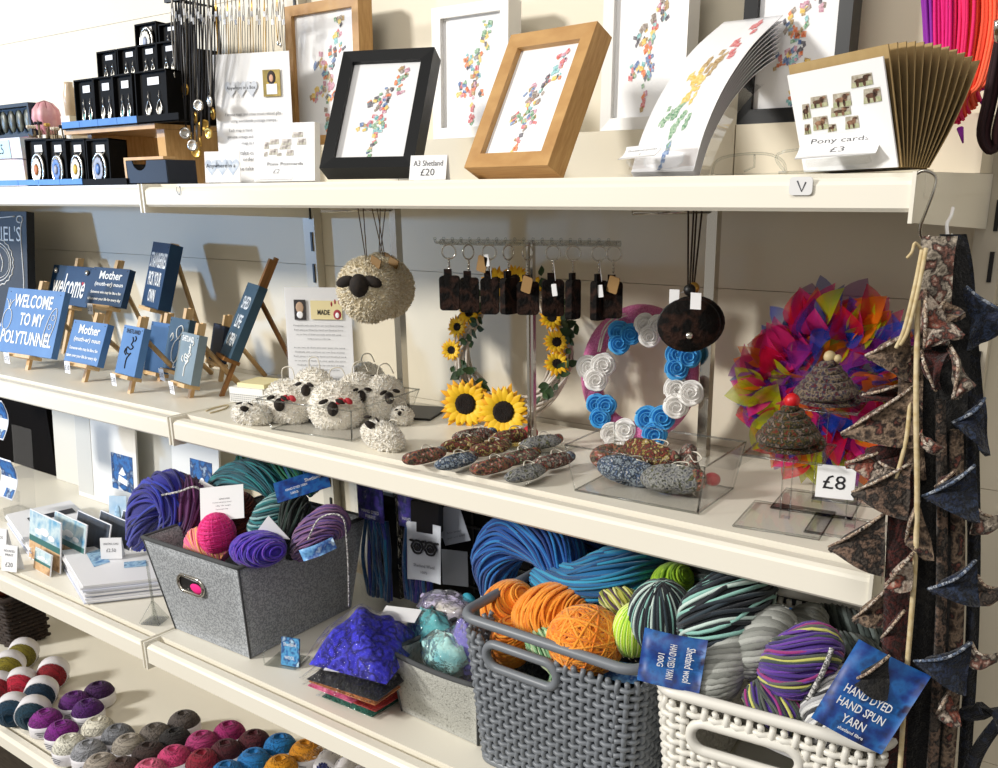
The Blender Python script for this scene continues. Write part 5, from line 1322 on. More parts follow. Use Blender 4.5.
# tags in the basket
P = AY(222, 503, .765); b = MB(); w = pxs(36, P) * 1.25; b.box((0, 0, 0), (w, .0008, w * .76)); X = T_(P) @ FACING @ Rx(-.45) @ Ry(-.12)
t = one('yarn_tag', 'white square tag with small print propped on the coral yarn', 'tag', b, PAPER, X); lettering(t, [('HAND DYED', .004, .006, .016, .002), ('merino and alpaca blend', 0, .001, .028, .002), ('100g  DK weight', .002, -.004, .022, .002), ('hand wash only', 0, -.009, .018, .002)], INK, y=-.0008)
P = AY(302, 485, .80); b = MB(); b.box((0, 0, 0), (.074, .0008, .036)); X = T_(P) @ FACING @ Rx(-.95) @ Ry(-.42)
t = one('yarn_label', 'dark blue printed label lying on top of the dark green hank', 'label', b, BLUELAB, X); lettering(t, [('HAND DYED YARN', -.008, -.001, .03, .004), ('100G', -.012, -.009, .010, .004), ('Shetland', .016, .006, .022, .006)], PAPER, y=-.0008)
P = AY(318, 549, .765); b = MB(); b.grid(lambda u, v: ((u - .5) * .046, -.004 * math.sin(PI * u), (v - .5) * .017), 6, 2, thick=.0007); X = T_(P) @ Rz(math.radians(52)) @ Ry(-.30)
t = one('yarn_label', 'bright blue label hanging over the right rim of the grey basket', 'label', b, M('label_sky', '1F6AC0', .45, var=('7AB8EC', '1A4E9E', 'C8E4F8'), scale=70), X)
P = AY(268, 528, .765); b = MB(); b.add([(-.022, 0, -.012), (.030, 0, -.016), (.002, 0, .018)], [(0, 1, 2)]); b.add([(-.022, .001, -.012), (.030, .001, -.016), (.002, .001, .018)], [(2, 1, 0)])
one('folded_card', 'white folded card corner sticking up behind the violet skein', 'card', b, PAPER, T_(P) @ FACING)
P = AY(203, 493, .80); b = MB(); b.box((0, 0, 0), (.026, .0008, .034)); one('yarn_tag', 'small white tag tucked behind the plum yarn', 'tag', b, PAPER, T_(P) @ FACING @ Ry(.5) @ Rx(-.2))

# ---- packets of dyed fibre hanging at the back, and bags
FILM = clear('plastic_film', (1, 1, 1), .12, .06, .8, 1.)
def packet(px0, px1, py0, py1, Y, label, cols, wl=None):
    A, B = AY((px0 + px1) / 2, py0, Y), AY((px0 + px1) / 2, py1, Y); w = AY(px1, py0, Y).x - AY(px0, py0, Y).x; h = A.z - B.z
    t = thing('fibre_packet', label, 'packet', V((A.x, Y, B.z)), 'hanging packets of dyed fibre')
    n = 16; b = MB(); rs = random.Random(int(px0))
    for k in range(n):
        x = (k / (n - 1) - .5) * w * .8; pts = [(x * .8 + rs.uniform(-.002, .002), rs.uniform(.002, .014), h * .66), (x + rs.uniform(-.003, .003), rs.uniform(.0, .016), h * .35), (x * 1.05 + rs.uniform(-.003, .003), rs.uniform(.0, .016), .006)]
        b.tube(cr(pts, 4), .0032, 5, mat=k % len(cols))
    b.build('fibre', [M('fibre_' + c, c, .8, sheen=.3) for c in cols], t)
    b = MB(); b.box((0, .0, h * .82), (w * .9, .002, h * .30)); hd = b.build('header_card', M('header_card', '24246E', .5, var=('4A3A9E', '1B2A60', '6A6AC0'), scale=60), t)
    lettering(hd, [('HAND DYED', 0, h * .74, w * .6, .005), ('FIBRE', 0, h * .70, w * .35, .005)], PAPER, y=-.0018)
    b = MB(); b.grid(lambda u, v: ((u - .5) * w, -.004 - .004 * math.sin(PI * u), v * h * .98), 4, 8); b.build('film', FILM, t)
    b = MB(); b.tube([(0, .002, h * .96), (0, .0, h + .012), (0, .02, h + .012)], .0016, 6); b.build('hook', CHROME, t)
packet(355, 383, 478, 600, .93, 'long blue packet of hand dyed fibre hanging behind the purple wool bag', ('0E4E7E', '1A6E9A', '2A3A9A', '0A2E5A'))
packet(396, 424, 488, 605, .95, 'blue and purple packet of fibre hanging behind the white sheep logo card', ('1A3A8A', '2A6AA8', '4A3A9E'))
b = MB(); P = AY(389, 545, .98); b.box((0, 0, 0), (.05, .012, .17)); one('dark_packet', 'black packet hanging between the two blue fibre packets', 'packet', b, M('black_film', '0C0C10', .25), P)
P = AY(424, 553, .90); w, h = .052, .088
t = thing('logo_swing_card', 'white hang card with a black sheep logo, hanging at the back of the third shelf', 'card', T_(P) @ Rz(.30) @ Ry(.04))
b = MB(); b.grid(lambda u, v: ((u - .5) * w, .004 * math.sin(PI * u), (v - .5) * h), 6, 4, thick=.0008); b.build('card', M('card_grey', 'B9BEC6', .55), t)
b = MB()
for sx in (-1, 1):
    for rr_ in (.0085, .0045): b.tube([(sx * .010 + rr_ * math.cos(a) * (1 + .08 * math.cos(6 * a)), -.001, .008 + rr_ * 1.15 * math.sin(a)) for a in [2 * PI * i / 24 for i in range(24)]], .0016, 5, True)
    b.ball((sx * .010, -.001, .006), (.003, .0006, .004), 8, 6, 0)
    for e in (-1, 1): b.ball((sx * .010 + e * .009, -.0008, .017), (.004, .0006, .002), 6, 5)
b.build('sheep_logo', [DARKINK, M('logo_grey', '8A8F98', .6)], t)
lettering(t, [('Shetland Wool', 0, -.020, .032, .005), ('100%', 0, -.030, .010, .004)], DARKINK, y=-.0006)
b = MB(); b.box((0, .012, .052), (.042, .02, .045)); b.build('black_packet_top', M('black_film', '0C0C10', .25), t)
for px, py, r, lb in ((452, 525, .10, 'grey swing card with fine print, hanging tilted beside the sheep logo card'), (447, 520, .02, 'grey swing card hanging just behind the tilted one'), (455, 568, .0, 'dark grey card hanging below the tilted swing card')):
    P = AY(px, py, .93 + .02 * (py > 540) + .012 * (r == .02)); b = MB(); b.box((0, 0, 0), (.040, .001, .055)); t = one('swing_card', lb, 'card', b, M('card_shade', '9AA0AA' if py < 540 else '2A2E36', .6), T_(P) @ Rz(.35) @ Ry(-r * 3), 'hanging swing cards')
    if py < 540: lettering(t, [('fine wool', 0, -.010, .022, .003), ('spun and dyed', 0, -.018, .028, .003)], INK, y=-.001)
b = MB(); O = V((-.66, WALL - .03, .93))
for k in range(12): b.box((O.x - .30 + k * .055, O.y, O.z), (.004, .004, .27))
for k in range(6): b.box((O.x, O.y - .003, O.z - .125 + k * .05), (.64, .004, .004))
one('wire_grid', 'black wire display grid against the wall behind the hanging fibre packets', 'grid', b, BLACK, O, off=O)
b = MB(); b.box((-.61, WALL - .012, .92), (.84, .012, .305)); one('shade_sheet', 'black board behind the wire grid on the third shelf', 'board', b, M('shade_black', '060607', .95), V((-.6, WALL - .012, .93)), off=V((-.6, WALL - .012, .93)))  # black sheet added to darken the shaded back of the third shelf

def wool_bag(pts, H, label, cols, seed, scale=14, lab=None, group='bagged wool in the stack'):
    """flat pillow of fibre in a clear bag; pts = footprint corners (world), H thickness, base z taken from them"""
    A, B, C_, D = pts; O = (A + B + C_ + D) / 4; t = thing('wool_bag', label, 'bag', O, group); rs = random.Random(seed)
    ph = [rs.uniform(0, 6) for _ in range(6)]
    def f(u, v, top=True, g=1., lift=0.):
        p = A.lerp(B, u).lerp(D.lerp(C_, u), v) - O
        p = V((p.x * g, p.y * g, p.z)); e = (math.sin(PI * u) * math.sin(PI * v)) ** .45
        wob = 1 + .16 * math.sin(7 * u + ph[0]) * math.sin(6 * v + ph[1]) + .10 * math.sin(15 * u + ph[2] + 9 * v)
        z = H * (.10 + .90 * e * wob) * 1.25 if top else H * .08
        return V((p.x, p.y, p.z + z + lift))
    b = MB(); b.grid(lambda u, v: f(u, v, True, .92, -.002), 18, 14); b.grid(lambda u, v: f(u, v, False, .92), 3, 3)
    for e in (0, 1):
        b.grid(lambda u, v: f(u, e, True, .92, -.002).lerp(f(u, e, False, .92), v), 12, 1); b.grid(lambda u, v: f(e, u, True, .92, -.002).lerp(f(e, u, False, .92), v), 12, 1)
    b.build('wool', M('wool_' + str(seed), cols[0], .9, var=cols[1:], scale=scale * 1.6, bump=1., bscale=140, sheen=.15, detail=8), t)
    b = MB(); b.grid(lambda u, v: f(u, v, True, 1.05, .0015), 18, 14); b.build('bag_film', FILM, t)
    if lab:
        u, v, w, h = lab; p = f(u, v, True, 1.05, .003); b = MB(); b.box((0, 0, 0), (w, h, .0008)); 
        q = f(u + .05, v, True, 1.05, .003) - p; 
        Xl = T_(p) @ Rz(math.radians(20)) @ Rx(.25); b.v = [tuple(Xl @ V(x)) for x in b.v]; b.build('label', PAPER, t)
    return t
def foot(z, pl): return [AZ(px, py, z) for px, py in pl]
Z = LOW + .0015
wool_bag(foot(Z, [(318, 697), (372, 719), (420, 690), (368, 668)]), .012, 'dark green bag of wool at the bottom of the bag stack', ('0E4A40', '1E6A58', '0A2E2A'), 1)
wool_bag(foot(Z + .012, [(316, 690), (376, 714), (424, 684), (366, 662)]), .012, 'dark red bag of wool near the bottom of the stack', ('8A1418', 'B02A28', '5E0E12'), 2)
wool_bag(foot(Z + .022, [(304, 686), (352, 705), (396, 680), (350, 660)]), .014, 'pink bag of wool sticking out at the left of the stack', ('E0588C', 'F08AB0', 'C83A70', 'F4B0CC'), 3, lab=(.35, .25, .03, .012))
wool_bag(foot(Z + .036, [(304, 682), (376, 708), (424, 674), (354, 652)]), .013, 'orange brown bag of wool in the middle of the stack', ('B0602E', 'D0824A', '8A4420'), 4, lab=(.5, .2, .036, .014))
wool_bag(foot(Z + .049, [(302, 680), (378, 704), (426, 668), (352, 648)]), .016, 'black bag of wool under the bright blue one', ('16161A', '2A2A30', '0A0A0C', '1E2438'), 5, lab=(.42, .25, .045, .022))
wool_bag(foot(Z + .064, [(304, 668), (388, 690), (428, 640), (350, 622)]), .042, 'plump ultramarine blue bag of wool on top of the stack', ('1410A0', '3A36E0', '0C0A66', '4C4AF0', '1A1690'), 6, 34, lab=(.75, .8, .05, .026))
# ---- card stand with blue leaflets
P = AZ(285, 668, LOW); X = pose(P.x, P.y, LOW + .001, 18)
t = thing('leaflet_stand', 'small clear stand with folded wire arms, holding blue leaflets', 'stand', X)
b = MB(); b.box((-.006, .016, .001), (.05, .04, .0012)); b.box((.004, .010, .016), (.03, .0012, .03)); b.tube(cr([(-.032, .0, .002), (-.032, 0, .018), (-.026, .012, .026), (-.014, .022, .028), (-.012, .022, .036)], 4), .0012, 5); b.build('stand', CLEAR2, t)
b = MB(); b.box((.006, .004, .022), (.028, .003, .040), 0, Rx(-.18)); lf = b.build('leaflets', M('leaflet_blue', '1F5EA8', .45, var=('5AA8D8', '163C80', 'BFE0F0'), scale=90), t)
lettering(lf, [('Shetland', .006, .033, .02, .005), ('WOOL', .006, .014, .016, .005)], PAPER, y=.0015, X=Rx(-.18))

# ---- pale grey low basket with bagged fluff
A, B = AZ(402, 711.5, LOW), AZ(478, 746, LOW)
lb_, L = felt_basket('fabric_basket', 'low pale grey fabric basket of bagged fluff beside the rattan-look basket', A, A + (B - A) * 1.0, .165, .085, .008, M('pale_grey_fabric', 'A2A29A', .95, var=('B8B8B0', '84847C'), scale=330, bump=.5, bscale=500, detail=6), .004, .004)
def fluff_bag(px, py, Y, rx, ry, label, cols, seed):
    P = AY(px, py, Y); t = thing('fluff_bag', label, 'bag', P, 'bagged fluff in the low grey basket'); a, c = pxs(rx, P), pxs(ry, P); rs = random.Random(seed)
    def f(s): 
        def g(u, v):
            th, ph = PI * v, 2 * PI * u; d = V((math.sin(th) * math.cos(ph), math.sin(th) * math.sin(ph), math.cos(th))); k = 1 + .10 * math.sin(5 * ph + seed) * math.sin(4 * th) + .06 * math.sin(9 * th + 3 * ph)
            return V((d.x * a * k, d.y * a * .7 * k, d.z * c * k)) * s
        return g
    b = MB(); b.grid(f(1), 22, 14); b.build('fluff', M('fluff_%d' % seed, cols[0], .95, var=cols[1:], scale=26, bump=.6, bscale=70, sheen=.5, detail=5), t)
    b = MB(); b.grid(f(1.05), 16, 10); b.build('bag_film', FILM, t)
    return t
fluff_bag(432, 640, .815, 27, 32, 'teal bag of fluff standing at the left of the low grey basket', ('3E9AA6', '6ABCC0', '2A7A8E'), 11)
fluff_bag(446, 655, .785, 27, 24, 'pale aqua ball of fluff at the front of the low grey basket', ('8ED0D2', 'B5E4E0', '6ABCC8'), 12)
fluff_bag(466, 652, .80, 20, 34, 'lilac purple bag of fluff against the rattan-look basket', ('6A62B8', '8A84D0', '4A5AAE'), 13)
fluff_bag(447, 606, .88, 32, 12, 'lilac and cream bag of fluff lying behind the teal bag', ('9A8AC8', 'C8C0DE', 'DAD4C0'), 14)
P = AY(468, 605, .90); b = MB(); b.ball((0, 0, 0), (.014, .010, .018), 10, 8); one('cotton_reel', 'small aqua reel behind the low grey basket', 'reel', b, M('aqua', '3AA8C0', .5), P)

# ---- woven plastic baskets
def woven(name, label, A, yaw, w, d, h, fl, mat, hole, r=.0031, sx=.0098, sz=.0088, lift=0.):
    t = thing(name, label, 'basket', pose(A.x, A.y, LOW + .001, yaw)); rc = .022
    def per(z):
        f = fl * z / h; x0, x1, y0, y1 = -f, w + f, -f, d + f
        pts = []
        for (cx, cy, a0, ex, ey) in ((x1 - rc, y0 + rc, -PI / 2, 0, 0), (x1 - rc, y1 - rc, 0, 0, 0), (x0 + rc, y1 - rc, PI / 2, 0, 0), (x0 + rc, y0 + rc, PI, 0, 0)):
            for i in range(7):
                a = a0 + PI / 2 * i / 6; pts.append(V((cx + rc * math.cos(a), cy + rc * math.sin(a), z)))
        return pts
    def along(z):
        p = per(z); n = len(p); S = [0]
        for i in range(n): S.append(S[-1] + (p[(i + 1) % n] - p[i]).length)
        def at_(s):
            s = (s % 1.) * S[-1]; i = 0
            while i < n - 1 and S[i + 1] < s: i += 1
            q = p[i].lerp(p[(i + 1) % n], (s - S[i]) / max(1e-9, S[i + 1] - S[i])); tg = (p[(i + 1) % n] - p[i]).normalized()
            return q, V((tg.y, -tg.x, 0))
        return at_, S[-1]
    base, Ltot = along(h * .5); nc = int(Ltot / sx) // 2 * 2; rows = int((h - .016) / sz)
    inh = lambda p: p.y < .03 and abs(p.x - hole[0]) < hole[2] and abs(p.z - hole[1]) < hole[3]
    b = MB()
    def seg(run, off=0):
        if len(run) > 2: b.tube(run, r, 6)
    for j in range(rows):
        z = .008 + j * sz; at_, _ = along(z); run = []
        for i in range(nc * 2 + 1):
            p, n = at_(i / (nc * 2)); p = p + n * (.0022 * math.cos(PI * (i / 2 + j)))
            if inh(p): seg(run); run = []
            else: run.append(p)
        seg(run)
    ats = [along(.004 + k * sz / 2)[0] for k in range(2 * rows + 2)]
    for i in range(nc):
        run = []
        for k in range(2 * rows + 2):
            p, n = ats[k](i / nc); p = p - n * (.0022 * math.cos(PI * (i + (k - 1) / 2)))
            if inh(p): seg(run); run = []
            else: run.append(p)
        seg(run)
    b.build('weave', mat, t)
    b = MB(); b.tube(per(h), .0058, 8, True); b.build('rim', mat, t)
    b = MB(); b.tube(per(.003), .005, 6, True); b.build('foot_rim', mat, t)
    b = MB(); b.box((w / 2, d / 2, .003), (w - .02, d - .02, .003)); b.build('floor', mat, t)
    b = MB(); hx, hz, ax_, az = hole; y_ = lambda z: -fl * z / h - .0015
    pts = []
    for i in range(32):
        a = 2 * PI * (i + .5) / 32; x = hx + math.copysign(ax_ - az, math.cos(a)) + az * 1.05 * math.cos(a); z = hz + az * 1.05 * math.sin(a); pts.append(V((x, y_(z), z)))
    b.tube(pts, .0052, 8, True); b.build('handle', mat, t)
    return t
GP = M('grey_plastic', '70757B', .42, var='787D84', scale=20); WP = M('white_plastic', 'E2DFD6', .40, var='E8E5DC', scale=20)
A = AZ(482, 757, LOW); RZ = .948
R0 = AZ(459, 615, RZ); R1 = AZ(638, 674, RZ); wtop = (R1 - R0).length; fl = .012
hr = RZ - LOW - .001
woven('rattan_basket', 'grey rattan-look plastic basket with orange skeins, at the centre of the third shelf', V((R0.x + fl, R0.y + fl, LOW)), math.degrees(math.atan2(R1.y - R0.y, R1.x - R0.x)) , wtop - 2 * fl, .255, hr, fl, GP, (wtop * .37 - fl, hr - .036, .046, .014))
W0 = AZ(654, 686, RZ + .002); W1 = AZ(887, 749, RZ + .002); ww = (W1 - W0).length; yw = math.degrees(math.atan2(W1.y - W0.y, W1.x - W0.x))
woven('rattan_basket', 'white rattan-look plastic basket of grey and purple yarn, at the right end', V((W0.x + fl, W0.y + fl, LOW)), yw, ww - 2 * fl, .25, RZ - LOW, fl, WP, (ww * .42 - fl, RZ - LOW - .038, .050, .0145), r=.0034)

# ---- yarn in the grey rattan basket
OR = shade(('F08A12', 'F79A22', 'E67C08', 'FBA636'), 'orange'); MI = shade(('8FBE8A', 'B8D8A8', '6FA878', 'D8E4B8'), 'mint')
yball('orange skein at the left of the grey rattan-look basket', 508, 606, .80, 29, 24, OR, [('C', 50, 10, 28, 0)], .0015, Ry(.8))
yball('large orange skein in the middle of the grey rattan-look basket', 553, 614, .79, 44, 30, OR, [('C', 64, 12, 24, 0)], .0015, Ry(1.2))
P = AY(586, 640, .75); t = thing('yarn_skein', 'orange skein with a coiled centre at the front of the grey rattan-look basket', 'yarn', P)
b = MB(); r = pxs(38, P); wound(b, (0, 0, 0), (r, r * .9, r), [(80, 40, 10, 0, 360), (55, 40, 8, 0, 360), (35, 12, 6, 0, 360)], .0016, Rz(.62) @ Rx(1.15), 4, 44); b.build('strands', OR, t)
yball('orange skein tucked low behind the rim of the grey rattan-look basket', 512, 642, .765, 20, 26, OR, [('C', 44, 10, 30, 0)], .0015)
hank('pale mint green skein behind the handle of the grey rattan-look basket', [(538, 640, .76), (556, 650, .745), (572, 672, .74), (560, 690, .745)], [14, 20, 20, 14], 30, .0016, MI, .5)
BL = shade(('0E4E9E', '1668B8', '0A3A82', '2484CC'), 'ocean'); CY = shade(('12689E', '1E86B4', '0E4E82', '2C9CC4'), 'lagoon')
hank('deep blue hank heaped at the left back of the grey rattan-look basket', [(496, 590, .87), (497, 555, .86), (520, 533, .86), (555, 548, .85), (575, 580, .84), (600, 588, .85)], [16, 24, 26, 25, 19, 12], 40, .0021, BL, .45)
hank('turquoise blue hank heaped at the right back of the grey rattan-look basket', [(540, 578, .84), (575, 585, .82), (612, 575, .82), (642, 560, .85), (658, 552, .89)], [12, 22, 27, 22, 12], 40, .0021, CY, .4)
hank('dark navy blue hank filling the gap behind the two blue hanks', [(545, 560, .92), (580, 548, .91), (620, 548, .92)], [20, 26, 20], 30, .0022, shade(('0A2E78', '0C3E8C'), 'navyblue'), .4)
hank('yellow and purple skein behind the orange ones', [(606, 596, .80), (624, 602, .795), (640, 612, .80)], [10, 14, 12], 26, .0015, shade(('A8A842', 'D8D890', '4A2E4A', '7E8A3A'), 'olivemix'), .4)
yball('neon lime yellow skein at the right end of the grey rattan-look basket', 634, 630, .765, 19, 27, shade(('B8E020', 'D8F060', '9AD030', 'E8F0A0'), 'neon'), [(88, 44, 4, 0, 180)], .0016)
yball('olive lime green skein between the two woven baskets at the back', 672, 582, .83, 22, 18, shade(('8AB814', 'A2CC26', '6E9A10'), 'lime'), [('C', 40, 10, 30, 0)], .0016, Ry(.9))
P = AY(490, 580, .86); b = MB(); b.box((0, 0, 0), (.022, .0008, .075)); t = one('yarn_label', 'white label with black lettering tucked behind the left orange skein', 'label', b, PAPER, T_(P) @ FACING @ Ry(.08)); lettering(t, [('MERINO', 0, .02, .016, .01), ('DYED', 0, .0, .016, .01)], DARKINK, y=-.0008)
P = AY(618, 668, .765); b = MB(); b.grid(lambda u, v: ((u - .5) * .05, -.006 * math.sin(PI * u), (v - .5) * .024), 8, 2, thick=.0007); one('yarn_label', 'pale blue label inside the front rim of the grey rattan-look basket', 'label', b, MATS['label_sky'], T_(P) @ Rz(.3) @ Ry(.12))

# ---- yarn in the white basket
WD = shade(('141A22', '1E2A34', '8FC4B8', '10141C', 'C8DCD4', '2A3A44'), 'storm')
yball('black and mint striped skein at the left of the white basket', 660, 616, .775, 30, 36, WD, [(86, 46, 4, 0, 180)], .0021)
hank('large black, mint and grey striped skein in the white basket', [(756, 584, .83), (735, 604, .79), (712, 622, .765), (694, 634, .765)], [22, 36, 36, 20], 40, .0021, WD, .25, order=[0, 5, 1, 2, 0, 4, 2, 1])
hank('dark slate green hank at the back of the white basket', [(684, 598, .86), (705, 582, .855), (735, 576, .86), (770, 580, .88)], [10, 18, 20, 12], 28, .002, shade(('14221E', '243A36', '3A5A54', '0E1614'), 'slategreen'), .4)
GY = shade(('9A9C96', 'B0B2AC', '82847E'), 'greyply')
def plied(label, a, pts, rpx, mats, n=8, sr=.0038, tw=1.3): return hank(label, pts, rpx, 8, .0038, mats, 1.3, jit=.2)
plied('thick twisted pale grey hank at the front left of the white basket', 0, [(706, 696, .735), (716, 676, .735), (728, 652, .75), (736, 640, .77)], [16, 23, 20, 12], GY)
plied('thick twisted pale grey hank second along in the white basket', 0, [(744, 668, .755), (757, 648, .76), (770, 630, .78), (784, 618, .80)], [14, 20, 19, 13], GY)
plied('thick twisted grey hank behind the purple striped skein', 0, [(770, 658, .79), (788, 640, .80), (804, 626, .82), (815, 616, .84)], [12, 18, 17, 12], shade(('7E807A', '92948E', '6A6C66'), 'greyply2'))
DG = shade(('3A4440', '56605C', '2A322E', '6E7874'), 'pewter')
plied('chunky dark pewter hank at the back right of the white basket', 0, [(812, 618, .87), (838, 625, .86), (864, 634, .86), (886, 645, .87)], [12, 17, 17, 12], DG, 7, .0034, 2.5)
plied('chunky pewter hank lying below the other dark one at the right', 0, [(806, 640, .83), (832, 648, .82), (858, 655, .82), (880, 668, .83)], [12, 16, 16, 12], DG, 7, .0034, 2.5)
PM = shade(('4A2A86', '6A3AA0', '3E4A44', 'C8C86A', '9A2E7A', '5A5E58', '3A2A6E'), 'pansy')
hank('purple, olive and yellow striped skein in the middle of the white basket', [(834, 648, .775), (816, 650, .755), (792, 668, .745), (772, 680, .745)], [12, 28, 32, 18], 44, .0016, PM, .5, order=[0, 1, 6, 0, 2, 3, 5, 1, 4, 0])
hank('purple, olive and yellow skein end at the front rim of the white basket', [(752, 690, .735), (766, 702, .73), (786, 716, .73), (796, 728, .735)], [12, 19, 19, 10], 34, .0016, PM, .5, order=[2, 5, 0, 3, 2, 6, 4, 5])
SW = shade(('C8C8C8', 'A8A8AA', 'E0E0DE', '3A3A3E', 'D4D4D2'), 'snow')
hank('white and grey speckled hank at the right front of the white basket', [(842, 672, .77), (832, 695, .745), (826, 718, .735), (836, 742, .735)], [14, 23, 24, 18], 34, .002, SW, .9)
hank('white and grey speckled hank end beside the hand spun label', [(838, 716, .74), (858, 724, .735), (872, 738, .735)], [13, 18, 14], 26, .002, SW, .8)
b = MB(); b.tube(cr([AY(752, 602, .80), AY(770, 612, .79), AY(790, 622, .79), AY(812, 628, .79), AY(832, 634, .79)], 6), .0016, 5); A = AY(790, 622, .79); one('plied_cord', 'black and white plied cord across the back skeins in the white basket', 'cord', b, MATS['bw_cord'], A, off=A)
b = MB(); b.tube(cr([AY(832, 648, .735), AY(826, 665, .73), AY(816, 685, .725), AY(808, 700, .725)], 6), .0024, 5); A = AY(812, 640, .78)
one('plied_cord', 'black and white plied cord hanging over the purple striped skein', 'cord', b, MATS['bw_cord'], A, off=A)
# big labels
P = AY(672, 660, .70); b = MB(); b.grid(lambda u, v: ((u - .5) * .058, -.003 * math.sin(PI * u), (v - .5) * .052), 6, 2, thick=.0008); X = T_(P) @ Rz(.36) @ Ry(.10) @ Rx(-.12)
t = one('yarn_label', 'dark blue HAND DYED YARN label hanging over the left corner of the white basket', 'label', b, BLUELAB, X)
lettering(t, [('HAND DYED YARN', 0, 0, .034, .0065), ('100G', 0, -.010, .013, .006), ('Shetland wool', .0, .016, .034, .008)], PAPER, y=-.0055, X=Ry(PI / 2), bold=.01)
P = AY(870, 697, .70); b = MB(); b.grid(lambda u, v: ((u - .5) * .062, -.003 * math.sin(PI * u), (v - .5) * .078), 6, 2, thick=.0008); X = T_(P) @ Rz(.36) @ Ry(.42) @ Rx(-.12)
t = one('yarn_label', 'dark blue HAND DYED HAND SPUN YARN label at the right of the white basket', 'label', b, BLUELAB, X)
lettering(t, [('HAND DYED', -.002, .000, .040, .0075), ('HAND SPUN', -.002, -.012, .040, .0075), ('YARN', -.002, -.024, .020, .0075), ('shetland fibre', 0, -.033, .022, .003)], PAPER, y=-.0055, bold=.01)
P = AY(790, 608, .90); b = MB(); b.grid(lambda u, v: ((u - .5) * .085, -.012 * math.sin(PI * u), (v - .5) * .012), 8, 2, thick=.0008); one('yarn_label', 'dark blue label lying edge-on at the back of the white basket', 'label', b, BLUELAB, T_(P) @ Rz(.3) @ Ry(.08))
P = AY(786, 745, .755); b = MB(); b.box((0, 0, 0), (.03, .0008, .022)); t = one('yarn_tag', 'white tag seen through the handle of the white basket', 'tag', b, PAPER, T_(P) @ Rz(.3) @ Ry(.3)); lettering(t, [('100g', .004, 0, .014, .008)], DARKINK, y=-.0009)

# ---- greeting cards and prints at the left
WCARD = M('white_card', 'EDEDF0', .5); CEL = M('card_sleeve_edge', 'C9CCD6', .3)
SEA = M('sea_print', '0F3C78', .6, var=('1E6AAE', '0A2A5A', 'BFD6E8'), scale=45)
def mount(pl, Y, label, win=None, seed=0, mat=None, extra=None, group='mounted prints leaning at the back'):
    TL, TR, BR, BL = [AY(*p, Y) for p in pl]; w = (TR.x - TL.x + BR.x - BL.x) / 2; zb_ = LOW + .001; h = (TL.z + TR.z) / 2 - zb_; x = (TL.x + TR.x + BL.x + BR.x) / 4
    t = thing('mounted_print', label, 'mounted print', pose(x, Y, zb_, 0, 5), group)
    b = MB(); b.box((0, .002, h / 2), (w, .004, h)); b.build('mount_board', mat or M('mount_white', 'E4E2DC', .6), t)
    if extra: extra(t, w, h)
    if win:
        (x0, x1, z0, z1) = win; cx_, cz_ = (x0 + x1) / 2 * w - w / 2, (z0 + z1) / 2 * h; b = MB(); b.box((cx_, -.0004, cz_), ((x1 - x0) * w, .0008, (z1 - z0) * h)); pr = b.build('print', SEA, t)
        b = MB(); rs = random.Random(seed)
        if seed == 1:
            b.prism([(cx_ - .016, cz_ - .020), (cx_ + .016, cz_ - .026), (cx_ + .019, cz_ - .014), (cx_ - .012, cz_ - .006)], -.0012, -.0008); b.prism([(cx_ - .013, cz_ - .004), (cx_ + .002, cz_ + .012), (cx_ + .010, cz_ + .002), (cx_ + .014, cz_ - .002), (cx_ + .004, cz_ - .006)], -.0012, -.0008); b.prism([(cx_ - .015, cz_ - .030), (cx_ + .004, cz_ - .038), (cx_ - .016, cz_ - .040)], -.0012, -.0008)
        else:
            b.ball((cx_, -.001, cz_ - .012), (.010, .0008, .014), 10, 7); b.ball((cx_ + .004, -.0012, cz_ + .004), (.007, .0008, .007), 10, 7)
        b.build('print_highlights', PAPER, pr)
    return t
GREYB = M('backing_grey', 'C6C4BC', .6)
mount([(47, 400), (72, 408), (78, 500), (56, 492)], 1.02, 'plain off-white board leaning beside the dark panel', mat=M('mount_off', 'D6D2C6', .6))
def stripe(t, w, h):
    b = MB(); b.box((-w * .36, -.0004, h / 2), (w * .26, .0008, h * .9)); b.build('grey_panel', GREYB, t)
mount([(67, 412), (129, 424), (138, 525), (80, 505)], .985, 'white mounted print of a boat on blue sea, leaning at the back', (.60, .94, .22, .62), 1, extra=stripe)
mount([(130, 424), (172, 434), (174, 530), (136, 520)], 1.015, 'pale grey backing board leaning between the two mounted blue prints', mat=GREYB)
mount([(166, 430), (214, 442), (218, 540), (172, 525)], 1.00, 'white mounted print of a puffin on dark blue, half hidden by the grey basket', (.40, .86, .28, .74), 2)
P = AY(28, 440, 1.0); b = MB(); w = AY(50, 440, 1.03).x - AY(-10, 440, 1.03).x; b.box((0, 0, .118), (w, .012, .235))
one('dark_board', 'nearly black upright board against the wall at the far left of the third shelf', 'panel', b, M('dark_brown', '080504', .9, spec=.1), (AY(20, 440, 1.03).x, 1.035, LOW + .001))
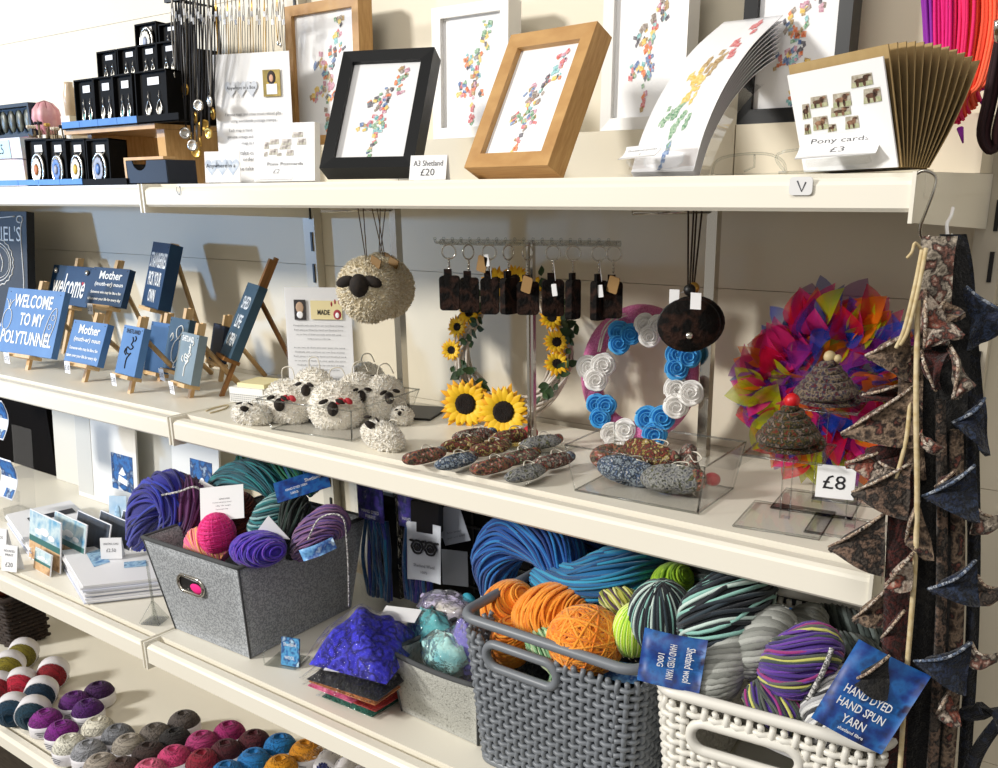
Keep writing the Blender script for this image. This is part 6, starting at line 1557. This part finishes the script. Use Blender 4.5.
# card stacks
def card_stack(label, corners, n, th, sleeve=True):
    Pz = [AZ(px, py, LOW) for px, py in corners]; A, B, C_, D = Pz; O = (A + B + C_ + D) / 4
    for k in range(n):
        t = thing('greeting_card', label if k < n - 1 else label.replace('among', 'on top of'), 'card', V((O.x, O.y, LOW + .001 + k * th)) , 'stacked greeting cards')
        j = V((rnd.uniform(-.003, .003), rnd.uniform(-.003, .003), 0)); q = [p - O + j for p in (A, B, C_, D)]
        b = MB(); vs = [V((p.x, p.y, 0)) for p in q] + [V((p.x, p.y, th * .86)) for p in q]; b.add(vs, [(3, 2, 1, 0), (4, 5, 6, 7), (0, 1, 5, 4), (1, 2, 6, 5), (2, 3, 7, 6), (3, 0, 4, 7)]); b.build('card', WCARD if k % 2 else M('envelope_white', 'DDE0E8', .5), t)
    return O, q, LOW + .001 + n * th
hgt = .032
def atz(pl, z): return [(px, py) for px, py in pl]
zt2 = LOW + .034
C4 = [AZ(px, py, zt2) for px, py in ((83, 586), (164, 577), (146, 540), (61, 550))]
def stack3(C4, z0, z1, n, lab, top, g):
    O = sum(C4, V((0, 0, 0))) / 4; th = (z1 - z0) / n
    for k in range(n):
        j = V((rnd.uniform(-.004, .004), rnd.uniform(-.003, .003), 0)) * (k < n - 1); q = [p - O + j for p in C4]
        t = thing('greeting_card', top if k == n - 1 else lab, 'card', V((O.x, O.y, z0 + k * th)), g)
        vs = [V((p.x, p.y, 0)) for p in q] + [V((p.x, p.y, th * .84)) for p in q]
        b = MB(); b.add(vs, [(3, 2, 1, 0), (4, 5, 6, 7), (0, 1, 5, 4), (1, 2, 6, 5), (2, 3, 7, 6), (3, 0, 4, 7)]); b.build('card', WCARD if k % 3 else M('envelope_white', 'D4D8E6', .5), t)
    return t, O, q, th * .84
G = 'white greeting cards in the front stack'
t, O, q, th = stack3(C4, LOW + .001, zt2, 9, 'white greeting card in the front stack, under the iceberg cards', 'top white greeting card of the front stack, with blue iceberg pictures', G)
def on_top(pxpy, z, O): return [AZ(px, py, z) - O for px, py in pxpy]
b = MB(); zz = zt2 - .0002; O2 = V((O.x, O.y, t.matrix_world.translation.z))
for pl in (((86, 553), (103, 548), (110, 562), (94, 567)), ((124, 562), (146, 560), (148, 566), (124, 568)), ((128, 545), (136, 543), (138, 548), (130, 549))): b.quad(*on_top(pl, zz, O2))
b.build('iceberg_picture', M('iceberg', '1F6AAE', .5, var=('A8CDE6', '16508E'), scale=60), t)
C4 = [AZ(px, py, LOW + .022) for px, py in ((30, 548), (112, 536), (70, 500), (6, 514))]
t, O, q, th = stack3(C4, LOW + .001, LOW + .022, 6, 'white greeting card in the back stack, behind the photo cards', 'top white greeting card of the back stack, with a dark picture edge', 'white greeting cards in the back stack')
b = MB(); O2 = V((O.x, O.y, t.matrix_world.translation.z)); b.quad(*on_top(((27, 518), (72, 508), (76, 512), (30, 522)), LOW + .0224, O2)); b.build('picture_strip', M('dark_picture', '1A1F30', .5), t)
# photo cards in a fan
SKYM = M('photo_sky', '2E86B4', .5, var=('C8D8DA', '4A9CC4'), scale=30); SAND = M('photo_sand', 'B88A5C', .5, var=('D4B084', '8E6440'), scale=60); SEAM = M('photo_sea', '2E6A66', .5); DKP = M('photo_dark', '1E1C20', .5, var='3E4A5A', scale=40)
def photo_card(X, w, h, label, dark, g='photo cards standing in a row'):
    t = thing('photo_card', label, 'card', X, g)
    b = MB(); b.box((0, .001, h / 2), (w, .002, h)); b.build('card', WCARD, t)
    b = MB(); y = -.0003
    if dark: b.box((0, y, h / 2), (w * .96, .0006, h * .96), 2)
    else:
        b.box((0, y, h * .74), (w * .97, .0006, h * .48), 0); b.box((0, y, h * .44), (w * .97, .0006, h * .12), 1); b.box((0, y, h * .2), (w * .97, .0006, h * .36), 3)
        for (cx_, cz_, rr) in ((-.2, .62, .13), (.0, .66, .16), (.22, .60, .11)): b.ball((cx_ * w, y - .0002, cz_ * h), (rr * w, .0004, rr * .5 * h), 8, 5, 4)
    b.build('picture', [SKYM, SEAM, DKP, SAND, PAPER], t)
    return t
A, B = AZ(29, 558, LOW), AZ(60, 575, LOW); w = (B - A).length; ya = math.degrees(math.atan2(B.y - A.y, B.x - A.x)); mid_ = (A + B) / 2
hph = (AY(54, 523, mid_.y + .004).z - LOW)
photo_card(pose(mid_.x, mid_.y, LOW + .001, ya, 10), w, hph * 1.0, 'beach photograph card at the front of the row of photo cards', False)
for k in range(1, 6):
    d = V((.026, .026, 0)) * k; photo_card(pose(mid_.x + d.x, mid_.y + d.y, LOW + .001 + (.0 if k < 9 else 0), ya, 12 + k * 2), w, hph * (.95 - .02 * k), ['', 'grey sky photograph card just behind the beach card', 'dark photograph card, second behind the beach card', 'dark photograph card, third behind the beach card', 'black and white photograph card near the end of the row', 'last dark photograph card of the row'][k], k > 1)
P = AZ(45, 572, LOW); photo_card(pose(P.x, P.y - .006, LOW + .001, ya, 14), w * .52, hph * .42, 'small pale photo card standing before the beach photograph card', False)
# tent ticket, leaning card, far-left rack
P = AZ(113, 560, zt2); 
ticket(pose(P.x - .004, P.y, zt2 + .001, 38, 12), .036, .036, [('GREETING CARD', 0, .026, .026, .0035), ('£2.50', 0, .015, .016, .006)], 'white folded price ticket standing on the front card stack')
P = AY(124, 540, .865); w = .036
b = MB(); b.box((0, .001, .034), (w, .0012, .072)); t = one('leaning_card', 'pale blue card leaning by the royal blue yarn', 'card', b, M('pale_blue_card', '9CC4E4', .5, var='D8E8F4', scale=30), pose(AZ(118, 532, LOW).x, AZ(118, 532, LOW).y, LOW + .001, 28, 12))
b = MB(); b.ball((0, -.0003, .03), (.006, .0006, .022), 8, 6); b.build('iceberg_drawing', MATS['iceberg'], t)
P = AY(4, 505, .82)
t = thing('postcard_rack', 'clear rack at far left edge with curved blue sea postcards', 'rack', (P.x, P.y, LOW + .001))
b = MB(); b.box((-.02, .02, .0015), (.09, .07, .003)); b.box((-.02, .05, .09), (.08, .002, .18), 0, Rx(-.1)); b.box((.01, .01, .03), (.04, .0015, .058), 0, Rx(-.2)); b.build('rack', CLEAR, t)
for k, (dz, lab) in enumerate(((.055, 'blue and white sea postcard curving out of the rack, lower tier'), (.128, 'blue and white sea postcard in the rack, upper tier at the frame edge'))):
    Q = AY(10 - 9 * k, 480 - 60 * k, .80 + .03 * k); t = thing('postcard', lab, 'postcard', Q, 'sea postcards in the rack')
    f = lambda u, v: (-.056 + .064 * u, .012 * math.sin(PI * v) - .006 + .01 * v, (v - .5) * .078)
    b = MB(); b.grid(f, 2, 8, thick=.0006); b.build('card', WCARD, t)
    b = MB(); b.grid(lambda u, v: V(f(.05 + .91 * u, .50 + .46 * v)) - V((-.0004, .0018, 0)), 2, 6, 0); b.grid(lambda u, v: V(f(.45 + .5 * u, .04 + .20 * v)) - V((-.0004, .0018, 0)), 2, 3, 0); b.build('picture', SEA, t)
P = AZ(7, 583, LOW); ticket(pose(AZ(9, 572, LOW).x, AZ(9, 572, LOW).y, LOW + .001, 18, 14), .034, .046, [('MOUNTED', 0, .036, .024, .004), ('PRINT', 0, .029, .018, .004), ('£20', 0, .012, .016, .008)], 'white £20 price ticket at the front edge of the third shelf')
ticket(pose(AZ(-2, 556, LOW).x, AZ(-2, 556, LOW).y, LOW + .001, 18, 14), .036, .050, [('CARDS', 0, .034, .02, .005)], 'white price ticket behind the £20 mounted print ticket')
# clear tree-shaped stand
P = AZ(156, 622, LOW)
t = thing('tree_stand', 'small clear acrylic stand with a thin upright post beside the grey basket', 'stand', pose(P.x - .002, P.y, LOW + .001, 25))
b = MB(); b.box((0, 0, .001), (.030, .030, .002)); b.add([(-.016, -.014, .002), (.016, -.014, .002), (.003, 0, .034), (-.003, 0, .034)], [(0, 1, 2, 3)]); b.add([(-.016, .014, .002), (.016, .014, .002), (.003, 0, .034), (-.003, 0, .034)], [(3, 2, 1, 0)]); b.build('foot', CLEAR2, t)
b = MB(); b.box((0, 0, .050), (.0035, .0025, .098)); b.tube([(-.017, -.015, .002), (0, 0, .035), (.017, -.015, .002)], .0008, 4); b.build('post', CLEAR2, t)

# ================================================================== LOWEST SHELF: BALLS OF YARN
BAND = M('paper_band', 'DEDCE2', .6, var='E8E6EA', scale=30)
cb_ = MB(); R_ = .0285; H_ = .0245
wound(cb_, (0, 0, 0), (R_, R_, H_), [(66, 40, 7, 0, 360), (40, 30, 8, 0, 360), (20, 10, 8, 0, 360)], .0011, None, 2, 26, 4, random.Random(5), None, False)
cb_.lathe([(.004, -H_ * .7), (R_ * .7, -H_ * .88), (R_ * .95, -H_ * .45), (R_ * .97, 0), (R_ * .92, H_ * .45), (R_ * .68, H_ * .82), (R_ * .30, H_ * .88), (R_ * .10, H_ * .70), (0, H_ * .62)], 20)
CAKE = cb_.mesh('yarn', [M('ball_base', '888888', .9), MATS['ball_base']])
bb_ = MB(); bb_.lathe([(R_ * .96, -H_ * .86), (R_ * 1.07, -H_ * .74), (R_ * 1.08, -H_ * .1), (R_ * 1.08, H_ * .16), (R_ * 1.06, H_ * .16), (R_ * 1.05, -H_ * .7)], 24)
for k in range(3): bb_.box((0, -R_ * 1.085, -H_ * (.22 + .16 * k)), (R_ * (.8 - .2 * k), .0006, .0012), 1)
BANDM = bb_.mesh('paper_band', [BAND, INK])
lb2 = MB(); lb2.lathe([(R_ * 1.0, -H_ * 1.1), (R_ * 1.08, -H_ * 1.05), (R_ * 1.08, H_ * .22), (R_ * 1.06, H_ * .22)], 24)
for k in range(4): lb2.box((0, -R_ * 1.085, -H_ * (.0 + .3 * k)), (R_ * (1.0 - .15 * k), .0006, .0012), 1, Rz(.8))
LONGB = lb2.mesh('paper_band', [BAND, INK])
def yarn_ball(px, py, zc, col, label, X=None, long=False, s=1., group='banded balls of yarn on the lowest shelf', onz=None):
    P = AZ(px, py, BASE + zc)
    t = thing('yarn_ball', label, 'yarn ball', T_(P) @ (X or Rz(rnd.uniform(0, 6))) @ Matrix.Scale(s, 4), group)
    me = CAKE.copy(); dk = ''.join('%02X' % int(int(col[i:i + 2], 16) * .80) for i in (0, 2, 4))
    me.materials[0] = M('ball_' + col, col, .9, bump=.4, bscale=500, sheen=.15); me.materials[1] = M('ball_' + dk, dk, .9, bump=.4, bscale=500, sheen=.15)
    o = bpy.data.objects.new('yarn', me); COL.objects.link(o); o.parent = t
    o2 = bpy.data.objects.new('paper_band', LONGB if long else BANDM); COL.objects.link(o2); o2.parent = t
    if not X: o2.rotation_euler = (0, 0, rnd.uniform(0, 1) - t.matrix_world.to_euler().z)
    return t
UP = [(99, 694, '3E1050', 'darkest purple ball, standing furthest back of the purple group'), (75, 704, '5A1470', 'deep purple ball behind the magenta purple pair'), (88, 712, '4E126A', 'deep purple ball between the others and the cream balls'), (46, 722, '86208A', 'magenta purple ball with loose strands at the front of the purple group'),
      (62, 734, '7E1488', 'bright magenta purple ball beside the cream ball'), (98, 730, 'E6E2D2', 'cream white ball behind the front cream one'), (70, 748, 'E4E2D4', 'cream white ball at the front edge of the lowest shelf'),
      (118, 738, '7A7C82', 'mid grey ball behind the oatmeal balls'), (89, 754, '9A9CA2', 'pale speckled grey ball beside the front cream ball'), (129, 748, 'A49C90', 'oatmeal beige ball beside the mid grey ball'), (101, 768, 'ACA296', 'oatmeal beige ball at the bottom edge of the picture'),
      (123, 772, '4E3A34', 'brown ball beside the front oatmeal ball'), (155, 737, '6C645E', 'taupe grey ball in front of the dark taupe one'), (184, 724, '5A524E', 'dark taupe ball furthest back of the grey group'), (175, 742, '1C1818', 'black ball beside the dark taupe one'), (149, 756, '3A2A26', 'dark brown ball between the black and brown ones'),
      (174, 760, 'C83A72', 'rose pink ball with a loose swirl top'), (150, 774, 'E06A8E', 'light pink ball at the bottom edge beside the brown ball'), (202, 745, 'B03474', 'raspberry pink ball behind the rose pink one'), (229, 735, 'A01E6A', 'magenta ball furthest back of the pink group'),
      (254, 744, '4E0E1E', 'dark maroon ball between the magenta and blue balls'), (226, 754, '4A0C1C', 'dark maroon ball in front of the magenta one'), (203, 764, '8E1230', 'crimson ball in front of the raspberry pink one'), (280, 748, '1478BE', 'bright blue ball beside the yellow balls'),
      (254, 763, '1878BE', 'bright blue ball in front of the maroon one'), (227, 776, '1A72B4', 'bright blue ball at the bottom edge'), (306, 754, 'D08A10', 'ochre yellow ball furthest back'), (281, 770, 'D69212', 'ochre yellow ball in front of the bright blue one')]
for px, py, c, lb in UP: yarn_ball(px, py, .0225, c, lb)
LIE = Rz(math.radians(52)) @ Rx(PI / 2)
for px, py, c, lb in ((22, 655, '7E7420', 'olive green ball lying with its white label up, by the dark wicker basket'), (8, 668, '8A7E1E', 'olive yellow ball lying half out of the frame'), (52, 675, '8E1020', 'dark red ball lying with its white label turned to the left'), (20, 686, 'C41E3E', 'bright red ball lying beside the dark red one'), (40, 695, '0E3048', 'navy teal ball lying behind the plain white label'),
        (12, 712, '0E3A54', 'navy teal ball lying at the front edge of the lowest shelf'), (32, 715, '123C50', 'navy ball almost covered by its white label, beside the magenta purple ball'), (-3, 690, '8E1426', 'dark red ball lying at the far left edge of the frame')):
    yarn_ball(px, py, .0285, c, lb, LIE, True, 1.0, 'labelled balls of yarn lying on their sides')
t = thing('yarn_pack', 'clear pack of navy yarn balls with pale bands, below the shelf edge', 'pack', AZ(342, 770, BASE + .025)); O = t.matrix_world.translation.copy()
for k in range(3):
    p = AZ(328 + 17 * k, 762 + 8 * k, BASE + .027) - O; b = MB(); wound(b, p, (.019, .030, .019), [(70, 22, 10, 0, 360)], .0012, Rz(.5)); b.build('yarn', [M('pack_navy', '2A3474', .9)], t)
    b = MB(); b.lathe([(.0195, -.022), (.0205, -.02), (.0205, .008), (.0195, .010)], 20, 0, T_(p) @ Rz(.5) @ Rx(-PI / 2)); b.build('paper_band', BAND, t)
b = MB(); b.grid(lambda u, v: (-.06 + .12 * u, -.05 + .10 * v, .024 + .004 * math.sin(9 * u)), 8, 4); b.build('film', FILM, t)
# dark wicker basket at the back left
P = AZ(37, 655, BASE); WK = M('dark_wicker', '1E1410', .7, var='33241C', scale=60)
t = thing('wicker_basket', 'dark brown wicker basket at the far left of the lowest shelf', 'basket', (P.x - .165, P.y + .02, BASE + .001))
b = MB()
for j in range(12):
    for (ph) in (0,):
        f = .004 * j / 12; pts = []
        for i in range(64):
            s = i / 64 * 4; k = int(s); u = s - k; c4 = [(-.10 - f, -.04 - f), (.10 + f, -.04 - f), (.10 + f, .04 + f), (-.10 - f, .04 + f)]
            a, c = c4[k], c4[(k + 1) % 4]; nrm = ((0, -1), (1, 0), (0, 1), (-1, 0))[k]; wv = .003 * math.cos(PI * i + PI * j)
            pts.append((a[0] + (c[0] - a[0]) * u + nrm[0] * wv, a[1] + (c[1] - a[1]) * u + nrm[1] * wv, .006 + j * .0098))
        b.tube(pts, .0048, 6, True)
b.box((0, 0, .003), (.19, .07, .004)); b.build('weave', WK, t)
b = MB(); b.tube([(-.106, -.046, .122), (.106, -.046, .122), (.106, .046, .122), (-.106, .046, .122)], .007, 8, True); b.build('rim', WK, t)
P = AZ(6, 600, BASE + .13); b = MB(); b.ball((0, 0, 0), (.03, .025, .02), 14, 9); one('copper_ball', 'copper brown rounded object on top of the dark wicker basket', 'ball of yarn', b, M('copper_yarn', '7A3A1E', .6), V((t.matrix_world.translation.x + .03, t.matrix_world.translation.y - .02, BASE + .125)))

# ================================================================== FELT BUNTING
FB_ = [felt('bunt_%d' % i, c, 110) for i, c in enumerate([('140D0A', '4A3A2E', '8A7460', '0C0808', '7A4438'), ('6E6458', 'A89C8C', '2A231E', '7A5044', 'C8BCAC'), ('34100C', '1E0A08', '4A1812', '140606', '4A2018'), ('09090B', '18181B', '050506', '2A2826', '0A0A0C'), ('0A1018', '14203A', '05080E', '283650', '0A0E18'),
        ('1C1614', '4E443C', '0C0A0A', '7A6252', '201A18'), ('8E7466', 'C0B0A0', '2A201C', '8A4838', 'B0A090'), ('050507', '0C1018', '030304', '1A2234', '060608')])]
BCORD = M('cream_cord', 'D8C8A4', .9, var='BFA878', scale=200)
EDG = [M('edge_brown', '2A1E18', .95, var=('C8B49C', '4A2A22', 'D8CCBC', '1A1210'), scale=240), M('edge_navy', '0E1626', .95, var=('6A7A94', '10182A', 'B0B8C4', '0A101C'), scale=240)]
def ribbon(b, pts, wpx, th=.005, mat=0, k=6):
    W = cr([AY(*p) for p in pts], k); n = len(W)
    def f(u, v):
        x = v * (n - 1); i = min(int(x), n - 2); p = W[i].lerp(W[i + 1], x - i); w = pxs(wpx, p)
        return p + V((math.cos(.5), math.sin(.5), 0)) * ((u - .5) * w) + V((0, -.004 * math.sin(PI * u), 0))
    b.grid(f, 4, n, mat, None, True, th)
def pennant(par, O, tri, Y, mi, curl=.008, th=.004, edge=True):
    P = [AY(px, py, Y + d) for (px, py, d) in tri]; b = MB(); a, c, tip = P     # two base corners and the tip
    def f(u, v):
        base = a.lerp(c, u); s = min(v, .955); p = base.lerp(tip, s); n = (c - a).cross(tip - a).normalized(); n = n if n.y < 0 else -n
        return p + n * (curl * math.sin(PI * v) * 1.0 + .003 * math.sin(7 * u + 5 * v)) - O
    b.grid(f, 6, 9, 0, None, True, th); o = b.build('pennant', FB_[mi], par)
    if edge:
        e = MB(); e.tube([f(0, v / 12) + V((0, -.001, 0)) for v in range(13)], .0014, 5); e.build('stitched_edge', EDG[1 if mi in (4, 7) else 0], o)
    return o
O = AY(928, 500, .73)
t = thing('felt_bunting', 'long brown, cream and rust felt bunting hanging from the S hook', 'bunting', O)
def strip(par, O, pts, wpx, mi, th=.006, mat=None, name='strip'):
    b = MB(); ribbon(b, pts, wpx, th); return b.build(name, mat or FB_[mi], par, O)
strip(t, O, [(940, 236, .755), (936, 262, .745), (934, 300, .745), (932, 345, .75)], 34, 1, .010)
strip(t, O, [(946, 240, .77), (955, 300, .765), (950, 400, .765), (944, 560, .765), (936, 700, .765), (930, 800, .765)], 34, 3, .008)
strip(t, O, [(905, 470, .735), (900, 560, .735), (896, 660, .735), (890, 800, .735)], 28, 2, .008)
strip(t, O, [(926, 330, .755), (928, 450, .755), (924, 600, .755), (914, 720, .755), (906, 800, .755)], 20, 3, .006)
strip(t, O, [(940, 400, .745), (942, 520, .745), (940, 640, .745), (930, 800, .745)], 11, 5, .006)
strip(t, O, [(956, 430, .755), (958, 560, .757), (954, 680, .757), (944, 800, .757)], 14, 0, .006)
strip(t, O, [(912, 345, .748), (910, 420, .742), (914, 480, .742)], 24, 0, .006)
for tri, dY, mi in (([(910, 330, 0), (912, 382, 0), (864, 357, -.01)], .735, 0), ([(905, 383, 0), (900, 402, 0), (858, 396, 0)], .748, 2), ([(914, 386, 0), (916, 448, 0), (838, 436, -.008)], .728, 0), ([(893, 446, 0), (895, 488, 0), (843, 464, 0)], .738, 6),
        ([(912, 462, 0), (908, 520, 0), (849, 494, 0)], .728, 5), ([(886, 512, 0), (884, 576, 0), (826, 549, -.004)], .725, 5), ([(914, 552, 0), (912, 590, 0), (883, 588, 0)], .715, 6), ([(888, 588, 0), (886, 626, 0), (851, 621, 0)], .735, 0),
        ([(890, 655, 0), (888, 700, 0), (850, 682, 0)], .70, 3), ([(925, 290, 0), (965, 335, 0), (925, 350, -.01)], .735, 6), ([(950, 345, 0), (975, 385, 0), (955, 400, -.012)], .735, 1), ([(922, 350, 0), (950, 352, 0), (936, 392, -.01)], .735, 2), ([(921, 433, 0), (928, 440, 0), (942, 452, 0)], .73, 6),
        ([(975, 505, 0), (975, 535, 0), (1004, 518, 0)], .775, 1), ([(978, 575, 0), (978, 605, 0), (1004, 590, 0)], .775, 5), ([(972, 642, 0), (970, 665, 0), (996, 657, 0)], .775, 1),
        ([(905, 470, 0), (900, 440, 0), (868, 452, 0)], .742, 2), ([(920, 500, 0), (935, 560, 0), (905, 545, 0)], .728, 0), ([(945, 300, 0), (966, 312, 0), (930, 335, 0)], .742, 0), ([(956, 470, 0), (958, 500, 0), (934, 488, 0)], .738, 2), ([(950, 690, 0), (962, 725, 0), (936, 716, 0)], .74, 6), ([(905, 610, 0), (905, 660, 0), (880, 640, 0)], .725, 2)):
    pennant(t, O, tri, dY, mi)
b = MB()
for pts in ([(922, 250, .73), (914, 290, .722), (904, 330, .72), (896, 348, .72)], [(926, 248, .73), (918, 290, .722), (908, 330, .72), (900, 345, .72)], [(918, 300, .728), (916, 400, .722), (917, 500, .72), (914, 580, .72), (906, 680, .72), (900, 768, .72), (898, 800, .72)], [(910, 400, .726), (906, 440, .722), (896, 478, .722)]):
    b.tube(cr([AY(*p) for p in pts], 6), .0016 if pts[0][0] != 918 else .0021, 6)
b.tube(cr([AY(922, 250, .735), AY(915, 243, .73), AY(912, 252, .728), AY(907, 258, .728)], 5), .0012, 5)
b.build('cord', BCORD, t, O)
O = AY(966, 520, .79)
t = thing('felt_bunting', 'dark navy and black felt bunting hanging behind the brown one at the frame edge', 'bunting', O)
strip(t, O, [(953, 234, .795), (960, 270, .79), (964, 330, .79), (972, 420, .79)], 26, 7, .010)
strip(t, O, [(972, 420, .79), (974, 540, .785), (972, 640, .785), (966, 740, .785), (962, 800, .785)], 13, 7, .008)
for tri, dY, mi in (([(962, 282, 0), (970, 352, 0), (1015, 318, 0)], .775, 4), ([(985, 398, 0), (990, 455, 0), (952, 424, -.01)], .76, 4), ([(975, 465, 0), (980, 522, 0), (921, 498, -.01)], .735, 4), ([(976, 560, 0), (980, 606, 0), (927, 591, -.012)], .73, 4), ([(972, 642, 0), (966, 695, 0), (912, 663, -.012)], .73, 4)):
    pennant(t, O, tri, dY, mi)
b = MB(); W = [(968, 712, .775), (985, 706, .772), (1005, 716, .772), (1015, 745, .772)]; ribbon(b, W, 26, .006); W = [(1004, 716, .772), (985, 740, .77), (972, 765, .77), (966, 800, .77)]; ribbon(b, W, 16, .006); b.build('loop', FB_[7], t, O)
